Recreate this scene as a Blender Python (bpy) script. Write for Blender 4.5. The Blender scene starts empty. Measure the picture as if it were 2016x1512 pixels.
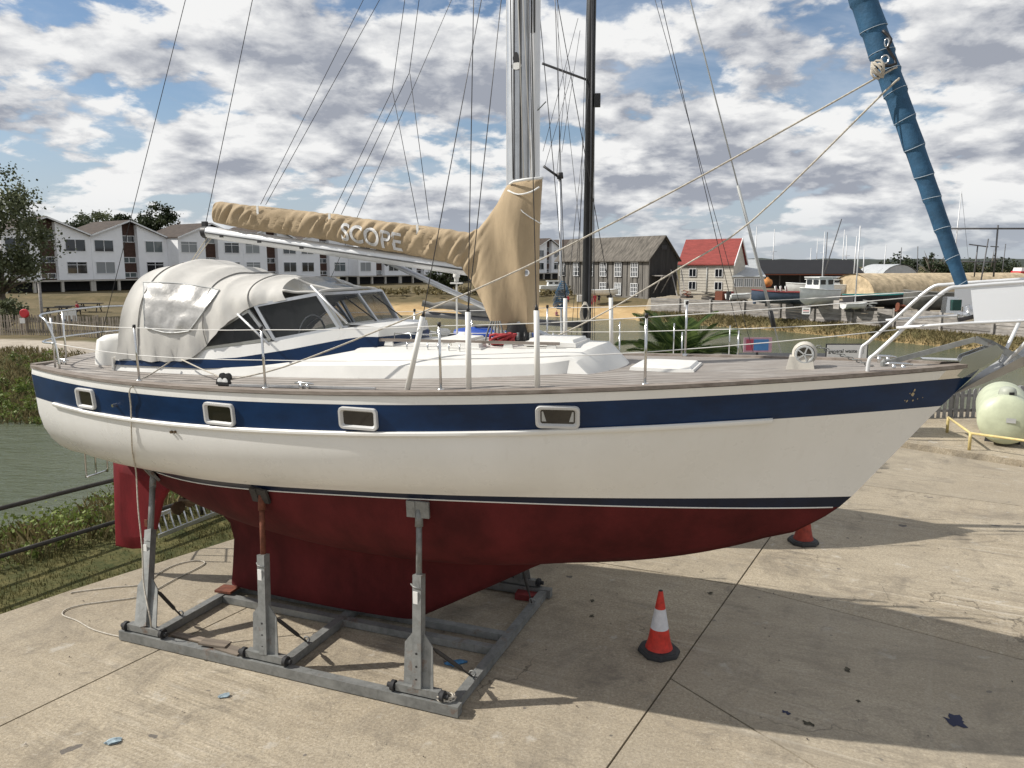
import bpy, bmesh, math, random
import numpy as np
from mathutils import Vector, Matrix, noise
R = math.radians
sc = bpy.context.scene
col = sc.collection
random.seed(7)

# ------------------------------------------------------------------ camera
F_PX, PITCH, CAM_H = 1500.0, R(8.95), 4.37          # pixels of a 2016 x 1512 picture
cd = bpy.data.cameras.new('camera'); cam = bpy.data.objects.new('camera', cd); col.objects.link(cam)
cam.location = (0, 0, CAM_H); cam.rotation_euler = (R(90) - PITCH, 0, 0)
cd.sensor_width = 36; cd.lens = F_PX / 2016 * 36; cd.clip_start = 0.1; cd.clip_end = 9000
sc.camera = cam
sc.render.resolution_x, sc.render.resolution_y = 1024, 768

# ------------------------------------------------------------------ sky and sun
SUN_EL, SUN_AZ = 41.0, (-1.0, 0.06)                  # towards the sun
sd = Vector((SUN_AZ[0], SUN_AZ[1], 0)).normalized() * math.cos(R(SUN_EL)) + Vector((0, 0, math.sin(R(SUN_EL))))
sl = bpy.data.lights.new('sun', 'SUN'); sun = bpy.data.objects.new('sun', sl); col.objects.link(sun)
sl.energy = 5.0; sl.angle = R(0.55); sl.color = (1.0, 0.95, 0.87)
sun.rotation_euler = (-sd).to_track_quat('-Z', 'Y').to_euler(); sun.location = (-30, 5, 40)
sc.view_settings.view_transform = 'Standard'; sc.view_settings.look = 'None'
sc.view_settings.exposure = 0.0; sc.view_settings.gamma = 1.0
W = bpy.data.worlds.new('World'); sc.world = W; W.use_nodes = True
def world_nodes():
    nt = W.node_tree; N = nt.nodes; L = nt.links; N.clear()
    def nd(t, **k):
        n = N.new(t)
        for a, b in k.items(): setattr(n, a, b)
        return n
    def m(op, a, b=None, c=None, clamp=False):
        n = nd('ShaderNodeMath', operation=op, use_clamp=clamp)
        for i, s in enumerate((a, b, c)):
            if s is None: continue
            if isinstance(s, (int, float)): n.inputs[i].default_value = s
            else: L.new(s, n.inputs[i])
        return n.outputs[0]
    def noisetex(vec, scale, detail, rough, dist=0.0):
        n = nd('ShaderNodeTexNoise'); n.inputs['Scale'].default_value = scale; n.inputs['Detail'].default_value = detail
        n.inputs['Roughness'].default_value = rough; n.inputs['Distortion'].default_value = dist
        L.new(vec, n.inputs['Vector']); return n.outputs['Fac']
    def sstep(x, a, b, lo=0.0, hi=1.0):
        n = nd('ShaderNodeMapRange', interpolation_type='SMOOTHSTEP'); L.new(x, n.inputs[0])
        for i, v in enumerate((a, b, lo, hi)): n.inputs[i + 1].default_value = v
        return n.outputs[0]
    def mixc(f, a, b):
        n = nd('ShaderNodeMix', data_type='RGBA'); L.new(f, n.inputs['Factor'])
        for s, k in ((a, 6), (b, 7)):
            if isinstance(s, tuple): n.inputs[k].default_value = (*s, 1)
            else: L.new(s, n.inputs[k])
        return n.outputs[2]
    out = nd('ShaderNodeOutputWorld'); bg = nd('ShaderNodeBackground'); L.new(bg.outputs[0], out.inputs[0])
    sky = nd('ShaderNodeTexSky', sky_type='NISHITA'); sky.sun_disc = False
    sky.sun_elevation = R(SUN_EL); sky.sun_rotation = math.atan2(SUN_AZ[0], SUN_AZ[1])
    sky.air_density = 1.0; sky.dust_density = 0.3; sky.ozone_density = 2.2
    bg.inputs['Strength'].default_value = 0.1
    tc = nd('ShaderNodeTexCoord'); sp = nd('ShaderNodeSeparateXYZ'); L.new(tc.outputs['Generated'], sp.inputs[0])
    zz = m('MAXIMUM', sp.outputs[2], 0.0); k = m('DIVIDE', 1.0, m('ADD', zz, 0.42))            # heaps shrink with distance towards the horizon
    def vec(dx=0.0, dz=0.0, ox=0.0):
        c = nd('ShaderNodeCombineXYZ')
        L.new(m('ADD', m('MULTIPLY', m('ADD', sp.outputs[0], dx), k), ox), c.inputs[0]); L.new(m('MULTIPLY', sp.outputs[1], k), c.inputs[1])
        L.new(m('ADD', m('MULTIPLY', m('ADD', zz, dz), m('MULTIPLY', k, CLOUD_FLAT)), CLOUD_SEED), c.inputs[2])
        return c.outputs[0]
    def dens(v):                                                    # broad masses broken into puffs
        big = noisetex(v, 1.6, 2.0, 0.5); mid = noisetex(v, 4.2, 3.0, 0.5, 0.15); det = noisetex(v, 12.0, 6.0, 0.60, 0.15)
        return m('ADD', m('ADD', m('MULTIPLY', big, 0.40), m('MULTIPLY', mid, 0.40)), m('MULTIPLY', det, 0.20))
    da, db = dens(vec()), dens(vec(-0.013, 0.017))                  # the second: a little higher up and towards the sun
    cover = sstep(da, 0.440, 0.482)
    lit = m('ADD', m('MULTIPLY', m('SUBTRACT', da, db), 11.0), 0.68)
    lit = m('SUBTRACT', lit, m('MULTIPLY', sstep(da, 0.490, 0.580), 0.56), clamp=True)
    cc = mixc(lit, CLOUD_DARK, CLOUD_LIGHT)
    veil = m('MULTIPLY', sstep(noisetex(vec(0, 0, 5.2), 1.6, 7.0, 0.62, 0.6), 0.44, 0.66), 0.50)   # thin high cloud between
    base = mixc(veil, sky.outputs[0], VEIL)
    lowz = m('MULTIPLY', sstep(sp.outputs[2], 0.02, 0.22, 1.0, 0.0), 0.75)                               # thicker towards the horizon
    base = mixc(lowz, base, VEIL_LOW)
    fade = m('MULTIPLY', cover, sstep(sp.outputs[2], -0.01, 0.09, 0.45, 1.0))
    L.new(mixc(fade, base, cc), bg.inputs[0])
CLOUD_FLAT = 2.3
CLOUD_SEED = 3.71
CLOUD_DARK, CLOUD_LIGHT, VEIL, VEIL_LOW = (3.55, 3.8, 4.4), (9.1, 9.1, 9.05), (6.2, 6.8, 7.7), (4.5, 5.1, 6.1)
world_nodes()

# ------------------------------------------------------------------ measuring helpers (picture -> place)
CP, SP = math.cos(PITCH), math.sin(PITCH)
CAM = np.array([0.0, 0.0, CAM_H])
def ray(px, py):
    a = (px - 1008) / F_PX; b = -(py - 756) / F_PX
    return np.array([a, CP + b * SP, -SP + b * CP])
def on_z(px, py, z=0.0):                              # point of height z seen at a pixel
    r = ray(px, py); return Vector(CAM + r * ((z - CAM_H) / r[2]))
def on_y(px, py, y):                                  # point at distance y seen at a pixel
    r = ray(px, py); return Vector(CAM + r * (y / r[1]))
def col_x(px, y): return (px - 1008) / F_PX * (y * CP + 3.5 * SP)
BA = R(-21)                                           # heading of the yacht
BO = np.array([-0.83, 8.53, 0.0]); BU = np.array([math.cos(BA), math.sin(BA), 0]); BV = np.array([-BU[1], BU[0], 0])
def loc(p): d = np.array(p) - BO; return Vector((d @ BU, d @ BV, d[2]))
def bl(px, py, y):                                    # yacht frame: point in the fore-and-aft plane y
    r = ray(px, py); o = CAM - BO; o = np.array([o @ BU, o @ BV, o[2]]); d = np.array([r @ BU, r @ BV, r[2]])
    return Vector(o + d * ((y - o[1]) / d[1]))
def bg_(px, py, z=0.0): return loc(on_z(px, py, z))   # yacht frame: point of height z

# ------------------------------------------------------------------ object helpers
def tag(o, label=None, cat=None, group=None, kind=None):
    if label: o['label'] = label
    if cat: o['category'] = cat
    if group: o['group'] = group
    if kind: o['kind'] = kind
    return o
def thing(name, label, cat, at=(0, 0, 0), rz=0.0, group=None):
    o = bpy.data.objects.new(name, None); col.objects.link(o); o.empty_display_size = 0.2
    o.location = at; o.rotation_euler = (0, 0, rz); return tag(o, label, cat, group)
def link(name, me, parent=None, at=None, rot=None, scale=None):
    o = bpy.data.objects.new(name, me); col.objects.link(o)
    if parent: o.parent = parent
    if at is not None: o.location = at
    if rot is not None: o.rotation_euler = rot
    if scale is not None: o.scale = scale
    return o
def copy_tree(o, parent=None):
    c = o.copy(); col.objects.link(c); c.parent = parent
    for ch in list(o.children): copy_tree(ch, c)
    return c
class MB:
    def __init__(s): s.v = []; s.f = []; s.mi = []
    def add(s, vs, fs, mi=0):
        k = len(s.v); s.v += [tuple(p) for p in vs]
        s.f += [tuple(i + k for i in f) for f in fs]; s.mi += [mi] * len(fs); return s
    def box(s, c, size, rz=0.0, mi=0, M=None, taper=1.0):
        x, y, z = (d / 2 for d in size)
        P = [Vector((i * x * (taper if k > 0 else 1), j * y * (taper if k > 0 else 1), k * z)) for k in (-1, 1) for j in (-1, 1) for i in (-1, 1)]
        Q = M if M else Matrix.Rotation(rz, 4, 'Z')
        P = [Q @ p + Vector(c) for p in P]
        return s.add(P, [(0, 2, 3, 1), (4, 5, 7, 6), (0, 1, 5, 4), (2, 6, 7, 3), (0, 4, 6, 2), (1, 3, 7, 5)], mi)
    def beam(s, a, b, w, h, mi=0, up=(0, 0, 1)):       # box from a to b
        a, b = Vector(a), Vector(b); d = b - a; x = d.normalized(); u = Vector(up)
        y = u.cross(x)
        if y.length < 1e-4: y = Vector((0, 1, 0)).cross(x)
        y.normalize(); z = x.cross(y)
        M = Matrix((x, y, z)).transposed().to_4x4()
        return s.box((a + b) / 2, (d.length, w, h), M=M, mi=mi)
    def tube(s, pts, r, n=8, mi=0, cap=True, flat=1.0, up=None):
        pts = [Vector(p) for p in pts]; m = len(pts)
        rs = r if isinstance(r, (list, tuple)) else [r] * m
        t0 = (pts[1] - pts[0]).normalized(); a = Vector(up) if up else (Vector((0, 0, 1)) if abs(t0.z) < .9 else Vector((1, 0, 0)))
        nrm = (a - t0 * a.dot(t0)).normalized(); V = []
        for i in range(m):
            t = (pts[min(i + 1, m - 1)] - pts[max(i - 1, 0)]).normalized()
            nrm = (nrm - t * nrm.dot(t)).normalized(); bn = t.cross(nrm)
            for k in range(n):
                g = 2 * math.pi * k / n
                V.append(pts[i] + nrm * (math.cos(g) * rs[i]) + bn * (math.sin(g) * rs[i] * flat))
        Fs = [(i * n + k, i * n + (k + 1) % n, (i + 1) * n + (k + 1) % n, (i + 1) * n + k) for i in range(m - 1) for k in range(n)]
        if cap: Fs += [tuple(range(n - 1, -1, -1)), tuple((m - 1) * n + k for k in range(n))]
        return s.add(V, Fs, mi)
    def cyl(s, a, b, r, n=12, mi=0): return s.tube([a, b], r, n, mi)
    def grid(s, rows, mi=0, closed=False, flip=False):  # rows of points
        n = len(rows[0]); V = [p for r in rows for p in r]; Fs = []
        for i in range(len(rows) - 1):
            for k in range(n if closed else n - 1):
                q = (i * n + k, i * n + (k + 1) % n, (i + 1) * n + (k + 1) % n, (i + 1) * n + k)
                Fs.append(q[::-1] if flip else q)
        return s.add(V, Fs, mi)
    def prism(s, poly, d, mi=0):                        # polygon (3d points) extruded by vector d
        n = len(poly); d = Vector(d); V = [Vector(p) for p in poly] + [Vector(p) + d for p in poly]
        return s.add(V, [tuple(range(n - 1, -1, -1)), tuple(range(n, 2 * n))] + [(i, (i + 1) % n, (i + 1) % n + n, i + n) for i in range(n)], mi)
    def lathe(s, prof, n=20, M=None, mi=0):             # (r, z) profile about z
        M = M or Matrix()
        rows = [[M @ Vector((r * math.cos(2 * math.pi * k / n), r * math.sin(2 * math.pi * k / n), z)) for k in range(n)] for r, z in prof]
        return s.grid(rows, mi, closed=True)
    def mesh(s, name, mats, smooth=False, fix=True):
        me = bpy.data.meshes.new(name); me.from_pydata(s.v, [], s.f)
        for m in (mats if isinstance(mats, (list, tuple)) else [mats]): me.materials.append(m)
        if any(s.mi): me.polygons.foreach_set('material_index', s.mi)
        if fix:
            b = bmesh.new(); b.from_mesh(me); bmesh.ops.recalc_face_normals(b, faces=b.faces); b.to_mesh(me); b.free()
        if smooth is True: me.polygons.foreach_set('use_smooth', [True] * len(me.polygons))
        elif smooth:
            me.polygons.foreach_set('use_smooth', [True] * len(me.polygons)); me.set_sharp_from_angle(angle=R(smooth))
        me.update(); return me
    def build(s, name, mats, parent=None, smooth=False, at=None, rot=None, fix=True):
        return link(name, s.mesh(name, mats, smooth, fix), parent, at, rot)
def sag(a, b, d, n=10):
    a, b = Vector(a), Vector(b)
    return [a.lerp(b, i / n) - Vector((0, 0, d * 4 * (i / n) * (1 - i / n))) for i in range(n + 1)]
def smooth_path(pts, k=4):
    P = [Vector(p) for p in pts]; out = []
    for i in range(len(P) - 1):
        p0, p1, p2, p3 = P[max(i - 1, 0)], P[i], P[i + 1], P[min(i + 2, len(P) - 1)]
        for j in range(k):
            t = j / k
            out.append(0.5 * ((2 * p1) + (p2 - p0) * t + (2 * p0 - 5 * p1 + 4 * p2 - p3) * t * t + (3 * p1 - p0 - 3 * p2 + p3) * t ** 3))
    return out + [P[-1]]
def text_mesh(s, size, mat, ext=0.002, name='text', bold=.012):
    cu = bpy.data.curves.new(name, 'FONT'); cu.body = s; cu.size = size; cu.extrude = ext; cu.align_x = 'CENTER'; cu.align_y = 'CENTER'
    cu.offset = size * bold
    o = bpy.data.objects.new(name, cu); col.objects.link(o)
    me = bpy.data.meshes.new_from_object(o.evaluated_get(bpy.context.evaluated_depsgraph_get()))
    bpy.data.objects.remove(o); bpy.data.curves.remove(cu); me.materials.clear(); me.materials.append(mat); return me

# ------------------------------------------------------------------ materials
def pmat(name, c, rough=0.5, metal=0.0, var=0.15, scale=3.0, bump=0.0, bscale=40.0, c2=None, stretch=(1, 1, 1), spec=0.5, coat=0.0, thr=(0.35, 0.68), obj_var=0.0, alpha=1.0):
    mt = bpy.data.materials.new(name); mt.use_nodes = True; nt = mt.node_tree; N = nt.nodes; L = nt.links
    p = N['Principled BSDF']; p.inputs['Roughness'].default_value = rough; p.inputs['Metallic'].default_value = metal
    p.inputs['Specular IOR Level'].default_value = spec; p.inputs['Coat Weight'].default_value = coat; p.inputs['Alpha'].default_value = alpha
    tc = N.new('ShaderNodeTexCoord'); mp = N.new('ShaderNodeMapping'); mp.inputs['Scale'].default_value = stretch
    L.new(tc.outputs['Object'], mp.inputs[0])
    n1 = N.new('ShaderNodeTexNoise'); n1.inputs['Scale'].default_value = scale; n1.inputs['Detail'].default_value = 6; n1.inputs['Roughness'].default_value = 0.65
    L.new(mp.outputs[0], n1.inputs['Vector'])
    mr = N.new('ShaderNodeMapRange'); mr.inputs[1].default_value, mr.inputs[2].default_value = thr; L.new(n1.outputs['Fac'], mr.inputs[0])
    mx = N.new('ShaderNodeMix'); mx.data_type = 'RGBA'; L.new(mr.outputs[0], mx.inputs['Factor'])
    mx.inputs[6].default_value = (*[max(0, k * (1 - var)) for k in c], 1)
    mx.inputs[7].default_value = (*(c2 if c2 else [min(1, k * (1 + var)) for k in c]), 1)
    cout = mx.outputs[2]
    if obj_var:
        oi = N.new('ShaderNodeObjectInfo'); hs = N.new('ShaderNodeHueSaturation'); r2 = N.new('ShaderNodeMapRange')
        r2.inputs[3].default_value = 1 - obj_var; r2.inputs[4].default_value = 1 + obj_var
        L.new(oi.outputs['Random'], r2.inputs[0]); L.new(r2.outputs[0], hs.inputs['Value']); L.new(cout, hs.inputs['Color']); cout = hs.outputs[0]
    L.new(cout, p.inputs['Base Color'])
    if bump:
        n2 = N.new('ShaderNodeTexNoise'); n2.inputs['Scale'].default_value = bscale; n2.inputs['Detail'].default_value = 5
        L.new(mp.outputs[0], n2.inputs['Vector'])
        bp = N.new('ShaderNodeBump'); bp.inputs['Strength'].default_value = bump; bp.inputs['Distance'].default_value = 0.02
        L.new(n2.outputs['Fac'], bp.inputs['Height']); L.new(bp.outputs[0], p.inputs['Normal'])
    return mt
M = {}
def mk(n, *a, **k): M[n] = pmat(n, *a, **k)
mk('gelcoat_deck', (.70, .69, .655), .5, var=.05, scale=2.5, bump=.05, bscale=120)
mk('navy', (.0038, .024, .078), .3, var=.28, scale=1.6, spec=.3, stretch=(1, 1, 2))
mk('boot', (.004, .010, .032), .35, var=.3, spec=.3)
mk('antifoul', (.088, .0125, .0135), .8, var=.34, scale=1.5, bump=.12, bscale=26, spec=.2, stretch=(1, 1, .6))
mk('rudder_red', (.15, .011, .015), .7, var=.28, scale=4, bump=.08, stretch=(1, 1, .3), spec=.25)
mk('white_trim', (.78, .77, .73), .35, var=.05)
mk('alu', (.62, .63, .64), .38, .85, var=.08, scale=6)
mk('alu_white', (.74, .75, .76), .32, .25, var=.05)
mk('steel', (.68, .68, .67), .2, 1.0, var=.06)
mk('rust', (.17, .055, .03), .8, .1, var=.35, scale=14, bump=.2)
mk('black', (.02, .02, .022), .5, var=.3)
mk('rubber', (.028, .028, .03), .75, var=.3, scale=8, bump=.1)
mk('wire', (.09, .09, .095), .4, .6, var=.1)
mk('wire_dark', (.03, .03, .035), .5, .3, var=.1)
mk('lifeline', (.72, .71, .68), .5, var=.05)
mk('rope', (.50, .46, .39), .85, var=.25, scale=40, bump=.3, bscale=180)
mk('rope_grey', (.17, .18, .18), .85, var=.35, scale=40, bump=.3, bscale=180)
mk('rope_red', (.36, .035, .04), .85, var=.3, scale=40, bump=.3, bscale=180)
mk('rope_blue', (.05, .12, .2), .85, var=.3, scale=40)
mk('tan', (.41, .315, .20), .9, var=.13, scale=5, bump=.4, bscale=11, stretch=(1, 1, .35))
mk('tent', (.565, .55, .515), .85, var=.12, scale=2.2, bump=.35, bscale=6, stretch=(1, 1, .6))
mk('silver_film', (.47, .46, .44), .34, .25, var=.28, scale=2.6, bump=.8, bscale=4, thr=(.38, .64))
mk('bluesail', (.022, .085, .165), .75, var=.25, scale=5, bump=.2, bscale=30)
mk('stitch', (.33, .40, .46), .8)
mk('cloth_white', (.70, .70, .70), .85, var=.06, bump=.08, bscale=8)
mk('bronze', (.12, .085, .05), .6, .5, var=.4, scale=12)
mk('wood', (.20, .165, .13), .8, var=.3, scale=5, bump=.2, bscale=30, stretch=(.3, 3, 3), obj_var=.3)
mk('wood_dark', (.055, .05, .045), .85, var=.35, scale=4, bump=.2, bscale=30, obj_var=.3)
mk('wharf_wood', (.30, .28, .26), .85, var=.3, scale=2, bump=.25, bscale=14, stretch=(.25, 1, 3), obj_var=.28)
mk('fence_wood', (.30, .26, .215), .85, var=.3, scale=5, bump=.2, bscale=30, obj_var=.35)
mk('picket_grey', (.27, .265, .27), .85, var=.3, scale=6, bump=.2, bscale=30, obj_var=.25)
mk('cone_red', (.58, .034, .018), .55, var=.25, scale=12, bump=.06)
mk('cone_old', (.26, .035, .02), .7, var=.35, scale=12)
mk('porthole_frame', (.58, .58, .57), .4, var=.08)
mk('cone_white', (.66, .66, .68), .45, var=.1, scale=14)
mk('plastic_dark', (.035, .035, .037), .7, var=.3, scale=12, bump=.15)
mk('tank_green', (.52, .56, .40), .45, var=.12, scale=2.5)
mk('tank_hood', (.36, .38, .32), .5, var=.15)
mk('yellow', (.62, .50, .22), .55, var=.15, scale=8)
mk('red_paint', (.55, .03, .04), .5, var=.1)
mk('label_white', (.8, .8, .78), .5, var=.03)
mk('label_grey', (.45, .46, .45), .5, var=.1)
mk('kayak', (.012, .06, .33), .4, var=.12)
mk('render_white', (.90, .91, .93), .9, var=.04, scale=.8)
mk('brick', (.075, .04, .03), .9, var=.25, scale=3)
mk('roof_tile', (.062, .046, .036), .9, var=.35, scale=1.5, bump=.4, bscale=6)
mk('slate_roof', (.125, .112, .095), .9, var=.5, scale=1.6, bump=.5, bscale=5, stretch=(2.5, .6, .6))
mk('timber_black', (.035, .033, .031), .9, var=.4, scale=1.2, stretch=(2, 2, .3), bump=.3, bscale=8)
mk('clapboard', (.52, .49, .43), .85, var=.12, scale=1.5)
mk('red_roof', (.26, .050, .042), .85, var=.25, scale=3, bump=.4, bscale=6, stretch=(.4, 3, 3))
mk('dark_roof', (.008, .008, .010), .7, var=.2, scale=1)
mk('thatch', (.50, .40, .26), .95, var=.35, scale=1.6, bump=.8, bscale=3.5)
mk('grey_sheet', (.42, .44, .45), .6, var=.1)
mk('win_frame', (.78, .79, .8), .5, var=.03)
mk('boat_white', (.72, .73, .71), .45, var=.1, scale=2)
mk('boat_blue', (.06, .085, .13), .5, var=.25, scale=2)
mk('boat_red', (.22, .03, .03), .55, var=.2)
mk('boat_teal', (.05, .29, .27), .55, var=.2, scale=1)
mk('boat_grey', (.17, .165, .15), .85, var=.35, scale=2)
mk('orange', (.50, .20, .05), .7, var=.2)
mk('skin', (.45, .28, .2), .6, var=.1)
mk('cloth_red', (.45, .03, .05), .85, var=.15)
mk('cloth_navy', (.02, .025, .06), .85, var=.15)
mk('cloth_pink', (.5, .2, .25), .85, var=.15)
mk('mast_far', (.62, .63, .64), .45, .2, var=.08)
mk('mast_dark', (.10, .10, .105), .5, .2, var=.2)
def glass_mat(name, tint, gloss=0.12, thru=0.6):
    mt = bpy.data.materials.new(name); mt.use_nodes = True; N = mt.node_tree.nodes; L = mt.node_tree.links
    p = N['Principled BSDF']; p.inputs['Base Color'].default_value = (*tint, 1); p.inputs['Roughness'].default_value = 0.05
    tr = N.new('ShaderNodeBsdfTransparent'); tr.inputs[0].default_value = (*[min(1, .5 + k) for k in tint], 1)
    mx = N.new('ShaderNodeMixShader'); mx.inputs[0].default_value = thru
    L.new(p.outputs[0], mx.inputs[1]); L.new(tr.outputs[0], mx.inputs[2]); L.new(mx.outputs[0], N['Material Output'].inputs[0]); M[name] = mt
glass_mat('screen_glass', (.14, .15, .16), thru=.76)
glass_mat('clear_vinyl', (.34, .34, .32), thru=.45)
def solid_glass(name, c, rough=.04):
    mt = bpy.data.materials.new(name); mt.use_nodes = True; p = mt.node_tree.nodes['Principled BSDF']
    p.inputs['Base Color'].default_value = (*c, 1); p.inputs['Roughness'].default_value = rough; p.inputs['Specular IOR Level'].default_value = .8; M[name] = mt
solid_glass('port_glass', (.012, .011, .01)); solid_glass('window_glass', (.035, .042, .05)); solid_glass('window_curtain', (.25, .27, .28), .3); solid_glass('window_blind', (.10, .125, .13), .12); solid_glass('window_dark', (.012, .014, .018), .04)
def node_mat(name, fn, rough=.8, spec=.4):
    mt = bpy.data.materials.new(name); mt.use_nodes = True; nt = mt.node_tree; N, L = nt.nodes, nt.links
    p = N['Principled BSDF']; p.inputs['Roughness'].default_value = rough; p.inputs['Specular IOR Level'].default_value = spec
    def nd(t, **k):
        n = N.new(t)
        for a, b in k.items(): setattr(n, a, b)
        return n
    def noi(vec, s, d=5, r=.6, dist=0.0):
        n = nd('ShaderNodeTexNoise'); n.inputs['Scale'].default_value = s; n.inputs['Detail'].default_value = d; n.inputs['Roughness'].default_value = r; n.inputs['Distortion'].default_value = dist
        L.new(vec, n.inputs['Vector']); return n.outputs['Fac']
    def rng(x, a, b, lo=0.0, hi=1.0):
        n = nd('ShaderNodeMapRange'); L.new(x, n.inputs[0])
        for i, v in enumerate((a, b, lo, hi)): n.inputs[i + 1].default_value = v
        return n.outputs[0]
    def mix(f, a, b, mode='MIX'):
        n = nd('ShaderNodeMix', data_type='RGBA', blend_type=mode)
        for s, k in ((f, 0), (a, 6), (b, 7)):
            if isinstance(s, tuple): n.inputs[k].default_value = (*s, 1)
            elif isinstance(s, (int, float)): n.inputs[k].default_value = s
            else: L.new(s, n.inputs[k])
        return n.outputs[2]
    def mat_(op, a, b):
        n = nd('ShaderNodeMath', operation=op)
        for i, s in enumerate((a, b)):
            if isinstance(s, (int, float)): n.inputs[i].default_value = s
            else: L.new(s, n.inputs[i])
        return n.outputs[0]
    def mapping(scale=(1, 1, 1), rot=(0, 0, 0), src='Object'):
        tc = nd('ShaderNodeTexCoord'); mp = nd('ShaderNodeMapping', vector_type='TEXTURE'); mp.inputs['Scale'].default_value = tuple(1 / max(k, 1e-4) for k in scale); mp.inputs['Rotation'].default_value = rot
        L.new(tc.outputs[src], mp.inputs[0]); return mp.outputs[0]
    def bump(h, st, d=.01):
        b = nd('ShaderNodeBump'); b.inputs['Strength'].default_value = st; b.inputs['Distance'].default_value = d
        L.new(h, b.inputs['Height']); L.new(b.outputs[0], p.inputs['Normal'])
    class K: pass
    k = K(); k.nd, k.noi, k.rng, k.mix, k.math, k.map, k.bump, k.N, k.L, k.p = nd, noi, rng, mix, mat_, mapping, bump, N, L, p
    L.new(fn(k), p.inputs['Base Color']); M[name] = mt; return mt
def f_concrete(k):
    v = k.map(); vb = k.map((1.1, 6.0, 1.0), (0, 0, R(-24))); vr = k.map((.12, 4.2, 1.0), (0, 0, R(-27))); vc = k.map((.5, 6.0, 1.0), (0, 0, R(60)))
    c = k.mix(k.rng(k.noi(v, .45, 5), .35, .65), (.40, .335, .24), (.55, .475, .355))
    c = k.mix(k.rng(k.noi(v, 34, 5, .85), .42, .60, .0, .62), c, (.165, .135, .098))         # exposed aggregate, dark and light
    c = k.mix(k.rng(k.noi(v, 27, 4, .85), .54, .68, 0, .62), c, (.66, .60, .49))
    c = k.mix(k.rng(k.noi(vb, 1.2, 7, .72), .46, .72, 0, .42), c, (.20, .17, .13))           # brushed and worn streaks
    patch = k.rng(k.noi(v, .5, 4, .6), .49, .60)
    c = k.mix(k.math('MULTIPLY', k.rng(k.noi(vr, 2.2, 5, .65), .50, .62, 0, .42), patch), c, (.19, .16, .12))   # raked grooves
    c = k.mix(k.math('MULTIPLY', k.rng(k.noi(vr, 2.6, 5, .65), .54, .66, 0, .38), patch), c, (.66, .61, .52))
    c = k.mix(k.rng(k.noi(vc, .7, 6, .7), .55, .75, 0, .25), c, (.58, .53, .44))
    c = k.mix(k.rng(k.noi(v, .75, 7, .72, .8), .51, .68, 0, .70), c, (.145, .125, .10))      # old stains
    c = k.mix(k.rng(k.noi(v, 1.9, 6, .7, 1.2), .57, .70, 0, .55), c, (.12, .105, .09))
    c = k.mix(k.rng(k.noi(v, .22, 3, .5), .46, .62, 0, .30), c, (.24, .21, .165))            # damp, darker ground
    c = k.mix(k.rng(k.noi(v, 2.4, 5, .65), .62, .72, 0, .50), c, (.60, .58, .53))
    c = k.mix(k.rng(k.noi(v, 3.1, 3, .5), .70, .72, 0, .75), c, (.055, .055, .065))          # drips of tar and paint
    vo = k.nd('ShaderNodeTexVoronoi', feature='DISTANCE_TO_EDGE'); vo.inputs['Scale'].default_value = .38
    ad = k.nd('ShaderNodeVectorMath', operation='ADD'); nn = k.nd('ShaderNodeTexNoise'); nn.inputs['Scale'].default_value = 1.7; nn.inputs['Detail'].default_value = 6
    k.L.new(v, nn.inputs['Vector']); k.L.new(v, ad.inputs[0]); k.L.new(nn.outputs['Color'], ad.inputs[1]); k.L.new(ad.outputs[0], vo.inputs['Vector'])
    gate = k.rng(k.noi(v, .5, 2), .50, .60)
    c = k.mix(k.math('MULTIPLY', k.rng(vo.outputs['Distance'], .0, .006, .8, 0), gate), c, (.09, .075, .055))
    k.bump(k.math('ADD', k.noi(v, 40, 5, .85), k.math('ADD', k.math('MULTIPLY', k.noi(vb, 3, 4), 1.2), k.math('MULTIPLY', k.math('MULTIPLY', k.noi(vr, 2.2, 4, .55), patch), 6.0))), .6, .010)
    oi = k.nd('ShaderNodeObjectInfo')
    return k.mix(k.rng(oi.outputs['Random'], 0, 1, 0, .42), c, (.30, .265, .21))
node_mat('concrete', f_concrete, .9, .25)
def f_joint(k): return k.mix(k.rng(k.noi(k.map(), 14, 4), .4, .6), (.045, .04, .03), (.12, .11, .08))
node_mat('joint', f_joint, .95, .2)
def f_teak(k):
    v = k.map(); w = k.nd('ShaderNodeTexWave', wave_type='BANDS', bands_direction='Y'); w.inputs['Scale'].default_value = 3.3
    k.L.new(k.map((.0005, 1, .0005)), w.inputs['Vector'])
    c = k.mix(k.rng(k.noi(k.map((1, 14, 1)), 2.0, 5, .7), .3, .7), (.205, .18, .158), (.37, .34, .31))
    c = k.mix(k.rng(k.noi(v, 2.2, 4), .45, .7, 0, .4), c, (.47, .445, .415))
    return k.mix(k.rng(w.outputs['Fac'], .86, .97, 0, .8), c, (.05, .045, .042))
node_mat('teak_deck', f_teak, .75)
def f_teakrail(k):
    c = k.mix(k.rng(k.noi(k.map((1.5, 12, 12)), 2.0, 6, .7), .3, .7), (.15, .12, .098), (.32, .28, .245)); return c
node_mat('teak', f_teakrail, .7)
def f_water(k):
    v = k.map((.6, 1.7, 1), (0, 0, R(-8))); h = k.math('ADD', k.noi(v, 1.6, 5, .6, .3), k.math('MULTIPLY', k.noi(v, 5.5, 3, .6), .35))
    k.bump(h, .75, .14); k.p.inputs['IOR'].default_value = 1.33
    return k.mix(k.rng(k.noi(k.map(), .08, 3), .35, .65), (.082, .096, .056), (.115, .128, .080))
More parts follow.
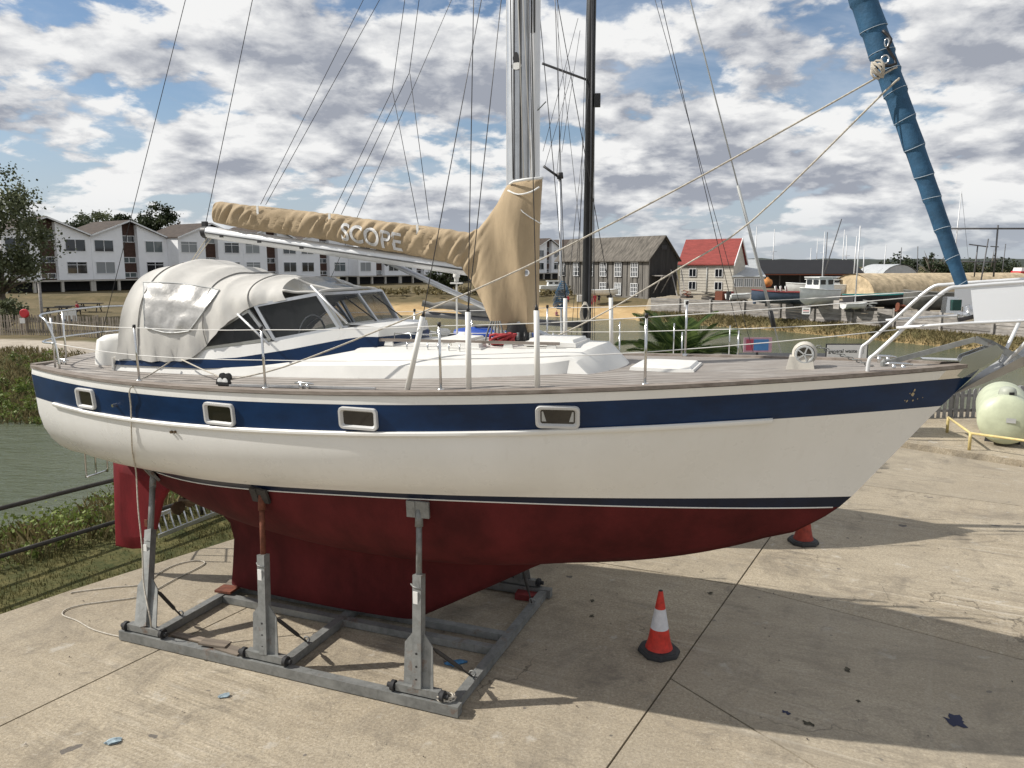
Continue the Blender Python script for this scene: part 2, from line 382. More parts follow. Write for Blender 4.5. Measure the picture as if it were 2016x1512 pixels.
def f_gel(k):                                                        # weathered topsides: faint run-off streaks, chalking, scuffs
    v = k.map(); c = k.mix(k.rng(k.noi(v, .9, 5), .35, .65), (.775, .768, .735), (.83, .825, .80))
    c = k.mix(k.rng(k.noi(k.map((7, 7, .35)), 2.2, 5, .6), .58, .80, 0, .20), c, (.55, .52, .46))
    c = k.mix(k.rng(k.noi(v, 5, 6, .7), .66, .80, 0, .22), c, (.52, .48, .41))
    k.bump(k.noi(v, 2.2, 2), .04, .01); k.L.new(k.rng(k.noi(v, 3, 4), .3, .7, .22, .42), k.p.inputs['Roughness']); return c
def f_galv(k):                                                       # dull spangled zinc with rust blooms and grime
    v = k.map(); vo = k.nd('ShaderNodeTexVoronoi'); vo.inputs['Scale'].default_value = 26; k.L.new(v, vo.inputs['Vector'])
    c = k.mix(k.rng(k.noi(v, 5, 6, .7), .35, .65), (.15, .155, .15), (.27, .275, .265)); c = k.mix(k.math('MULTIPLY', vo.outputs['Color'], .25), c, (.36, .37, .36))
    c = k.mix(k.rng(k.noi(v, 4.0, 6, .7), .60, .72, 0, .75), c, (.17, .085, .045)); c = k.mix(k.rng(k.noi(k.map((3, 3, .6)), 6, 5, .7), .58, .75, 0, .5), c, (.07, .065, .06))
    k.p.inputs['Metallic'].default_value = .3; k.bump(k.noi(v, 50, 4), .12, .004); return c
node_mat('galv', f_galv, .58, .4)
node_mat('gelcoat', f_gel, .3, .5)
node_mat('water', f_water, .16, .45)
def f_ground(k):
    a = k.nd('ShaderNodeAttribute'); a.attribute_name = 'zone'; s = k.nd('ShaderNodeSeparateColor'); k.L.new(a.outputs['Color'], s.inputs[0]); v = k.map()
    c = k.mix(k.rng(k.noi(v, .35, 6, .65), .35, .65), (.105, .085, .045), (.19, .145, .08))                # dry lawn, bare earth
    c = k.mix(k.rng(k.noi(v, 1.7, 5, .7), .4, .7, 0, .6), c, (.07, .07, .028))
    g = k.mix(k.rng(k.noi(v, 3.5, 5, .7), .35, .65), (.045, .055, .018), (.13, .115, .045))
    c = k.mix(s.outputs[2], c, g)
    sand = k.mix(k.rng(k.noi(v, .6, 5, .7), .35, .65), (.40, .27, .13), (.55, .40, .21)); c = k.mix(s.outputs[0], c, sand)
    path = k.mix(k.rng(k.noi(v, 1.3, 6, .7), .35, .65), (.36, .31, .25), (.47, .42, .345)); c = k.mix(s.outputs[1], c, path)
    k.bump(k.noi(v, 6, 5, .7), .6, .05); return c
node_mat('ground', f_ground, .95, .2)
def leaf_mat(name, c1, c2, thru=.25, rough=.6):
    def fn(k):
        a = k.nd('ShaderNodeAttribute'); a.attribute_name = 'tint'; return k.mix(a.outputs['Fac'], c1, c2)
    mt = node_mat(name, fn, rough, .3); p = mt.node_tree.nodes['Principled BSDF']
    tl = mt.node_tree.nodes.new('ShaderNodeBsdfTranslucent'); mx = mt.node_tree.nodes.new('ShaderNodeMixShader'); mx.inputs[0].default_value = thru
    mt.node_tree.links.new(p.inputs['Base Color'].links[0].from_socket, tl.inputs[0])
    mt.node_tree.links.new(p.outputs[0], mx.inputs[1]); mt.node_tree.links.new(tl.outputs[0], mx.inputs[2])
    mt.node_tree.links.new(mx.outputs[0], mt.node_tree.nodes['Material Output'].inputs[0])
def thin_cloth(name, c, thru=.4):
    mt = bpy.data.materials.new(name); mt.use_nodes = True; N = mt.node_tree.nodes; L = mt.node_tree.links; p = N['Principled BSDF']
    p.inputs['Base Color'].default_value = (*c, 1); p.inputs['Roughness'].default_value = .8; t = N.new('ShaderNodeBsdfTranslucent'); t.inputs[0].default_value = (*c, 1)
    x = N.new('ShaderNodeMixShader'); x.inputs[0].default_value = thru; L.new(p.outputs[0], x.inputs[1]); L.new(t.outputs[0], x.inputs[2]); L.new(x.outputs[0], N['Material Output'].inputs[0]); M[name] = mt
thin_cloth('cloth_thin', (.84, .86, .88))
leaf_mat('leaf_weed', (.045, .075, .014), (.21, .26, .06)); leaf_mat('leaf_dry', (.095, .085, .034), (.33, .27, .14))
leaf_mat('leaf_tree', (.040, .052, .024), (.17, .19, .10)); leaf_mat('leaf_far', (.018, .028, .012), (.05, .065, .028)); leaf_mat('leaf_palm', (.022, .048, .012), (.12, .17, .05))
leaf_mat('leaf_bare', (.06, .052, .045), (.12, .10, .085)); leaf_mat('leaf_short', (.055, .06, .02), (.20, .18, .075))
mk('bark', (.12, .10, .08), .9, var=.3, scale=4, bump=.4, bscale=12)
mk('woodland', (.030, .040, .030), .95, var=.4, scale=.05)
# ================================================================== SETTING
WATER_Z = -1.1
BASIN = [((-90, 8), 'near'), ((-14, 12.5), 'near'), ((-10.4, 15.4), 'near'), ((-9.8, 18.6), 'quay'), ((-4, 21), 'quay'), ((10, 22.6), 'quay'), ((38, 23), 'quay'),
         ((41, 27), 'wharf'), ((31.2, 45.6), 'wharf'), ((21, 63.7), 'wharf'), ((12, 74), 'beach'), ((2, 79), 'beach'), ((-14, 81), 'left'), ((-15, 60), 'left'), ((-14.5, 40), 'left'), ((-15.2, 25.8), 'left'), ((-90, 22), 'left')]
BP = np.array([p for p, _ in BASIN], float); BK = [k for _, k in BASIN]
def basin_dist(X, Y):
    P = np.stack([X, Y], -1); best = np.full(X.shape, 1e9); kind = np.zeros(X.shape, int); ins = np.zeros(X.shape, bool)
    n = len(BP)
    for i in range(n):
        a, b = BP[i], BP[(i + 1) % n]; d = b - a; t = np.clip(((P - a) @ d) / (d @ d), 0, 1)
        q = np.hypot(*np.moveaxis(P - (a + t[..., None] * d), -1, 0))
        m = q < best; best = np.where(m, q, best); kind = np.where(m, i, kind)
        c = ((a[1] > Y) != (b[1] > Y)); xx = a[0] + (Y - a[1]) / ((b[1] - a[1]) or 1e-9) * d[0]; ins ^= c & (X < xx)
    return best, kind, ins
def sm(t): t = np.clip(t, 0, 1); return t * t * (3 - 2 * t)
PATH = np.array([(-60, 43), (-32, 40.6), (-20, 38.6), (-18.3, 44), (-18, 60), (-17.5, 74)], float)
def ground_z(X, Y, full=False):
    X = np.asarray(X, float); Y = np.asarray(Y, float)
    d, k, ins = basin_dist(X, Y); kk = np.array(BK)[k]
    z = np.zeros_like(d)
    z = np.where(kk == 'near', -1.28 + 1.22 * sm(d / 5.0), z)
    z = np.where(kk == 'quay', -1.6 + 1.54 * sm(d / 0.5), z)
    z = np.where(kk == 'wharf', np.where(d < 3.4, -1.3 + 1.1 * sm(d / 2.0), .95), z)
    z = np.where(kk == 'beach', -1.25 + 1.85 * sm((d + .3) / 13) + .35 * sm((d - 13) / 20), z)
    z = np.where(kk == 'left', -1.3 + 1.5 * sm(d / 9.5) + .75 * sm((d - 14) / 40), z)
    z = np.where(ins, -1.3 - .8 * sm(d / 2.0), z)
    sand = np.where(np.isin(kk, ['beach']) & (Y > 70), 1 - sm((d - 5.5) / 3), 0) * (~ins)
    sand = np.maximum(sand, np.where((kk == 'left') & (Y > 66), (1 - sm((d - 4) / 3)) * sm((Y - 66) / 8), 0))
    sand = np.maximum(sand, np.where((kk == 'wharf'), (1 - sm((d - .5) / .5)) * .75, 0))
    pd = np.full(X.shape, 1e9); P = np.stack([X, Y], -1)
    for i in range(len(PATH) - 1):
        a, b = PATH[i], PATH[i + 1]; e = b - a; t = np.clip(((P - a) @ e) / (e @ e), 0, 1)
        pd = np.minimum(pd, np.hypot(*np.moveaxis(P - (a + t[..., None] * e), -1, 0)))
    path = 1 - sm((pd - 2.3) / .5)
    path = np.maximum(path, np.where((kk == 'wharf') & (d > 3.0), .55, 0) * (1 - sm((Y - 130) / 60)))
    grass = np.where(kk == 'near', 1, 0) + np.where(kk == 'left', 1 - sm((d - 8.5) / 1.5), 0) + np.where(kk == 'wharf', (1 - sm((d - 2.2) / .2)) * .5, 0) + .55 * sm((Y - 150) / 200)
    if full: return z, sand, path, np.clip(grass, 0, 1)
    return z
def gz(x, y): return float(ground_z(np.array([x]), np.array([y]))[0])
def axis(lo, hi, step, far_lo, far_hi):
    a = list(np.arange(lo, hi + 1e-6, step)); s = step
    while a[-1] < far_hi: s *= 1.22; a.append(a[-1] + s)
    s = step
    while a[0] > far_lo: s *= 1.22; a.insert(0, a[0] - s)
    return np.array(a)
ax, ay = axis(-36, 46, .6, -4000, 4000), axis(4, 100, .6, -60, 4500)
GX, GY = np.meshgrid(ax, ay); Z, sand, path, grass = ground_z(GX, GY, True)
nz = np.array([[noise.noise(Vector((x * .35, y * .35, 0))) for x in ax] for y in ay]); Z = Z + np.where((GY > 8) & (Z > -1.2), nz * .07, 0)
apron_mask = (GX > -60) & (GY < 16 + .0 * GX) & (Z > -.2); Z = np.where(apron_mask, np.minimum(Z, -.06), Z)
nx, ny = len(ax), len(ay)
me = bpy.data.meshes.new('ground')
idx = np.arange(nx * ny).reshape(ny, nx)
me.from_pydata(np.stack([GX, GY, Z], -1).reshape(-1, 3).tolist(), [], np.stack([idx[:-1, :-1], idx[:-1, 1:], idx[1:, 1:], idx[1:, :-1]], -1).reshape(-1, 4).tolist())
ca = me.color_attributes.new('zone', 'FLOAT_COLOR', 'POINT'); ca.data.foreach_set('color', np.stack([sand, path, grass, np.ones_like(Z)], -1).astype(np.float32).ravel())
me.polygons.foreach_set('use_smooth', [True] * len(me.polygons)); me.materials.append(M['ground'])
tag(link('ground', me), kind='structure')
w = MB(); w.add([(-95, 3, WATER_Z), (46, 3, WATER_Z), (46, 84, WATER_Z), (-95, 84, WATER_Z)], [(0, 1, 2, 3)])
tag(w.build('water', M['water']), kind='structure')

# concrete hardstanding: slabs between open joints
E1 = Vector((.505, .863)); E2 = Vector((.863, -.505))
APRON = [(-13.5, -8), (24, -8), (24, 12), (14.5, 12.6), (8.6, 18.7), (8.2, 21.2), (-1.2, 20.4), (-2.2, 15.0), (-4.45, 11.75), (-6.0, 9.75), (-6.5, 9.0), (-9.5, 4.6)]
def clip(poly, p, n):                                  # keep the side n points to
    out = []
    for i in range(len(poly)):
        a, b = Vector(poly[i]), Vector(poly[(i + 1) % len(poly)]); da, db = (a - p).dot(n), (b - p).dot(n)
        if da >= 0: out.append(a)
        if (da > 0) != (db > 0) and abs(da - db) > 1e-9: out.append(a + (b - a) * (da / (da - db)))
    return out
apron_root = tag(thing('hardstanding', None, None), kind='structure')
b0 = MB(); b0.add([(x, y, -.045) for x, y in APRON], [tuple(range(len(APRON)))]); b0.build('joint_bed', M['joint'], apron_root)
J1, J2 = Vector((-3.69, 8.77)), Vector((1.69, 7.55)); NRM = Vector((E1.y, -E1.x))
def strip(lo, hi):
    q = [Vector(p) for p in APRON]
    if lo is not None: q = clip(q, lo + NRM * .010, NRM)
    if hi is not None: q = clip(q, hi - NRM * .010, -NRM)
    return q
def half(q, p, d, keep):                               # split along the line p + t d
    d = Vector(d).normalized(); n = Vector((-d.y, d.x)) * keep; return clip(q, Vector(p) + n * .010, n)
cells = []
A = strip(None, J1); Bc = strip(J1, J2); Cc = strip(J2, J2 + NRM * 5.6); D = strip(J2 + NRM * 5.6, None)
dJ4 = Vector((2.32, -1.02)); p4 = Vector((.71, 10.99)); dJ4r = Vector((1.32, -1.03)); p4r = Vector((3.1, 9.97))
cells += [half(A, (-3.69, 8.77) , (.86, -.5), 1), half(A, (-3.69, 8.77), (.86, -.5), -1)] if False else [half(A, (-7.2, 2.9), (.86, -.5), 1), half(A, (-7.2, 2.9), (.86, -.5), -1)]
cells += [half(Bc, p4, dJ4, 1)]; low = half(Bc, p4, dJ4, -1)
cells += [half(low, (-.6, 3.6), (.86, -.5), 1), half(low, (-.6, 3.6), (.86, -.5), -1)]
cells += [half(half(Cc, p4r, dJ4r, 1), (9.0, 13.6), (.86, -.5), 1), half(half(Cc, p4r, dJ4r, 1), (9.0, 13.6), (.86, -.5), -1)]
low = half(Cc, p4r, dJ4r, -1)
cells += [half(low, (1.69, 7.55), (.99, -1.47), 1), half(low, (1.69, 7.55), (.99, -1.47), -1)]
cells += [half(D, (9.5, 9.2), (.86, -.5), 1), half(D, (9.5, 9.2), (.86, -.5), -1)]
for i, q in enumerate(cells):
    if len(q) < 3: continue
    s = MB(); s.prism([(p.x, p.y, -.12) for p in q], (0, 0, .12 + random.uniform(-.003, .003)))
    s.build('concrete_slab', M['concrete'], apron_root)

# low wooded rises along the horizon
def ridge(name, y0, depth, base, amp, x0, x1, seed, step=14):
    rows = []
    xs = np.arange(x0, x1, step)
    for j, t in enumerate((0, .12, .3, .55, .8, 1.0)):
        hprof = (0, .55, .9, 1, .8, 0)[j]; row = []
        for x in xs:
            h = base + amp * (noise.fractal(Vector((x * .0016 + seed, t * .6, 0)), 1, 2, 5) + .5) + amp * .35 * noise.noise(Vector((x * .03, t * 9, seed)))
            row.append((x, y0 + depth * t, max(.3, h * hprof)))
        rows.append(row)
    g = MB(); g.grid(rows); return tag(g.build(name, M['woodland'], smooth=True), 'dark wooded hills low along the horizon', 'woodland', kind='stuff')
ridge('distant_woodland', 900, 300, 6.5, 6, -1500, 1500, 2.2)
tag(ridge('distant_hills', 1900, 600, 14, 13, -3000, 3000, 8.1, 30), kind='structure')

for px, py, r_, sd in ((1878, 1418, .14, 1), (1398, 1167, .05, 2), (1166, 1182, .045, 3), (1165, 1212, .04, 4), (1548, 1402, .05, 5), (1592, 1424, .06, 6), (1668, 1318, .05, 7), (1690, 1380, .03, 8), (405, 1300, .02, 9)):
    random.seed(sd); c = on_z(px, py, .0045); n = 18; m = MB()
    m.add([(c.x + r_ * (.75 + .7 * noise.noise(Vector((math.cos(k * .349) * 1.6, math.sin(k * .349) * 1.6, sd * 3.3)))) * math.cos(k * 6.283 / n), c.y + r_ * (.7 + .9 * noise.noise(Vector((math.cos(k * .349) * 1.6, math.sin(k * .349) * 1.6, sd * 3.3)))) * math.sin(k * 6.283 / n), .0045) for k in range(n)] + [(c.x, c.y, .0045)], [(k, (k + 1) % n, n) for k in range(n)]); m.build('paint_stain', M['cloth_navy'] if sd in (1, 5) else M['joint'], apron_root)
# ================================================================== THE YACHT
yacht = thing('sailing_yacht', 'white sailing yacht with navy stripe and red keel propped in a galvanised cradle', 'yacht', tuple(BO), BA)
XA = -5.0
def bf(B, stern, ps, xe, pb, xm=-.3, x0=XA):
    def f(x):
        if x < xm: return max(.012, B - (B - stern) * min(1, (xm - x) / (xm - x0)) ** ps)
        return B * max(0.0, 1 - max(0, (x - xm) / (xe - xm)) ** pb)
    return f
def fit(pts, b, deg):
    X, Zs = [], []
    for p in pts:
        x = 0.0
        for i in range(60): l = bl(p[0], p[1], -b(x)); x = .6 * x + .4 * l.x
        X.append(l.x); Zs.append(l.z)
    c = np.polyfit(X, Zs, deg); return lambda x: float(np.polyval(c, x))
b_sh = bf(1.65, 1.12, 2.2, 5.30, 2.1); b_bt = bf(1.65, 1.13, 2.2, 5.24, 2.05); b_bb = bf(1.63, 1.10, 2.2, 5.02, 1.95)
b_wt = bf(1.25, .03, 2.6, 4.34, 1.9, x0=-4.78); b_wb = bf(1.20, .02, 2.5, 4.24, 1.9, x0=-4.74)
z_sh = fit([(70, 727), (200, 752), (350, 768), (500, 774), (700, 779), (1000, 778), (1300, 769), (1500, 756), (1669, 744), (1865, 730)], b_sh, 4)
z_bt = fit([(71, 739), (156, 757), (259, 776), (405, 785), (500, 790), (700, 797), (908, 796), (1126, 793), (1300, 785), (1500, 772), (1685, 761), (1870, 746)], b_bt, 4)
z_bb = fit([(71, 780), (116, 799), (259, 822), (397, 838), (500, 844), (700, 853), (908, 851), (1126, 845), (1300, 840), (1500, 826), (1685, 812), (1865, 800)], b_bb, 4)
z_wt = fit([(265, 904), (309, 926), (500, 953), (700, 968), (1150, 981), (1500, 979), (1676, 978)], b_wt, 4)
z_wb = fit([(270, 907), (309, 931), (498, 962), (700, 977), (1150, 995), (1500, 999), (1645, 999)], b_wb, 4)
zc_x = [-5.05, -3.98, -3.0, -1.5, 0, 1.2, 1.9, 3.07, 3.84, 4.24]; zc_z = [1.67, 1.45, 1.22, 1.03, .98, 1.05, 1.20, 1.50, 1.76, 2.07]
_zc = np.polyfit(zc_x, zc_z, 5)
def z_c(x): return float(np.polyval(_zc, x)) if x < 3.6 else float(np.interp(x, [3.6, 3.84, 4.1, 4.24], [np.polyval(_zc, 3.6), 1.77, 1.95, z_wb(4.24)]))
LV = [(b_sh, z_sh, 5.30), (b_bt, z_bt, 5.24), (b_bb, z_bb, 5.02), (b_wt, z_wt, 4.34), (b_wb, z_wb, 4.24), (lambda x: 0.0, z_c, 4.24)]
def lv(i, u):
    b, z, xe = LV[i]; x = XA + u * (xe - XA); return Vector((x, -b(x), z(x)))
def bez(a, c, b, t): return a * (1 - t) ** 2 + c * (2 * t * (1 - t)) + b * t * t
def smf(t): t = max(0, min(1, t)); return t * t * (3 - 2 * t)
def section(u):                                        # starboard half section from sheer to centre line
    P = [lv(i, u) for i in range(6)]; x = P[2].x; ws, wb = smf((-1.6 - x) / 3.2), smf((x - 1.2) / 3.4)
    k = .33 * (1 - ws) + .06 * ws; k = k * (1 - wb) + .5 * wb
    cb = P[2].y * (1 - wb) + (P[2].y * .5 + P[3].y * .5) * wb
    C = Vector(((P[2].x + P[3].x) / 2, cb, P[3].z + (P[2].z - P[3].z) * k))
    top = [P[0], P[0].lerp(P[1], .5), P[1], P[1].lerp(P[2], .5), P[2]] + [bez(P[2], C, P[3], t) for t in (.12, .25, .38, .5, .62, .74, .87)] + [P[3], P[4]]
    wb2 = smf((x - 1.0) / 3.0)
    C2 = Vector(((P[4].x + P[5].x) / 2, P[4].y * (.84 * (1 - wb2) + .5 * wb2), P[5].z + (P[4].z - P[5].z) * (.10 * (1 - wb2) + .5 * wb2)))
    return top + [bez(P[4], C2, P[5], t) for t in (.12, .25, .4, .55, .7, .85, 1.0)]
US = sorted(set([i / 70 for i in range(69)] + [.9715, .98, .9875, .994, 1.0]))
SEC = [section(u) for u in US]; NL = len(SEC[0])
# normals of the whole surface so that the painted bands shade as one hull
G = np.array([[list(p) for p in s] for s in SEC]); du = np.gradient(G, axis=0); dv = np.gradient(G, axis=1)
HN = np.cross(du, dv); ln = np.linalg.norm(HN, axis=-1, keepdims=True); HN = HN / np.where(ln < 1e-9, 1, ln)
if HN[30, 5, 1] > 0: HN = -HN
HN[:, -1, :] = [0, 0, -1]
def hull_part(name, l0, l1, mat, c0=0, c1=None, lift=0.0):
    c1 = len(US) - 1 if c1 is None else c1
    me = bpy.data.meshes.new(name); V, Nn, Fs = [], [], []
    for s in (1, -1):
        k = len(V); n = l1 - l0 + 1
        for i in range(c0, c1 + 1):
            for j in range(l0, l1 + 1):
                p, q = G[i, j], HN[i, j]; V.append((p[0] + q[0] * lift, (p[1] + q[1] * lift) * s, p[2] + q[2] * lift)); Nn.append((q[0], q[1] * s, q[2]))
        for i in range(c1 - c0):
            for j in range(n - 1):
                q = (k + i * n + j, k + i * n + j + 1, k + (i + 1) * n + j + 1, k + (i + 1) * n + j); Fs.append(q if s > 0 else q[::-1])
    me.from_pydata(V, [], Fs); me.materials.append(mat); me.polygons.foreach_set('use_smooth', [True] * len(Fs))
    fn = np.array([p.normal[:] for p in me.polygons]); 
    if fn[:len(fn) // 2, 1].sum() > 0: me.flip_normals()
    me.normals_split_custom_set_from_vertices(Nn); me.update()
    return link(name, me, yacht)
CE = next(i for i, u in enumerate(US) if u > .9715) - 1
hull_part('sheer_strake', 0, 2, M['gelcoat'], 0, CE); hull_part('navy_stripe', 2, 4, M['navy'], 0, len(US) - 1)
hull_part('topsides', 4, 12, M['gelcoat']); hull_part('boot_stripe', 12, 13, M['boot']); hull_part('hull_bottom', 13, NL - 1, M['antifoul'])
hull_part('stem_plate', 0, 2, M['steel'], CE); 
tr = MB(); s0 = [Vector(p) for p in SEC[0]]; pts = [(p.x - .004, p.y, p.z) for p in s0] + [(p.x - .004, -p.y, p.z) for p in s0[-2::-1]]
tr.add(pts, [tuple(range(len(pts)))]); tr.build('transom', M['gelcoat'], yacht)
# waterline pinstripe
def along(bfun, zfun, x0, x1, n=60): return [Vector((x0 + (x1 - x0) * i / n, -bfun(x0 + (x1 - x0) * i / n), zfun(x0 + (x1 - x0) * i / n))) for i in range(n + 1)]
def both(pts): return [pts, [Vector((p.x, -p.y, p.z)) for p in pts]]
m = MB()
for q in both(along(b_wb, z_wb, -4.55, 4.18)): m.tube(q, .008, 5)
m.build('waterline_pinstripe', M['white_trim'], yacht, True)
x_a, x_f = bl(116, 799, -1.15).x, bl(1520, 833, -.9).x
m = MB()
for q in both(along(b_bb, z_bb, x_a, x_f)):
    s = -1 if q[10].y < 0 else 1
    m.grid([[p + Vector((0, s * o, h)) for o, h in ((-.01, .012), (.022, .012), (.034, .0), (.034, -.022), (.022, -.036), (-.01, -.036))] for p in q])
m.build('rubbing_strake', M['white_trim'], yacht, 40)
m = MB()
for q in both(along(b_sh, z_sh, XA, 5.26, 90)):
    s = -1 if q[10].y < 0 else 1
    m.grid([[p + Vector((0, s * o, h)) for o, h in ((-.085, .02), (-.085, .046), (-.03, .05), (.018, .040), (.018, .008), (-.02, .0))] for p in q])
b = b_sh(XA); m.box((XA + .03, 0, z_sh(XA) + .025), (.1, 2 * b, .07)); m.build('toe_rail', M['teak'], yacht, 40)
def camber(x): return .085 - .075 * smf((x - 1.5) / 1.3)
m = MB(); rows = []
for i in range(91):
    x = XA + (5.24 - XA) * i / 90; b = max(.01, b_sh(x) - .04); rows.append([(x, b * t, z_sh(x) + .022 + camber(x) * (1 - t * t) * min(1, b)) for t in np.linspace(-1, 1, 13)])
m.grid(rows); m.build('deck', M['teak_deck'], yacht, True)
def deck_z(x, y): b = max(.02, b_sh(x) - .04); t = min(1, abs(y) / b); return z_sh(x) + .022 + camber(x) * (1 - t * t) * min(1, b)
def hb(x, z):
    u = min(1, max(0, (x - XA) / (5.3 - XA))); best = None
    # half breadth at (x, z) from the surface grid
    for i in range(len(US)):
        pass
    return best
GF = G[:, :18].reshape(-1, 3)
def hull_y(x, z):
    d = ((GF[:, 0] - x) / .15) ** 2 + ((GF[:, 2] - z) / .06) ** 2; w_ = np.exp(-np.minimum(d, 600) / 2) + 1e-12; k = np.argsort(d)[:12]
    A = np.c_[GF[k, 0] - x, GF[k, 2] - z, np.ones(12)]; return float(np.linalg.lstsq(A * w_[k, None] ** .5, GF[k, 1] * w_[k] ** .5, rcond=None)[0][2])
def surf(px, py):
    y = -1.4
    for i in range(40): l = bl(px, py, y); y = .5 * y + .5 * hull_y(l.x, l.z)
    return bl(px, py, y)
def hull_frame(p):
    tx = Vector((.2, hull_y(p.x + .1, p.z) - hull_y(p.x - .1, p.z), 0)).normalized(); tz = Vector((0, hull_y(p.x, p.z + .06) - hull_y(p.x, p.z - .06), .12)).normalized()
    n = tx.cross(tz).normalized(); tz = n.cross(tx).normalized(); return Matrix((tx, tz, n)).transposed().to_4x4(), n
def rrect(w_, h, r, n=5):
    out = []
    for cx, cy, a0 in ((w_ / 2 - r, h / 2 - r, 0), (-w_ / 2 + r, h / 2 - r, 90), (-w_ / 2 + r, -h / 2 + r, 180), (w_ / 2 - r, -h / 2 + r, 270)):
        out += [(cx + r * math.cos(R(a0 + 90 * k / n)), cy + r * math.sin(R(a0 + 90 * k / n))) for k in range(n + 1)]
    return out
for i, (x0, y0, x1, y1) in enumerate([(154, 765, 188, 803), (404, 793, 463, 836), (668, 802, 745, 845), (1053, 798, 1143, 842)]):
    a, bq, c = surf(x0, (y0 + y1) / 2), surf(x1, (y0 + y1) / 2), surf((x0 + x1) / 2, (y0 + y1) / 2)
    wd = (bq - a).length * .97; ht = abs(surf((x0 + x1) / 2, y0).z - surf((x0 + x1) / 2, y1).z)
    Q, n = hull_frame(c); Q = Matrix.Translation(c) @ Q
    m = MB(); o, inn, g = rrect(wd, ht, .045), rrect(wd - .056, ht - .056, .028), rrect(wd - .09, ht - .082, .02)
    m.grid([[Q @ Vector((x, y, h)) for x, y in o_] for o_, h in ((o, -.03), (o, .026), ([(x * .985, y * .97) for x, y in o], .034), ([(x * 1.03, y * 1.04) for x, y in inn], .034), (inn, .028), (g, .006))], closed=True)
    fr = m.build('porthole', M['porthole_frame'], yacht, 35)
    m = MB(); m.add([Q @ Vector((x, y, .009)) for x, y in rrect(wd - .08, ht - .072, .02)], [tuple(range(24))]); m.build('pane', M['port_glass'], fr)
    for s in (-1, 1):
        if i == 3:
            m = MB(); m.add([Q @ Vector((s * (wd / 2 - .055), ht / 2 - .055, .012)), Q @ Vector((s * (wd / 2 - .055), -ht / 2 + .06, .012)), Q @ Vector((s * (wd / 2 - .095), -ht / 2 + .06, .012)), Q @ Vector((s * (wd / 2 - .068), ht / 2 - .055, .012))], [(0, 1, 2, 3)])
            m.build('inner_reveal', M['label_grey'], fr)
# worn remains of the bow emblem, and small hull fittings
m = MB()
for px, py, s in [(1797, 776, 1.0), (1800, 768, .7), (1785, 789, .55), (1781, 788, .4), (1797, 788, .5), (1806, 785, .35), (1816, 782, .25), (1791, 774, .3)]:
    p = surf(px, py); Q, n = hull_frame(p); random.seed(px)
    pts = [Q @ Vector((math.cos(k * 1.05) * .018 * s * random.uniform(.5, 1.2), math.sin(k * 1.05) * .026 * s * random.uniform(.5, 1.2), .004)) + p for k in range(6)]
    m.add(pts, [tuple(range(6))])
m.build('emblem_remains', pmat('gilt', (.42, .35, .22), .5), yacht)
for px, py in [(229, 797)]:
    p = surf(px, py); Q, n = hull_frame(p); m = MB(); m.cyl(p, p + n * .05, .018, 10); m.build('hull_outlet', M['steel'], yacht, 40)
for px in (339, 346):
    p = surf(px, 850); Q, n = hull_frame(p); m = MB(); m.cyl(p - n * .02, p + n * .022, .016, 10); m.build('skin_fitting', M['bronze'], yacht, 40)
# keel, rudder, propeller
lev = [(.14, -.34, -3.11, .105), (.17, -.30, -3.115, .125), (.4, .10, -3.08, .15), (.79, .77, -3.03, .17), (1.0, 1.12, -3.08, .21), (1.12, 1.34, -3.22, .28), (1.26, 1.75, -3.5, .42), (1.5, 2.3, -3.9, .55)]
m = MB(); ss = np.linspace(0, 1, 26); rows = []
for z, le, te, th in lev:
    ring = [(le + (te - le) * s, -(th * (1.48 * math.sqrt(s) * (1 - s) ** .75 * 1.35 if s < 1 else 0) + .012), z) for s in ss]
    rows.append(ring + [(x, -y, z_) for x, y, z_ in ring[::-1]])
m.grid(rows, closed=True); m.add(rows[0], [tuple(range(len(rows[0])))]); m.build('keel', M['antifoul'], yacht, 50)
pr = [(224, 903), (229, 1074), (262, 1080), (298, 1078), (309, 1040), (322, 985), (338, 958), (350, 952), (300, 930), (262, 912)]
q = [bl(px, py, 0) for px, py in pr]; m = MB()
cen = sum(q, Vector()) / len(q)
ringL = [[Vector((p.x, s * th, p.z)) if k == 0 else Vector((cen.x + (p.x - cen.x) * k_, s * th, cen.z + (p.z - cen.z) * k_)) for p in q] for s, th, k, k_ in ((-1, .055, 1, .72), (-1, .03, 1, .95), (-1, .012, 0, 1), (1, .012, 0, 1), (1, .03, 1, .95), (1, .055, 1, .72))]
m.grid(ringL, closed=True); m.add(ringL[0], [tuple(range(len(q)))]); m.add(ringL[-1], [tuple(range(len(q)))])
rud = m.build('rudder', M['rudder_red'], yacht, 30)
m = MB(); p = bl(288, 1030, -.06); m.box(p, (.05, .02, .1)); m.build('anode', M['rust'], rud)
pc = bl(362, 985, 0); hub = MB(); hub.tube([pc + Vector((.22, 0, .03)), pc + Vector((-.07, 0, -.01))], [.05, .035], 10); pr_o = hub.build('propeller', M['bronze'], yacht, 40)
for k in range(3):
    a = R(95 + 120 * k); m = MB(); d = Vector((0, math.cos(a), math.sin(a))); e = Vector((.5, -math.sin(a) * .8, math.cos(a) * .8)).normalized()
    m.prism([pc + d * r + e * w_ for r, w_ in ((.03, -.03), (.10, -.085), (.19, -.09), (.235, -.02), (.21, .06), (.10, .075), (.03, .03))], (.015, 0, 0)); m.build('blade', M['bronze'], pr_o)
m = MB(); m.cyl(bl(368, 982, 0), Vector((-3.2, 0, 1.12)), .025, 8); m.build('propeller_shaft', M['bronze'], yacht)
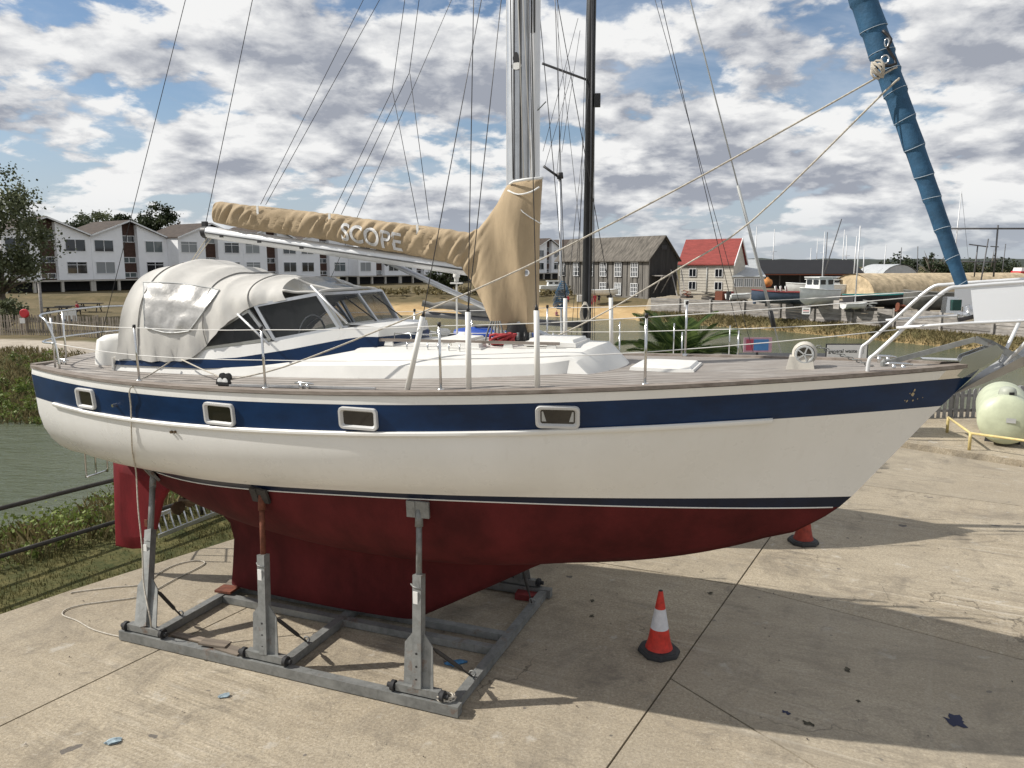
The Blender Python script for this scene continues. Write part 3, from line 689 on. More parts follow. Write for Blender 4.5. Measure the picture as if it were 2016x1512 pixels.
# stern boarding ladder
lad = MB(); A, Bq, C2, D2 = bl(166, 868, .25), bl(170, 938, .25), bl(212, 926, .75), bl(208, 878, .75)
lad.tube(smooth_path([A, Bq + Vector((0, 0, .03)), Bq + Vector((.02, .03, 0)), C2 + Vector((-.02, -.03, 0)), C2 + Vector((0, 0, .04)), D2 + Vector((0, 0, .3))], 3), .014, 6)
lad.tube([A.lerp(Bq, .12), D2.lerp(C2, .1)], .012, 6); lad.tube([A.lerp(D2, .45) + Vector((0, 0, .1)), Bq.lerp(C2, .45)], .012, 6); lad.build('boarding_ladder', M['steel'], yacht, True)

# ---------------------------------------------------------------- coachroof, coaming, windscreen
def wb(x): return 1.02 if x < 0 else 1.02 - .42 * min(1, x / 2.2) ** 1.8
itp = lambda tab: (lambda x: float(np.interp(x, [t[0] for t in tab], [t[1] for t in tab])))
zk = itp([(-.6, 3.33), (.7, 3.385), (1.5, 3.42), (1.86, 3.47), (2.1, 3.50)]); zr = itp([(-.6, 3.50), (0, 3.52), (1.0, 3.535), (1.7, 3.56), (2.1, 3.54)])
m = MB(); rows = []
def roof_prof(x):
    wd = wb(min(x, 2.1)); zb_ = deck_z(x, wd) - .02
    return zb_, [(wd, zb_), (wd - .012, zb_ + .012), (wd - .055, zk(x)), (wd - .075, zk(x) + .02), (wd - .16, zr(x) - .055), (wd - .30, zr(x) - .02), (.22, zr(x) + .005), (0, zr(x) + .01)]
full = lambda L_: [(x, -y, z) for x, y, z in L_] + [(x, y, z) for x, y, z in L_[-2::-1]]
for x in np.linspace(-.6, 1.62, 21): rows.append(full([(x, y, z) for y, z in roof_prof(x)[1]]))
zb_, P_ = roof_prof(1.75); fx = lambda x0, k, y: x0 - k * (y / .72) ** 2
rows.append(full([(fx(1.93, .21, y), y * .97, z) for y, z in P_]))
rows.append(full([(fx(1.97, .18, y), y * .98, zb_ + (z - zb_) * .86) for y, z in P_]))
rows.append(full([(fx(2.17, .24, y), y * 1.02, zb_ + (z - zb_) * .10 - .01) for y, z in P_]))
rows.append(full([(fx(2.19, .24, y), y * 1.03, zb_ - .03) for y, z in P_]))
m.grid(rows); m.build('coachroof', M['gelcoat_deck'], yacht, 19)
def yw(x): return float(np.interp(x, [-3.8, -2.3, -1.73, -1.26, -.6, -.3], [.985, .975, .915, .83, .65, .58]))   # raised part draws in forward
def trace(pts, off=0.0):
    T = []
    for p in pts:
        x = -1.5
        for i in range(60): l = bl(p[0], p[1], -(yw(x) - off)); x = .6 * x + .4 * l.x
        T.append((l.x, l.z))
    return itp(T)
z_ba = itp([(-3.80, 3.07), (-2.83, 3.07), (-1.48, 3.12), (-.3, 3.20)]); z_k2 = itp([(-3.8, 3.185), (-2.47, 3.21), (-1.73, 3.255), (-1.26, 3.29), (-.47, 3.335)])
z_kn = trace([(230, 718), (397, 726), (501, 721), (571, 713), (675, 694), (712, 687)]); z_bl = trace([(229, 710), (362, 709), (467, 704), (571, 688), (675, 668), (713, 663)], .02); z_gl = trace([(240, 703), (384, 691), (540, 672), (670, 647), (705, 644)], .05)
xs = np.linspace(-3.78, -.42, 30)
def strip_part(name, fa, ya, fb, yb, mat, xs_=xs):
    m = MB(); ev = lambda y, x: y(x) if callable(y) else y
    for s in (-1, 1): m.grid([[(x, s * ev(ya, x), fa(x)), (x, s * ev(yb, x), fb(x))] for x in xs_])
    return m.build(name, mat, yacht, True)
strip_part('coaming_side', z_ba, 1.013, z_k2, .962, M['gelcoat_deck']); strip_part('coaming_shoulder', z_k2, .960, z_kn, lambda x: yw(x) - .002, M['gelcoat_deck'])
strip_part('coaming_stripe', z_kn, lambda x: yw(x), z_bl, lambda x: yw(x) - .02, M['navy']); strip_part('windscreen_base', z_bl, lambda x: yw(x) - .022, z_gl, lambda x: yw(x) - .05, M['gelcoat'])
strip_part('coaming_top', z_gl, lambda x: yw(x) - .05, lambda x: z_gl(x) + .004, lambda x: yw(x) - .2, M['gelcoat_deck'])
xf = -.42; w0, w1, w2_ = yw(xf) - .05, yw(xf) - .02, yw(xf); fr_z = (z_gl(xf), z_bl(xf), z_kn(xf) - .03)
cv = lambda y, w_: .10 * (1 - (y / w_) ** 2)
m = MB(); ys = np.linspace(-1, 1, 13)
m.grid([[(xf + dx + cv(y * w_, w_), y * w_, z) for y in ys] for dx, w_, z in ((0, w0, fr_z[0]), (.0, w1, fr_z[1]))]); m.grid([[(xf + cv(y * w0, w0), y * w0, fr_z[0]) for y in ys], [(xf - .5, y * w0 * .9, fr_z[0] + .02) for y in ys]]); m.build('raised_front', M['gelcoat'], yacht, 40)
m = MB(); m.grid([[(xf + dx + cv(y * w_, w_), y * w_, z) for y in ys] for dx, w_, z in ((.0, w1, fr_z[1]), (.0, w2_, fr_z[2]))]); m.build('front_stripe', M['navy'], yacht, 40)
m = MB(); m.box((-2.3, 0, 3.18), (2.9, 1.7, .1)); m.box((-3.80, 0, 3.17), (.03, 2.0, .22)); m.box((-1.2, 0, 3.38), (.1, 1.4, .4)); m.build('cockpit', M['tent'], yacht)
m = MB(); m.lathe([(.0, .36), (.22, .35), (.30, .30), (.33, .12), (.34, 0)], 20, Matrix.Translation((-4.22, -.42, 3.14)) @ Matrix.Diagonal((.8, 1.2, 1, 1))); m.build('gas_locker', M['gelcoat_deck'], yacht, 50)
m = MB(); m.tube([(-1.75 + .02 * math.cos(a), .1 + .24 * math.cos(a), 3.52 + .24 * math.sin(a)) for a in np.linspace(0, 6.283, 19)], .014, 6, cap=False); m.tube([(-1.75, .1, 3.1), (-1.7, .1, 3.52)], .05, 8); m.build('steering_wheel', M['steel'], yacht, True)
def quad_pane(name, pts, fr_w=.022, glass='screen_glass', frame='alu'):
    pts = [Vector(p) for p in pts]; n = (pts[1] - pts[0]).cross(pts[-1] - pts[0]).normalized()
    m = MB()
    for i in range(len(pts)): m.beam(pts[i], pts[(i + 1) % len(pts)], .035, .03, up=n)
    f = m.build('windscreen_frame', M[frame], yacht); m = MB(); m.add(pts, [tuple(range(len(pts)))]); m.build('pane', M[glass], f)
for s in (1, -1):
    S = lambda p: Vector((p.x, p.y * s, p.z)); gy = lambda px, py, o: bl(px, py, -(yw(bl(px, py, -.9).x) - o))
    quad_pane('w', [S(gy(388, 688, .05)), S(gy(418, 655, .06)), S(gy(490, 611, .08)), S(gy(533, 668, .05))])
    quad_pane('w', [S(gy(541, 669, .05)), S(gy(503, 602, .09)), S(gy(625, 579, .10)), S(gy(668, 646, .05))])
TL, BLq = gy(632, 580, .10), gy(674, 646, .05); TR_, BR = Vector((TL.x, -TL.y, TL.z)), Vector((BLq.x, -BLq.y, BLq.z)); TL.y *= -1 if TL.y > 0 else 1
mids = [TL.lerp(TR_, .5) + Vector((.05, 0, 0)), BLq.lerp(BR, .5) + Vector((.09, 0, 0))]
quad_pane('w', [TL, mids[0], mids[1], BLq]); quad_pane('w', [mids[0], TR_, BR, mids[1]])
for y in (-.35, .4):
    m = MB(); m.beam((TL.x + .07, y * .8, TL.z - .04), (BLq.x + .13, y * .8 + .16, BLq.z + .05), .014, .014); m.build('wiper', M['black'], yacht)
for s in (-1, 1):
    m = MB()
    if s < 0: a, bq = bl(612, 562, -.62), bl(683, 636, -.74); m.tube([a, bq], .012, 7)
    a, bq = bl(470, 618, -.88), bl(531, 679, -.95); m.tube([(a.x, s * .90, a.z), (bq.x, s * .955, bq.z)], .013, 7); m.build('hood_brace', M['alu_white'], yacht, True)

# ---------------------------------------------------------------- cockpit tent
HO = []
for (px, py, y), (xt, zt), e in [((229, 707, -.99), (-3.60, 4.36), 2.9), ((300, 712, -1.0), (-3.15, 4.43), 2.9), ((374, 706, -.99), (-2.70, 4.34), 2.8), ((440, 642, -.95), (-2.30, 4.25), 2.7),
                                 ((498, 603, -.86), (-1.92, 4.245), 2.6), ((565, 591, -.75), (-1.62, 4.22), 2.5), ((628, 579, -.62), (-1.15, 4.09), 2.7)]:
    p = bl(px, py, y); HO.append((p.x, -y, p.z, xt, zt, e))
NT = 44
def hoop(h, wr=0.0):
    xb, w_, zb_, xt, zt, e = h; out = []
    for k in range(NT + 1):
        a = math.pi * k / NT; c, s_ = math.cos(a), math.sin(a); hh = abs(s_) ** (2 / e); yy = -w_ * math.copysign(abs(c) ** (2 / e), c)
        out.append(Vector((xb + (xt - xb) * hh ** .8, yy, zb_ + (zt - zb_) * hh)))
    return out
def hoops_at(t):
    i = min(int(t), len(HO) - 2); f = t - i; a, bq = HO[max(i - 1, 0)], HO[i]; c, d = HO[i + 1], HO[min(i + 2, len(HO) - 1)]
    return tuple(.5 * (2 * bq[k] + (c[k] - a[k]) * f + (2 * a[k] - 5 * bq[k] + 4 * c[k] - d[k]) * f * f + (3 * bq[k] - a[k] - 3 * c[k] + d[k]) * f ** 3) for k in range(6)), f
def tent_rows(t0, t1, n):
    rows = []
    for j in range(n + 1):
        t = t0 + (t1 - t0) * j / n; h, f = hoops_at(min(t, len(HO) - 1.0001)); row = hoop(h); sagd = .035 * math.sin(math.pi * f)
        for k, p in enumerate(row):
            ctr = Vector((p.x, 0, 3.7)); d = (p - ctr).normalized(); a = math.pi * k / NT; low = max(0, 1 - (p.z - h[2]) / .35)
            w_ = noise.noise(Vector((p.x * 3.2 + 7, p.z * 2.2, p.y * 2.2))) * .022 + noise.noise(Vector((p.x * 9, p.z * 3.0, p.y * 3))) * (.008 + .022 * low * (abs(math.cos(a)) ** 2))
            w_ += .010 * math.sin((p.x * 1.3 + p.z) * 19 + 3 * noise.noise(p * 2)) * low
            row[k] = p + d * (w_ - sagd * (.4 + .6 * math.sin(a)))
        rows.append(row)
    return rows
T_ROWS = tent_rows(0, 5, 60); m = MB(); m.grid(T_ROWS); end = T_ROWS[0]
m.add(end, [tuple(range(len(end)))]); tent = m.build('cockpit_tent', M['tent'], yacht, 60)
TP = np.array([[p.x, p.y, p.z] for r in T_ROWS for p in r if p.y < -.05])
def tent_pt(px, py, off=.012):
    y = -.95
    for i in range(30):
        l = bl(px, py, y); d = (TP[:, 0] - l.x) ** 2 + (TP[:, 2] - l.z) ** 2; k = np.argsort(d)[:6]; w_ = 1 / (d[k] + 1e-4); y = .5 * y + .5 * float((TP[k, 1] * w_).sum() / w_.sum())
    return bl(px, py, y) + Vector((0, -off, .002))
TLp, TRp, BRp, BLp = (284, 556), (434, 571), (374, 652), (287, 644)
m = MB(); rows = []
for j in range(15):
    v = j / 14; row = []
    for i in range(19):
        u = i / 18; px = (1 - v) * ((1 - u) * TLp[0] + u * TRp[0]) + v * ((1 - u) * BLp[0] + u * BRp[0]); py = (1 - v) * ((1 - u) * TLp[1] + u * TRp[1]) + v * ((1 - u) * BLp[1] + u * BRp[1])
        py += 7 * math.sin(math.pi * u) * (1 if v > .5 else -.6) * abs(2 * v - 1)
        p = tent_pt(px, py, .016); p.y += .02 * noise.noise(Vector((u * 3.3, v * 2.6, 4))) + .012 * noise.noise(Vector((u * 8, v * 6, 1))); row.append(p)
    rows.append(row)
m.grid(rows); tw = m.build('tent_window', M['silver_film'], tent, True)
edge = rows[0] + [r[-1] for r in rows[1:]] + rows[-1][-2::-1] + [r[0] for r in rows[-2:0:-1]]
m = MB(); m.tube(edge + [edge[0]], .008, 5); m.build('window_piping', M['label_grey'], tent)
m = MB()
for t in (.62, 2.45, 3.9): m.tube([p + (p - Vector((p.x, 0, 3.6))).normalized() * .008 for p in tent_rows(t, t + .001, 1)[0]], .007, 5)
m.build('tent_seam', pmat('seam', (.30, .29, .27), .8), tent)
V_ROWS = tent_rows(5, 6, 10); m = MB(); m.grid([r[5:-5] for r in V_ROWS]); m.build('clear_front_panel', M['clear_vinyl'], tent, True)
m = MB()
for k in (5, 16, 28, 39): m.tube([r[k] for r in V_ROWS], .016, 5)
m.tube(V_ROWS[-1], .018, 6); m.build('panel_binding', M['tent'], tent, True)

# ---------------------------------------------------------------- mast, boom, sail cover
MZ = 14.9
def spar(name, pts, a, b_, mat, n=20):
    m = MB(); rows = [[Vector((p[0] + a * math.cos(2 * math.pi * k / n), p[1] + b_ * math.sin(2 * math.pi * k / n), p[2])) for k in range(n)] for p in pts]
    m.grid(rows, closed=True); m.add(rows[-1], [tuple(range(n))]); return m.build(name, mat, yacht, True)
mast = spar('mast', [(.96, 0, 3.5), (.96, 0, MZ)], .125, .075, M['alu'])
m = MB(); m.box((.96 - .02, -.077, 9.6), (.012, .006, 10.4)); m.box((.96 + .05, -.073, 9.6), (.02, .006, 10.4)); m.build('mast_track', M['mast_dark'], mast)
m = MB(); m.box((.85, -.01, 9.6), (.03, .03, 10.4)); m.build('luff_groove', M['alu_white'], mast)
pole = spar('whisker_pole', [(1.15, -.02, 4.9), (1.15, -.02, 8.6)], .05, .05, M['alu_white'], 14)
m = MB(); m.box((1.155, -.071, 7.6), (.018, .006, 1.9)); m.box((1.12, -.068, 7.6), (.012, .006, 1.9)); m.build('pole_slot', M['black'], pole)
for px, py, a, b_, c in ((1016, 113, .036, .052, 'black'), (1017, 130, .055, .035, 'label_white')):
    p = bl(px, py, -.085); m = MB(); m.add([p + Vector((a * math.cos(t * .35) * (1 if c != 'black' or math.sin(t * .35) < 0 else .8), -.004 + .05 * (a * math.cos(t * .35)) ** 2, b_ * math.sin(t * .35))) for t in range(18)], [tuple(range(18))]); m.build('mast_sticker', M[c], mast)
boomA, boomB = bl(408, 457, 0), bl(1000, 541, 0)
m = MB(); m.tube([boomA, boomB], .072, 16); boom = m.build('boom', M['alu_white'], yacht, 40)
m = MB(); m.cyl(boomA + Vector((-.05, 0, 0)), boomA + Vector((.02, 0, 0)), .076, 12); m.box(boomA + Vector((-.03, 0, .07)), (.06, .05, .12)); m.build('boom_end', M['black'], boom, 40)
m = MB(); dB = (boomB - boomA); m.beam(boomA + Vector((.03, -.072, -.01)), boomA + dB * .95 + Vector((0, -.072, -.01)), .006, .016); m.build('boom_groove', M['mast_dark'], boom)
for t in (.07, .21, .36): 
    m = MB(); c = boomA + dB * t; m.box(c + Vector((0, -.07, -.02)), (.05, .02, .03)); m.build('boom_fitting', M['black'], boom)
for dx in (0, .07):
    m = MB(); m.tube([boomA + Vector((.02 + dx, -.02, -.06)), bl(378 + dx * 90, 512, .05)], .007, 5); m.build('mainsheet', M['rope'], yacht, True)
ST = [((425, 438), (429, 398), .085), ((432, 440), (437, 397), .10), ((470, 448), (470, 402), .115), ((520, 456), (512, 406), .12), ((600, 467), (600, 415), .13), ((650, 473), (652, 421), .13), ((700, 484), (700, 428), .14), ((760, 494), (760, 436), .14), ((800, 500), (800, 440), .14), ((880, 517), (885, 452), .14),
      ((912, 528), (925, 458), .13), ((930, 552), (945, 450), .125), ((943, 578), (962, 428), .13), ((957, 606), (982, 400), .14), ((972, 640), (1003, 365), .15), ((990, 650), (1018, 357), .155), ((1020, 654), (1042, 353), .155), ((1043, 655), (1060, 351), .135), ((1051, 654), (1068, 350), .08)]
STRAPS = [(bl(px, py, 0).x, bl(px, py, 0).z) for px, py in ((508, 409), (650, 425), (822, 446))]
NC = 48; c_rows = []
def cov(t):
    i = min(int(t), len(ST) - 2); f = t - i; g = lambda q: np.array([*bl(*ST[q][0], 0), *bl(*ST[q][1], 0), ST[q][2]])
    return g(i) * (1 - f) + g(i + 1) * f
nst = (len(ST) - 1) * 14
for j in range(nst + 1):
    q = cov(min(j / 14, len(ST) - 1.0001)); lo, hi, th = Vector(q[:3]), Vector(q[3:6]), q[6]; c, hv = (lo + hi) / 2, (hi - lo) / 2; row = []
    mastp = smf((j / 14 - 10) / 4)
    for k in range(NC):
        a = 2 * math.pi * k / NC; v = math.sin(a); y = -th * (1 + .12 * noise.noise(Vector((c.x * 2.3, 0, 0)))) * math.copysign(abs(math.cos(a)) ** (.62 - .12 * (v < 0)), math.cos(a)); p = c + hv * v + Vector((0, y, 0))
        fold = noise.noise(Vector((p.x * 7 - p.z * 4.5, p.z * 2.2 + p.x * .8, 3 + (y > 0)))) * .030 - abs(noise.noise(Vector((p.x * 8.5 - p.z * 7, p.z * 2.4 + p.x * 1.2, 13)))) * .038 + noise.noise(Vector((p.x * 19 - p.z * 13, p.z * 3 + p.x, 9))) * .026 + .007 * math.sin((p.x * 1.0 - p.z * .9) * 44 + 5 * noise.noise(Vector((p.x * 2, p.z * 2, 0))))
        drape = noise.noise(Vector((p.x * 4.6 + p.z * .6, p.z * .7, 5 + (y > 0)))) * .085 + noise.noise(Vector((p.x * 9 + p.z * .9, p.z * .8, 6))) * .018
        pk = max(0, v) ** 1.5 * .006 * math.sin(p.x * 62 + 6 * noise.noise(Vector((p.x * 3, 0, 0)))) * (.5 + noise.noise(Vector((p.x * 2.1, 4, 0))))      # puckers under the top seam
        for xs_, zs_ in STRAPS:                                                                     # creases pulled from each strap
            dxs, dzs = p.x - xs_, zs_ - p.z; rr_ = math.hypot(dxs, dzs)
            if rr_ < .42: pk += .016 * math.cos(math.atan2(dxs, dzs + .02) * 9 + xs_ * 5) * math.exp(-rr_ / .2) * min(1, rr_ / .05)
        p += Vector((0, math.copysign(1, y) * ((fold + pk) * (1 - mastp) + drape * mastp) * abs(math.cos(a)) ** .5, .010 * noise.noise(Vector((p.x * 9, 2, y))) + pk * .5 * (1 - mastp)))
        row.append(p)
    c_rows.append(row)
m = MB(); m.grid(c_rows, closed=True); m.add(c_rows[0], [tuple(range(NC))]); m.add(c_rows[-1], [tuple(range(NC))]); cover = m.build('sail_cover', M['tan'], yacht, 70)
CPT = np.array([[p.x, p.y, p.z] for r in c_rows for p in r if p.y < 0])
def cover_y(x, z): d = (CPT[:, 0] - x) ** 2 + (CPT[:, 2] - z) ** 2; k = np.argsort(d)[:14]; w_ = 1 / (d[k] + 4e-4); return float((CPT[k, 1] * w_).sum() / w_.sum())
# lettering follows the cloth
tm = text_mesh('SCOPE', .275, M['cloth_white'], 0.0, bold=.016); ctr, rgt, upv = bl(728, 468, -.14), bl(792, 480, -.14), bl(728, 430, -.14)
dx = (rgt - ctr).normalized(); bmt = bmesh.new(); bmt.from_mesh(tm); bmesh.ops.triangulate(bmt, faces=bmt.faces); bmesh.ops.subdivide_edges(bmt, edges=bmt.edges, cuts=3)
for v in bmt.verts:
    X = ctr.x + v.co.x * .96 * dx.x; Zv = ctr.z + v.co.x * .96 * dx.z + v.co.y * 1.0; v.co = (X, cover_y(X, Zv) - .010, Zv)
bmt.to_mesh(tm); bmt.free(); link('cover_lettering', tm, cover)
p = bl(1035, 537, -.16); m = MB(); m.add([(p.x + .042 * math.cos(t * .35), cover_y(p.x, p.z) - .012, p.z + .036 * math.sin(t * .35)) for t in range(18)], [tuple(range(18))]); st = m.build('maker_patch', M['cloth_white'], cover)
m = MB()
for h in (.014, .002, -.012): m.box((p.x, cover_y(p.x, p.z) - .014, p.z + h), (.05, .002, .005))
m.build('patch_print', M['boat_blue'], st)
for px, py in ((508, 409), (650, 425), (822, 446)):
    p = bl(px, py + 6, -.1); m = MB(); m.box((p.x, cover_y(p.x, p.z) - .012, p.z), (.03, .006, .12)); m.build('cover_strap', M['label_white'], cover)
m = MB(); q = [bl(1004, 362, -.1), bl(1012, 357, -.15), bl(1036, 353, -.165), bl(1060, 351, -.14), bl(1068, 350, -.05)]; m.tube(q, .014, 6); m.build('cover_hem', M['label_white'], cover, True)
m = MB(); m.tube(smooth_path([bl(1000, 375, -.13), bl(1020, 383, -.17), bl(1045, 378, -.17), bl(1062, 368, -.14)], 3), .009, 5); m.tube(smooth_path([bl(1003, 385, -.15), bl(1030, 418, -.18), bl(1066, 441, -.12)], 3), .006, 5); m.build('cover_tie', M['label_white'], cover, True)
m = MB(); m.tube([bl(756, 512, .22), bl(1118, 681, .32)], .032, 10); rv = m.build('spare_pole', M['alu'], yacht, True)
m = MB(); m.tube([bl(748, 507, .22), bl(764, 518, .22)], [.03, .045], 8); m.build('pole_jaw', M['black'], rv, True)
# mast foot: winches, coils of line, blocks
m = MB(); m.box((.96, 0, 3.53), (.42, .34, .05)); m.build('mast_step', M['alu'], yacht)
for k, (px, py) in enumerate([(1006, 655), (1020, 655), (1034, 655), (1045, 655)]):
    m = MB(); a = bl(px, py, -.13); m.tube([a, Vector((a.x + .01, -.16, 3.58))], .016, 6); m.build('halyard_tail', M['rope_grey'] if k % 2 else M['black'], yacht, True)
m = MB(); m.cyl((.96, 0, 3.55), (.96, 0, 3.75), .13, 14); m.build('mast_collar', M['black'], yacht, 40)
def coil(name, c, r, turns, mat, rad=.012, squash=.5, seed=1):
    random.seed(seed); P = []
    for i in range(turns * 10):
        a = i * .628; rr = r * (.75 + .25 * math.sin(i * .37 + seed)); P.append(Vector(c) + Vector((rr * math.cos(a), rr * .7 * math.sin(a), .03 + r * squash * (1 + math.sin(a * 1.0 + i * .05)) * .6 + random.uniform(-.01, .01))))
    m = MB(); m.tube(P, rad, 5); return m.build(name, mat, yacht, True)
c = bl(990, 683, -.33); coil('rope_coil', (c.x, -.33, 3.52), .15, 7, M['rope_red'], .014, .55, 3)
m = MB()
for k in range(5): a = bl(968 + 4 * k, 632, -.3); m.tube(smooth_path([a, a + Vector((-.04 + .02 * k, -.02, -.12)), a + Vector((-.07 + .03 * k, -.03, -.26)), a + Vector((-.02 + .03 * k, -.02, -.3))], 3), .010, 5)
m.build('hanging_line', M['rope_grey'], yacht, True)
for px, py, y in ((915, 676, .15), (873, 668, .45), (985, 660, .3)):
    p = bl(px, py, y); m = MB(); m.lathe([(.0, .13), (.06, .125), (.085, .10), (.08, .06), (.05, .045), (.05, -.08)], 16, Matrix.Translation(p)); m.build('mushroom_vent', M['gelcoat_deck'], yacht, 50)
def hatch(c, sx, sy, h, rz=0.0):
    m = MB(); m.box((c[0], c[1], c[2] + h * .3), (sx + .07, sy + .07, h * .6), taper=.97); o = m.build('deck_hatch', M['gelcoat_deck'], yacht)
    bm = MB(); bm.box((c[0], c[1], c[2] + h * .8), (sx, sy, h * .45), taper=.94); bm.build('hatch_lid', M['white_trim'], o)
hatch((1.45, -.12, zr(1.4)), .48, .5, .07); hatch((.35, -.1, zr(.3)), .34, .42, .06); hatch((2.56, 0, deck_z(2.56, 0)), .56, .56, .055); hatch((.62, -.52, zr(.5) - .05), .3, .2, .09)
m = MB(); a, bq = bl(640, 706, -.58), bl(1099, 701, -.50); m.beam((a.x, -.60, zr(0) + .04), (bq.x, -.46, zr(1.5) + .035), .03, .028); hr = m.build('grab_rail', M['teak'], yacht)
for t in (.05, .3, .55, .8, .97):
    m = MB(); c = Vector((a.x, -.6, zr(0) + .01)).lerp(Vector((bq.x, -.46, zr(1.5) + .005)), t); m.box(c, (.11, .028, .06), taper=.7); m.build('rail_foot', M['gelcoat_deck'], hr)
m = MB()
for k in range(6): m.box((.0 + k * .12, -.72, zr(.3) + .0), (.012, .012, .1))
m.tube([(-.3, -.45, 3.56), (-.3, -.45, 3.63), (.15, -.45, 3.63), (.15, -.45, 3.56)], .008, 6); m.tube([(-.1, -.45, 3.56), (-.1, -.45, 3.63)], .008, 6); m.build('roof_bracket', M['steel'], yacht, True)
# deck gear on the side deck
p0, p1 = bl(452, 771, -1.47), bl(738, 769, -1.5)
m = MB(); m.beam((p0.x, -1.46, deck_z(p0.x, 1.46) + .015), (p1.x, -1.49, deck_z(p1.x, 1.49) + .015), .03, .02); m.build('genoa_track', M['alu'], yacht)
m = MB(); p = bl(440, 748, -1.45)
for k, o in enumerate((-.035, .035)):
    for a_, r_ in ((0, .05), (.055, .04)): m.lathe([(.0, -.018), (r_, -.014), (r_, .014), (.0, .018)], 12, Matrix.Translation((p.x + o + a_ * .5, p.y, p.z + a_ - .02)) @ Matrix.Rotation(R(90), 4, 'X'))
m.box((p.x, p.y, deck_z(p.x, 1.45) + .03), (.16, .05, .03)); m.build('turning_block', M['black'], yacht, 40)
m = MB()
for o in (-.03, .035): m.lathe([(.0, -.020), (.034, -.017), (.034, .017), (.0, .020)], 12, Matrix.Translation((p.x + o, p.y - .004, p.z - .01)) @ Matrix.Rotation(R(90), 4, 'X'))
m.build('block_cheek', M['label_white'], yacht, 40)
def cleat(x, y, L=.22):
    m = MB(); z = deck_z(x, y); m.tube([(x - L / 2, y, z + .055), (x - L / 4, y, z + .06), (x + L / 4, y, z + .06), (x + L / 2, y, z + .055)], [.008, .014, .014, .008], 6)
    for s in (-1, 1): m.box((x + s * L * .17, y, z + .025), (.03, .025, .06))
    m.build('mooring_cleat', M['steel'], yacht, True)
for x, y in ((4.62, -.30), (4.55, .30), (-4.72, -.92), (-4.72, .92), (-.72, -1.50), (-.72, 1.50)): cleat(x, y)
# windlass and chain
wx, wy = bl(1583, 712, -.05).x, -.05; wz = deck_z(wx, 0)
m = MB(); m.lathe([(.0, -.11), (.08, -.11), (.108, -.08), (.112, 0), (.108, .045), (.09, .065)], 22, Matrix.Translation((wx, wy, wz + .135)) @ Matrix.Rotation(R(90), 4, 'X')); m.box((wx - .03, wy, wz + .05), (.25, .22, .12), taper=.8); wl = m.build('anchor_windlass', M['clapboard'], yacht, 40)
m = MB(); Mx = Matrix.Translation((wx, wy - .07, wz + .135)) @ Matrix.Diagonal((.86, 1, .86, 1)) @ Matrix.Rotation(R(90), 4, 'X')
m.lathe([(.10, .02), (.095, .028), (.08, .028), (.075, .02)], 20, Mx)
for k in range(5): a = k * 1.2566; m.beam(Mx @ Vector((0, 0, .02)), Mx @ Vector((.08 * math.cos(a), .08 * math.sin(a), .02)), .02, .012)
m.build('gypsy_wheel', M['label_grey'], wl, 40)
m = MB(); cp = [Vector((wx + .12 + .035 * k, -.02, wz + .20 - .012 * k)) for k in range(14)]
for k, c in enumerate(cp): m.tube([c + Vector((.022 * math.cos(t), (.012 * math.sin(t)) * (k % 2), .012 * math.sin(t) * ((k + 1) % 2))) for t in np.linspace(0, 6.283, 9)], .005, 4, cap=False)
m.build('anchor_chain', M['galv'], yacht, True)
# stemhead, anchor
m = MB()
for y in (-.085, .085):
    q = [bl(1872, 733, 0), bl(1892, 700, 0), bl(1958, 676, 0), bl(1972, 690, 0), bl(1938, 716, 0), bl(1890, 742, 0)]; m.prism([(p.x, y - .006, p.z) for p in q], (0, .012, 0))
m.box((5.08, 0, 3.53), (.5, .16, .012)); m.cyl((5.38, -.085, 3.60), (5.38, .085, 3.60), .035, 10); sth = m.build('stemhead_roller', M['steel'], yacht, 30)
sh = [bl(1740, 716, 0), bl(1800, 700, 0), bl(1920, 668, 0), bl(1950, 676, 0)]; m = MB()
m.beam(sh[0], sh[2], .022, .045); m.beam(sh[2], sh[3], .022, .06); m.lathe([(.0, -.05), (.03, -.02), (.03, .02), (.0, .05)], 10, Matrix.Translation(sh[0])); anc = m.build('anchor', M['galv'], yacht)
m = MB(); e = bl(2010, 716, 0); tip, wl_, wr_, bk = bl(1880, 776, 0), bl(1955, 700, 0), bl(1955, 700, 0), bl(2060, 700, 0)
ridge_ = [tip, tip.lerp(bk, .35) + Vector((0, 0, -.015)), tip.lerp(bk, .7) + Vector((0, 0, -.01)), bk]
for s in (-1, 1):
    m.grid([ridge_, [tip + Vector((.01, s * .01, .02)), ridge_[1] + Vector((-.03, s * .12, .075)), ridge_[2] + Vector((-.04, s * .19, .11)), bk + Vector((-.02, s * .20, .11))]])
m.build('anchor_fluke', pmat('anchor_zinc', (.42, .43, .44), .42, .7, var=.12, scale=5), anc, 50)
m = MB(); m.beam(sh[3], e + Vector((.12, 0, -.04)), .03, .06); m.build('anchor_shank', M['galv'], anc)
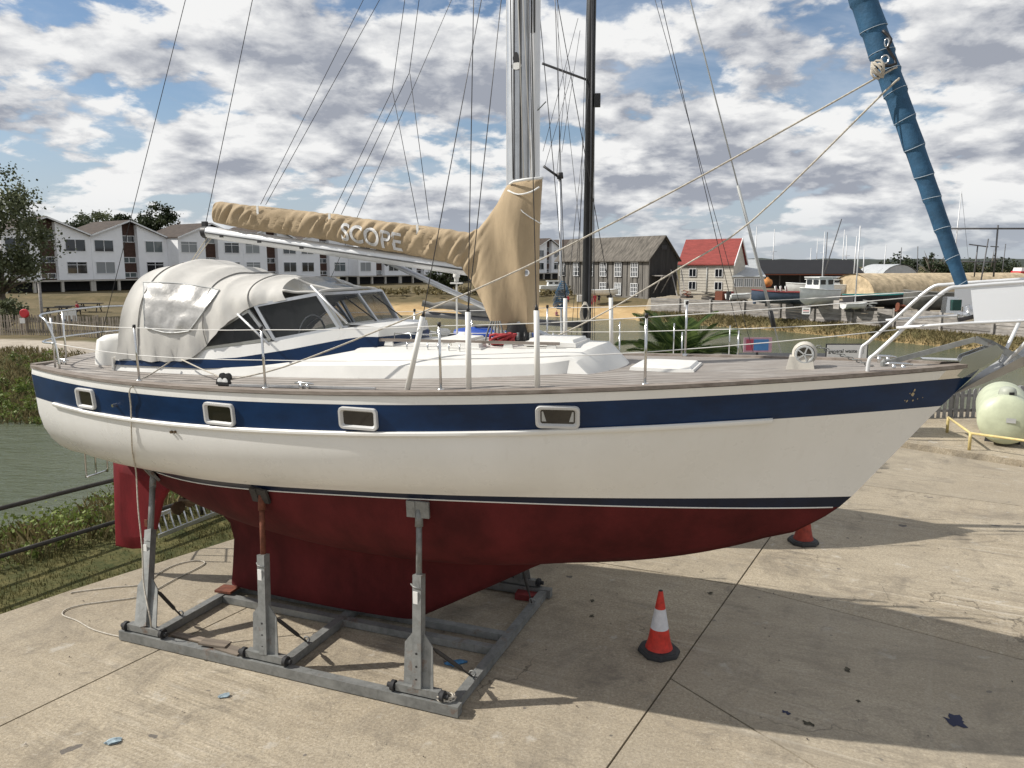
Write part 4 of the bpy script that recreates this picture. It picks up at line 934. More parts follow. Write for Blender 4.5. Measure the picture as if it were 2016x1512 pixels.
# ---------------------------------------------------------------- rails
def stan(x, y, mat='steel'):
    z = deck_z(x, y); m = MB(); m.tube([(x, y, z - .01), (x, y * 1.012, z + .62)], .0125, 8); m.cyl((x, y, z - .01), (x, y, z + .03), .03, 10); o = m.build('stanchion', M[mat], yacht, True)
    m = MB(); m.cyl((x, y * 1.012, z + .60), (x, y * 1.012, z + .635), .017, 8); m.build('stanchion_cap', M['black'], o, True)
    return Vector((x, y * 1.012, z + .60)), Vector((x, y * 1.006, z + .30))
tops = {-1: [], 1: []}; low = {-1: [], 1: []}
for x in (-2.94, -1.14, .78, 2.57):
    for s in (-1, 1):
        a, bq = stan(x, s * (b_sh(x) - .08)); tops[s].append(a); low[s].append(bq)
PPz = 3.13
for s in (-1, 1):
    m = MB(); gate, crn = Vector((-4.50, s * 1.14, PPz)), Vector((-4.86, s * 1.05, PPz + .62))
    m.tube(smooth_path([gate, gate + Vector((-.03, 0, .3)), gate + Vector((-.14, 0, .55)), crn, crn + Vector((-.12, -s * .25, .02)), Vector((-5.04, s * .4, PPz + .66)), Vector((-5.06, 0, PPz + .67))], 4), .014, 7)
    m.tube(smooth_path([gate + Vector((-.03, 0, .3)), Vector((-4.86, s * 1.05, PPz + .30)), Vector((-5.0, s * .7, PPz + .32)), Vector((-5.05, 0, PPz + .33))], 4), .012, 7)
    m.tube([(-4.98, s * .66, PPz), (-5.02, s * .62, PPz + .65)], .013, 7); m.tube([(-4.62, s * 1.10, PPz), (-4.62, s * 1.10, PPz + .6)], .012, 7); m.build('pushpit', M['steel'], yacht, True)
    t0, l0 = gate + Vector((-.14, 0, .55)), gate + Vector((-.05, 0, .3))
    L1, L2 = bl(1705, 735, -.5), bl(1862, 572, -.42)
    B0 = Vector((4.36, s * .50, deck_z(4.36, .5))); B1 = Vector((4.37, s * .50, 3.56)); Tk = Vector((4.90, s * .40, 4.14)); T1 = Vector((5.06, s * .37, 4.185)); T2 = Vector((5.49, s * .35, 4.225)); T3 = Vector((5.84, s * .30, 4.25)); T4 = Vector((6.0, 0, 4.255))
    m = MB(); m.tube(smooth_path([B0, B1, B1.lerp(Tk, .1), B1.lerp(Tk, .5), Tk, T1, T2, T3, T4], 4), .0165, 8)
    m.tube([Vector((4.56, s * .475, 3.835)), Vector((5.03, s * .475, 3.885)), Vector((5.5, s * .46, 3.92)), Vector((5.86, s * .40, 3.95)), Vector((5.98, 0, 3.96))], .013, 7); m.tube([Vector((5.66, s * .38, 3.93)), Vector((5.46, s * .09, 3.52))], .016, 7); pp = m.build('pulpit', M['alu_white'], yacht, True)
    m = MB(); m.grid([[Vector((5.10, s * .372, 4.165)), Vector((5.49, s * .355, 4.205)), Vector((5.84, s * .305, 4.23)), Vector((5.99, 0, 4.235))], [Vector((5.13, s * .470, 3.905)), Vector((5.5, s * .460, 3.935)), Vector((5.84, s * .405, 3.96)), Vector((5.97, 0, 3.965))]]); m.build('pulpit_cloth', M['cloth_thin'], pp, True)
    up = [t0] + tops[s] + [Vector((4.90, s * .44, 4.12))]; lo_ = [l0] + low[s] + [Vector((4.56, s * .48, 3.82))]
    for q in (up, lo_):
        P = []
        for i in range(len(q) - 1): P += sag(q[i], q[i + 1], .012, 4)[:-1]
        m = MB(); m.tube(P + [q[-1]], .0045, 5); m.build('lifeline', M['lifeline'], yacht, True)
m = MB(); m.lathe([(.0, .10), (.045, .1), (.06, .06), (.095, .05), (.105, .03), (.105, -.02), (.08, -.035), (.03, -.04), (.0, -.04)], 20, Matrix.Translation(bl(1912, 622, 0)) @ Matrix.Rotation(R(-21), 4, 'Y')); fd = m.build('furler_drum', M['steel'], yacht, 40)
m = MB(); m.lathe([(.107, .02), (.109, 0), (.107, -.015)], 20, Matrix.Translation(bl(1912, 622, 0)) @ Matrix.Rotation(R(-21), 4, 'Y')); m.build('furling_line', M['black'], fd)
m = MB(); p = bl(1870, 600, -.36); m.box(p, (.10, .09, .13), rz=.3, taper=.85); nl = m.build('navigation_light', M['steel'], yacht); m = MB(); m.box(p + Vector((.035, -.02, 0)), (.07, .07, .09), rz=.3); m.build('lamp_lens', pmat('green_lens', (.01, .06, .05), .2), nl)
# furled headsail: spiral sleeve along the forestay
FA, FB = bl(1894, 562, 0), bl(1700, 0, 0); FD = (FB - FA); ft = lambda z: FA + FD * ((z - FA.z) / FD.z)
m = MB(); P, rr = [], []
random.seed(17); WR = [FA.z]
while WR[-1] < 13.8: WR.append(WR[-1] + random.uniform(.16, .27))
zs_ = np.linspace(FA.z, 13.6, 430)
for i, z in enumerate(zs_):
    f = (z - FA.z) / (6.6 - FA.z); base = .044 + .062 * min(1, f ** .8) - .05 * max(0, (z - 8) / 6)
    i_ = max(j for j in range(len(WR)) if WR[j] <= z + 1e-9); t = (z - WR[i_]) / (WR[i_ + 1] - WR[i_]); P.append(ft(z)); rr.append(base * (1.0 + .12 * (1 - t) ** 1.5 + .03 * noise.noise(Vector((z * 6, 1, 2)))))
m.tube(P, rr, 14); fs = m.build('furled_headsail', M['bluesail'], yacht, 60)
for k in range(11):
    z = WR[k] + .02; rb = (.044 + .062 * min(1, ((z - FA.z) / (6.6 - FA.z)) ** .8)) * 1.11
    m = MB(); c = ft(z); q = FD.to_track_quat('Z', 'Y').to_matrix().to_4x4(); m.tube([Matrix.Translation(c) @ q @ Vector((rb * math.cos(a), rb * math.sin(a), .012 * math.sin(a + k))) for a in np.linspace(0, 6.283, 17)], .003, 4, cap=False); m.build('stitch_line', M['stitch'], fs)
m = MB(); cl = bl(1742, 118, -.13); m.tube(smooth_path([bl(1738, 60, -.12), bl(1754, 78, -.14), bl(1748, 95, -.15), bl(1764, 125, -.14), bl(1728, 132, -.15), bl(1726, 148, -.15)], 3), .014, 6); m.build('sail_clew', M['black'], fs, True)
m = MB(); m.tube([cl + Vector((.03 * math.cos(a), -.02, .035 * math.sin(a))) for a in np.linspace(0, 6.283, 11)], .009, 5, cap=False); m.build('clew_ring', M['steel'], fs, True); m = MB(); c2 = bl(1745, 85, -.15); m.tube([c2 + Vector((.016 * math.cos(a), -.02, .035 * math.sin(a))) for a in np.linspace(0, 6.283, 11)], .006, 5, cap=False); m.build('clew_shackle', M['steel'], fs, True)
kn = bl(1727, 142, -.14); m = MB()
for k in range(4): m.tube([kn + Vector((.05 * math.cos(a + k), -.03 - .02 * math.sin(a * 2 + k), .06 * math.sin(a) + .01 * k)) for a in np.linspace(0, 6.283, 10)], .010, 5, cap=False)
m.build('sheet_knot', M['rope'], fs, True)
for q in ([bl(1764, 134, -.13), bl(1726, 153, -.15), bl(1400, 336, -.35), bl(1160, 463, -.6), bl(990, 546, -.75), bl(775, 638, -1.0), bl(560, 722, -1.3), bl(448, 748, -1.44)],
          [bl(1768, 158, -.12), bl(1735, 187, -.12), bl(1480, 435, .45), bl(1330, 533, .75), bl(1190, 615, 1.0), bl(1090, 664, 1.2), bl(1000, 692, 1.35)],
          [bl(448, 748, -1.44), bl(400, 728, -1.2), bl(358, 708, -1.02)], [bl(275, 748, -1.3), bl(300, 735, -1.15), bl(335, 712, -1.02)]):
    m = MB(); m.tube(smooth_path(q, 4), .0085, 6); m.build('jib_sheet', M['rope'], yacht, True)
# ---------------------------------------------------------------- standing and running rigging
def wire(name, a, b_, r=.004, mat='wire', sagd=0.0):
    m = MB(); m.tube(sag(a, b_, sagd, 8) if sagd else [a, b_], r, 5); return m.build(name, M[mat], yacht, True)
def ext(p, q, z): return p + (q - p) * ((z - p.z) / (q.z - p.z))
a, bq = bl(255, 440, 0), bl(365, 0, 0); wire('backstay', ext(a, bq, 3.2), ext(a, bq, MZ - 3.0), .0045, 'wire_dark')
a, bq = bl(405, 440, 0), bl(497, 0, 0); wire('topping_lift', a, ext(a, bq, MZ - 2.0), .0045, 'wire_dark')
J = lambda px, py, y=-.1: bl(px, py, y)
for p, q in (((513, 402), (715, 0)), ((523, 403), (747, 0)), ((772, 178), (797, 0)), ((806, 143), (825, 0)), ((655, 420), (772, 178)), ((672, 422), (806, 143)), ((824, 444), (773, 180)), ((845, 434), (807, 145))):
    wire('lazy_jack', J(*p), J(*q) if q[1] else ext(J(*p), J(*q), 8.2), .0036, 'wire_dark')
def cover_tube(p, q):
    m = MB(); m.tube([p, q], .026, 10); o = m.build('shroud_cover', M['white_trim'], yacht, True); m = MB(); m.tube([q, q + (q - p).normalized() * .05], [.02, .008], 8); m.build('turnbuckle_top', M['black'], o, True); return o
for s in (-1, 1):
    S = lambda p: Vector((p.x, p.y * -s, p.z))
    a0, a1 = S(Vector((.44, -1.53, 3.22))), S(Vector((.60, -1.50, 3.90))); c0, c1 = S(Vector((1.04, -1.48, 3.25))), S(Vector((1.035, -1.47, 3.95))); f0, f1 = S(Vector((1.66, -1.38, 3.28))), S(Vector((1.64, -1.36, 3.97)))
    for p, q, tgt in ((a0, a1, Vector((.9, -s * -.08, 8.4))), (c0, c1, Vector((.96, s * 1.0, 8.6))), (f0, f1, Vector((1.05, s * .08, 8.4)))):
        cover_tube(p, q); wire('shroud', q, tgt, .0045)
    wire('shroud', c1, Vector((.99, s * .10, 8.4)), .0045); m = MB(); m.tube([(.96, s * .06, 8.5), (.96, s * 1.02, 8.6)], .03, 8); m.build('spreader', M['alu'], yacht, True); wire('shroud', Vector((.96, s * 1.0, 8.6)), Vector((.96, s * .05, MZ - .2)), .0045)
for p, q in (((1031, 350), (1020, 0)), ((1046, 350), (1030, 0))): wire('halyard', bl(*p, -.1), ext(bl(*p, -.1), bl(*q, -.1), 9.5), .005, 'lifeline')
for p, q in (((1010, 352), (1005, 0)), ((1026, 350), (1022, 0)), ((1052, 349), (1046, 0))): wire('halyard', bl(*p, -.09), ext(bl(*p, -.09), bl(*q, -.09), 9.5), .005, 'wire_dark')
wire('halyard', bl(1075, 200, -.05), bl(1048, 228, -.05), .006, 'rope_grey')
# small antenna post on the far side deck
m = MB(); p = Vector((-.35, 1.25, 0)); p.z = deck_z(p.x, 1.2); m.tube([p, p + Vector((0, 0, .95))], .014, 6); m.lathe([(.0, .13), (.04, .12), (.045, .06), (.03, .04), (.03, 0)], 12, Matrix.Translation(p + Vector((0, 0, .95)))); m.box(p + Vector((0, 0, .93)), (.16, .05, .02)); m.build('antenna', M['white_trim'], yacht, 40)
# ================================================================== CRADLE AND FOREGROUND
cradle = thing('boat_cradle', 'galvanised steel yard cradle with six posts standing under the red keel', 'cradle', tuple(BO), BA)
def bx(name, a, b_, w_, h, mat='galv', parent=cradle):
    m = MB(); m.beam(a, b_, w_, h); return m.build(name, M[mat], parent)
bx('side_rail', (-3.48, -1.45, .065), (.90, -1.45, .065), .10, .11); bx('side_rail', (-3.48, 1.42, .065), (.90, 1.42, .065), .10, .11)
for x in (-3.10, -1.26, .80): bx('cross_beam', (x, -1.40, .058), (x, 1.37, .058), .10, .095)
bx('keel_beam', (-3.04, -.22, .052), (.75, -.22, .052), .10, .085); bx('keel_beam', (-3.04, .12, .052), (.75, .12, .052), .10, .085)
for i, (px, py, bx_, fr, pm) in enumerate([(303, 930, -3.13, .62, 'galv'), (516, 972, -1.42, .63, 'rust'), (826, 1000, .44, .64, 'galv')]):
    for s in (1, -1):
        T = surf(px, py); T.y -= .01; B = Vector((bx_, -1.43, .15)); S = lambda v: Vector((v.x, v.y * s, v.z)); d = T - B
        m = MB(); m.beam(S(B + Vector((0, 0, .05))), S(B + d * fr), .095, .095, up=(1, 0, 0)); post = m.build('prop_post', M['galv'], cradle)
        for k in (-1, 1):
            m = MB(); q = [B + Vector((k * .05, 0, .05)), B + Vector((k * .165, 0, .05)), B + d * .26 + Vector((k * .155, 0, 0)), B + d * .33 + Vector((k * .05, 0, 0))]; m.prism([S(v + Vector((0, -.006, 0))) for v in q], (0, .012, 0)); m.build('gusset_plate', M['galv'], post)
        for h in (.08, .15, .22):
            m = MB(); c = S(B + d * h + Vector((0, -.05, 0))); m.cyl(c, c + Vector((0, -.006 * s, 0)), .012, 8); m.build('bolt_hole', M['black'], post)
        m = MB(); m.tube([S(B + d * (fr - .03)), S(B + d * .97)], .030 if i else .036, 12); m.build('screw_pipe', M[pm], post, True)
        m = MB(); m.tube([S(B + d * .90), S(B + d * .995)], [.042, .036], 12); m.build('pipe_collar', M['galv' if i != 1 else 'rust'], post, True)
        Q, n = hull_frame(T); Qs = Q if s > 0 else Matrix.Diagonal((1, -1, 1, 1)) @ Q
        m = MB(); Mx = Matrix.Translation(S(T + n * .018)) @ Qs
        for w0, w1, k in ((-.12, -.03, 0), (.03, .12, 1), (-.03, .03, 2)): m.box((0, 0, 0), (w1 - w0, .17, .03), M=Matrix()); m.v[-8:] = [tuple(Mx @ (Vector(v) + Vector(((w0 + w1) / 2, 0, .01 * (k != 2))))) for v in m.v[-8:]]
        m.build('hull_pad', M['wood_dark' if i == 1 else 'galv'], post)
        m = MB(); m.box(S(B + d * (fr - .13) + Vector((-.012, -.05, 0))), (.05, .012, .17)); m.build('white_sticker', M['label_white'], post)
        m = MB(); c = S(B + d * (fr - .06)); m.tube([c + Vector((-.09, 0, 0)), c + Vector((-.03, -.055 * s, 0)), c + Vector((.07, -.055 * s, -.01))], .009, 5); m.build('locking_pin', M['galv'], post, True)
        m = MB(); m.beam(S(Vector((bx_ - .24, -1.43, .175))), S(Vector((bx_ + .24, -1.43, .175))), .085, .075); ft_ = m.build('foot_bar', M['galv'], post)
        for k in (-1, 1):
            m = MB(); m.tube([S(Vector((bx_ + k * .24, -1.45, .175))), S(Vector((bx_ + k * .34, -1.45, .175)))], .026, 10); m.tube([S(Vector((bx_ + k * .255, -1.45, .175))), S(Vector((bx_ + k * .295, -1.45, .175)))], .055, 14); m.build('roller', M['rubber'], ft_, 40)
        cx = (-3.10, -1.26, .80)[i]
        m = MB(); a, e = S(B + d * .27 + Vector((.05, .02, 0))), S(Vector((cx, -.93, .12))); m.tube([a, a.lerp(e, .2), a.lerp(e, .25), a.lerp(e, .75), a.lerp(e, .8), e], [.010, .010, .022, .022, .010, .010], 7); m.build('chain_tensioner', M['wood_dark'], cradle, True)
        m = MB(); m.tube([e + Vector((.035 * math.cos(t), .01, .03 + .03 * math.sin(t))) for t in np.linspace(0, 6.283, 9)], .010, 5, cap=False); m.build('chain_hook', M['galv'], cradle, True)
BW = lambda x, y, z=0: Vector(BO + BU * x + BV * y + np.array([0, 0, z]))
def plank(label, px, py, z, sx, sy, sz, rz, mat='wood', name='timber_offcut', cat='timber', tilt=0.0):
    p = on_z(px, py, z); m = MB(); m.box((0, 0, 0), (sx, sy, sz)); o = m.build(name, M[mat], None, at=p, rot=(tilt, 0, rz)); return tag(o, label, cat, 'loose timber around the cradle')
plank('short pale plank lying on the near cradle rail', 423, 1266, .155, .34, .13, .022, BA + .12)
plank('plank end tilted beneath the short pale plank on the rail', 452, 1278, .135, .36, .13, .02, BA - .1, tilt=.08)
plank('long thin batten along the inner side of the near rail', 378, 1256, .03, .55, .10, .02, BA)
plank('rusty brown square plate under the aft end of the keel', 447, 1160, .13, .24, .20, .03, BA + .1, 'rust', 'packing_plate', 'plate')
plank('grey packing board under the keel heel', 470, 1150, .11, .34, .22, .03, BA + .3)
plank('small timber block under the keel beside the packing board', 505, 1156, .11, .16, .14, .04, BA + .2)
plank('dark red wooden chock on the far cradle corner', 1042, 1172, .03, .34, .22, .09, BA + .1, 'boat_red', 'wooden_chock', 'chock')
def rag(label, px, py, s, seed, mat):
    random.seed(seed); p = on_z(px, py, .006); m = MB(); n = 12
    ring = [(s * random.uniform(.55, 1.1) * math.cos(k * 6.283 / n), s * .62 * random.uniform(.5, 1.1) * math.sin(k * 6.283 / n), random.uniform(.002, .02)) for k in range(n)]
    m.add(ring + [(0, 0, .03)], [(k, (k + 1) % n, n) for k in range(n)]); m.prism([(x, y, .001) for x, y, z in ring], (0, 0, .002)); tag(m.build('cloth_scrap', mat, None, at=p, rot=(0, 0, .4)), label, 'cloth', 'blue scraps on the concrete')
mb_ = pmat('blue_scrap', (.06, .19, .36), .8, var=.3, scale=20)
mp_ = pmat('pale_scrap', (.30, .38, .42), .8, var=.4, scale=20)
rag('crumpled blue cloth beside the front cross beam', 897, 1306, .13, 2, mb_); rag('small pale blue scrap on sunlit concrete before the rail', 439, 1371, .07, 5, mp_); rag('torn pale blue scrap near the bottom left edge of the concrete', 222, 1460, .10, 8, mp_); rag('tiny blue scrap by the keel toe', 845, 1227, .05, 9, mb_)
# hose that hangs over the side and wanders over the ground
hp = [loc(BW(*Vector(surf(262, 772) + Vector((0, -.02, 0))))) for _ in range(0)]
W_ = lambda v: BW(v.x, v.y, v.z)
top = surf(262, 775); pts = [W_(Vector((top.x + .02, top.y + .12, top.z + .10))), W_(top + Vector((0, -.035, .06)))]
for px, py in ((261, 800), (262, 850), (264, 890)): pts.append(W_(surf(px, py) + Vector((0, -.022, 0))))
pts += [W_(bl(268, 930, -1.12)), W_(bl(272, 1000, -1.2)), W_(bl(280, 1080, -1.3)), W_(bl(283, 1150, -1.42)), W_(bl(296, 1220, -1.54))]
for px, py in ((297, 1246), (284, 1259), (240, 1254), (185, 1240), (152, 1222), (124, 1211), (130, 1200), (165, 1190), (225, 1182), (283, 1172), (345, 1140), (395, 1115), (402, 1106), (380, 1104), (345, 1112), (318, 1125), (280, 1150), (225, 1156), (150, 1165), (140, 1168)): pts.append(on_z(px, py, .012))
m = MB(); m.tube(smooth_path(pts, 4), .0085, 6); tag(m.build('mooring_rope', M['rope'], None, True), 'thin cream rope hanging over the stern side and looping on the concrete', 'rope')
P = []
for i in range(60): a = i * .52; c = on_z(878, 1383, .09); P.append(c + Vector((.085 * math.cos(a) * (1 + .2 * math.sin(i * .7)), .05 * math.sin(a), .03 + .05 * abs(math.sin(i * .31)))))
P += [on_z(890, 1390, .03), on_z(905, 1385, .015), on_z(918, 1377, .012)]
m = MB(); m.tube(P, .009, 5); tag(m.build('rope_bundle', M['rope'], None, True), 'tangled light rope bundle at the front roller of the cradle', 'rope')
# traffic cones
def cone(name, label, p, rz, h=.74, red='cone_red', zb=.30):
    t = thing(name, label, 'traffic cone', p, rz, 'traffic cones on the hardstanding')
    m = MB(); k = .21; oct_ = [(k, k * .5), (k * .5, k), (-k * .5, k), (-k, k * .5), (-k, -k * .5), (-k * .5, -k), (k * .5, -k), (k, -k * .5)]
    m.grid([[(x * s, y * s, z) for x, y in oct_] for s, z in ((1, 0), (1.02, .02), (.99, .045), (.94, .05), (.93, .062), (.86, .066))], closed=True); m.add([(x * .86, y * .86, .066) for x, y in oct_], [tuple(range(8))]); m.build('base', M['plastic_dark'], t, 30)
    def fr(z0, z1, mat, nm, lip=0.0):
        r = lambda z: .142 - (.142 - .024) * ((z - .066) / (h - .066)) + .012 * max(0, 1 - (z - .066) / .08)
        m = MB(); zz = np.linspace(z0, z1, 6); m.lathe([(r(z) + lip, z) for z in zz], 28); return m.build(nm, mat, t, True)
    b_ = fr(.066, zb, M[red], 'lower_body'); fr(zb, .535, M['cone_white'], 'reflective_band', .001); fr(.535, h, M[red], 'upper_body')
    m = MB(); m.lathe([(.024, h - .004), (.022, h + .006), (.012, h + .008), (.0, h - .01)], 16); m.build('tip', M['rubber'], t, True)
    return t
cone('traffic_cone', 'red and white traffic cone standing on the slab joint in front of the bow', on_z(1297, 1284), .35)
cone('traffic_cone', 'red traffic cone half hidden behind the red forefoot of the yacht', on_z(1581, 1068), .1, red='cone_old', zb=.40)
# gas tank, its plinth and barrier
PL = [(14.65, 12.75), (8.75, 18.85), (8.35, 21.5), (13, 21.9), (24, 21.5), (24, 12.3)]
m = MB(); m.prism([(x, y, -.05) for x, y in PL], (0, 0, .15)); tag(m.build('tank_plinth', M['concrete']), kind='structure')
tank = thing('gas_tank', 'pale green cylindrical gas storage tank by the picket fence', 'gas tank', (0, 0, 0))
A, Bq = Vector((11.63, 17.6, .74)), Vector((12.9, 19.75, .74)); ax_ = (Bq - A).normalized(); Lt = (Bq - A).length; r = .585
prof = [(r * math.sin(t), -r * .42 * math.cos(t)) for t in np.linspace(0, math.pi / 2, 8)] + [(r, Lt * k / 4) for k in range(1, 4)] + [(r * math.cos(t), Lt + r * .42 * math.sin(t)) for t in np.linspace(0, math.pi / 2, 8)]
Q = Matrix.Translation(A) @ ax_.to_track_quat('Z', 'Y').to_matrix().to_4x4(); m = MB(); m.lathe(prof, 40, Q); body = m.build('tank_shell', M['tank_green'], tank, 40)
m = MB(); hc = A + ax_ * .30 + Vector((0, 0, r - .03)); m.lathe([(.0, .20), (.10, .19), (.16, .15), (.185, .08), (.19, -.04)], 24, Matrix.Translation(hc)); hood = m.build('valve_hood', M['tank_hood'], tank, 50)
m = MB(); m.box(hc + Vector((-.02, -.185, .06)), (.11, .03, .06)); m.build('hood_opening', M['black'], hood)
m = MB(); c = A - ax_ * (r * .425); rt = Vector((ax_.y, -ax_.x, 0)); up = Vector((0, 0, 1)); m.prism([c + rt * x + up * y - ax_ * .004 for x, y in ((.0, -.02), (.19, -.02), (.19, .09), (.0, .09))], -ax_ * .008); m.build('data_plate', M['label_grey'], tank)
for f in (.2, .8):
    m = MB(); c = A.lerp(Bq, f); m.box((c.x, c.y, .18), (.75, .16, .24), rz=math.atan2(ax_.y, ax_.x) + R(90), taper=.9); m.build('saddle', M['rubber'], tank)
barrier = thing('tube_barrier', 'low cream yellow tube barrier round the gas tank', 'barrier', (0, 0, 0))
pa, pb, pc_ = Vector((10.62, 17.25, .1)), Vector((11.15, 19.1, .1)), Vector((12.9, 15.0, .1))
for p in (pa, pb, pc_):
    m = MB(); m.tube([p, p + Vector((0, 0, .30)), p + Vector((0, 0, .40))], .035, 10); m.build('post', M['yellow'], barrier, True)
m = MB(); m.tube([pa + Vector((0, 0, .40)), pb + Vector((0, 0, .40))], .028, 10); m.build('rail', M['yellow'], barrier, True)
m = MB(); m.tube([pa + Vector((0, 0, .40)), pc_ + Vector((0, 0, .40))], .028, 10); m.build('rail', M['yellow'], barrier, True)
def fence(name, label, a, b_, pitch, w_, h, mat, z0, seed, post_every=2.0, rails=(.25, .75), pointed=True, lean=.02):
    t = thing(name, label, 'fence', (0, 0, 0)); a, b_ = Vector((*a, 0)), Vector((*b_, 0)); d = (b_ - a); L = d.length; d.normalize(); rz = math.atan2(d.y, d.x); n = int(L / pitch); random.seed(seed)
    m = MB(); tp = .06 if pointed else 0; m.prism([(-w_ / 2, 0, 0), (w_ / 2, 0, 0), (w_ / 2, 0, h - tp), (w_ * .25, 0, h), (-w_ * .25, 0, h), (-w_ / 2, 0, h - tp)], (0, .022, 0)); me = m.mesh('picket', M[mat])
    for i in range(n):
        p = a + d * (i * pitch); link('picket', me, t, (p.x, p.y, z0(p.x, p.y) + random.uniform(-.02, .02)), (random.uniform(-.02, .02), random.uniform(-lean, lean), rz), (random.uniform(.88, 1.08), 1, random.uniform(.96, 1.04)))
    for f in rails:
        for k in range(int(L / post_every)):
            p, q = a + d * (k * post_every), a + d * min(L, (k + 1) * post_every - .02); m = MB(); o = Vector((d.y, -d.x, 0)) * -.045; m.beam(p + o + Vector((0, 0, z0(p.x, p.y) + h * f)), q + o + Vector((0, 0, z0(q.x, q.y) + h * f)), .04, .08); m.build('fence_rail', M[mat], t)
    for k in range(int(L / post_every) + 1):
        p = a + d * (k * post_every); m = MB(); o = Vector((d.y, -d.x, 0)) * -.11; m.box(p + o + Vector((0, 0, z0(p.x, p.y) + h * .5)), (.1, .1, h * 1.08), rz=rz); m.build('fence_post', M[mat], t)
    return t
fence('picket_fence', 'weathered grey picket fence behind the gas tank', (8.4, 20.75), (17, 21.3), .17, .105, .85, 'picket_grey', lambda x, y: .09, 3)
fence('picket_fence', 'old brown leaning picket fence along the gravel path on the left', (-31.5, 45.4), (-18.5, 42.6), .165, .075, 1.25, 'fence_wood', lambda x, y: gz(x, y) - .03, 5, 2.6, (.3, .7), lean=.05)
# pipe railing on the near bank
rail = thing('pipe_railing', 'rusty two-rail pipe handrail along the grassy near bank', 'railing', (0, 0, 0))
q = [Vector((-9.3, 7.0, 0)), Vector((-7.3, 10.3, 0)), Vector((-6.4, 11.8, 0)), Vector((-3.4, 16.4, 0))]
for h in (.95, .26):
    m = MB(); m.tube([p + Vector((0, 0, h)) for p in q], .035, 10); m.build('rail', M['wood_dark'], rail, True)
for p in (q[0], Vector((-8.4, 8.5, 0)), Vector((-5.55, 13.1, 0)), q[3]):
    m = MB(); m.tube([p - Vector((0, 0, .5)), p + Vector((0, 0, .95))], .03, 8); m.build('post', M['wood_dark'], rail, True)
la, lb = on_z(312, 1056, .03), on_z(446, 1002, .03); ladder = thing('aluminium_ladder', 'aluminium ladder lying on its side on the grass behind the rudder', 'ladder', (0, 0, 0))
up = Vector((-.16, .18, .26))
for o in (Vector(), up):
    m = MB(); m.beam(la + o, lb + o, .03, .065); m.build('side_rail', M['alu'], ladder)
for i in range(11):
    m = MB(); c = la.lerp(lb, (i + .5) / 11); m.tube([c, c + up], .014, 6); m.build('rung', M['alu'], ladder, True)
# ---------------------------------------------------------------- growing things
def leafmesh(name, quads, mat):                          # quads: (points, tint)
    me = bpy.data.meshes.new(name); V, Fs, T = [], [], []
    for pts, t in quads:
        k = len(V); V += pts; Fs.append(tuple(range(k, k + len(pts)))); T += [t] * len(pts)
    me.from_pydata(V, [], Fs); at_ = me.attributes.new('tint', 'FLOAT', 'POINT'); at_.data.foreach_set('value', T); me.materials.append(mat); me.update(); return me
def blades(n, sampler, h0, h1, w_, seed, bend=.5):
    random.seed(seed); out = []
    while len(out) < n:
        s = sampler()
        if s is None: continue
        x, y, z, k = s; h = random.uniform(h0, h1) * k; a = random.uniform(0, 6.283); c, d = math.cos(a), math.sin(a); b_ = random.uniform(.1, bend) * h; ww = w_ * random.uniform(.6, 1.3); t = random.random()
        out.append(([(x - d * ww, y + c * ww, z - .02), (x + d * ww, y - c * ww, z - .02), (x + c * b_ * .4 + d * ww * .6, y + d * b_ * .4 - c * ww * .6, z + h * .6), (x + c * b_, y + d * b_, z + h), (x + c * b_ * .4 - d * ww * .6, y + d * b_ * .4 + c * ww * .6, z + h * .6)], t))
    return out
e0, e1 = Vector((-9.5, 4.6)), Vector((-1.4, 16.3)); ed = (e1 - e0).normalized(); en = Vector((-ed.y, ed.x))
def s_strip():
    u = random.uniform(0, (e1 - e0).length); v = random.uniform(-.08, 2.2) ; p = e0 + ed * u + en * v
    if v < .05 and noise.noise(Vector((u * 2, 0, 0))) < .1: return None
    nn = noise.noise(Vector((p.x * 1.1, p.y * 1.1, 0)))
    if nn < random.uniform(-.75, .35): return None
    return p.x, p.y, gz_fast(p.x, p.y), .6 + .7 * max(0, nn) + (.5 if v > 1.5 else 0)
ZGx, ZGy = np.arange(-40, 46, .5), np.arange(2, 84, .5); _ZX, _ZY = np.meshgrid(ZGx, ZGy); ZG = ground_z(_ZX, _ZY)
def gz_fast(x, y):
    u, v = (x + 40) * 2, (y - 2) * 2; i, j = int(u), int(v); u -= i; v -= j
    return float((ZG[j, i] * (1 - u) + ZG[j, i + 1] * u) * (1 - v) + (ZG[j + 1, i] * (1 - u) + ZG[j + 1, i + 1] * u) * v)
def pool(x0, x1, y0, y1, seed):
    rg = np.random.default_rng(seed)
    while True:
        X, Y = rg.uniform(x0, x1, 6000), rg.uniform(y0, y1, 6000); d, k, ins = basin_dist(X, Y)
        for i in range(6000):
            if not ins[i]: yield X[i], Y[i], d[i], BK[k[i]]
tag(link('short_grass', leafmesh('short_grass', blades(15000, s_strip, .025, .085, .006, 11), M['leaf_short'])), 'short dry grass verge beside the concrete', 'grass', kind='stuff')
P_near, P_far, P_edge = pool(-14, -2.5, 6, 20, 1), pool(-33, -12.5, 23.5, 37.5, 2), pool(-33, -12.5, 23.5, 36, 3)
def s_bank():
    x, y, d, k = next(P_near); v = (Vector((x, y)) - e0).dot(en)
    if v < 1.7 or d < .05: return None
    return x, y, gz_fast(x, y), .5 + .9 * max(0, noise.noise(Vector((x * .8, y * .8, 3))) + .4)
tag(link('bank_grass', leafmesh('bank_grass', blades(9000, s_bank, .12, .42, .009, 12, .8), M['leaf_dry'])), 'dry tall grass on the near bank below the railing', 'grass', kind='stuff')
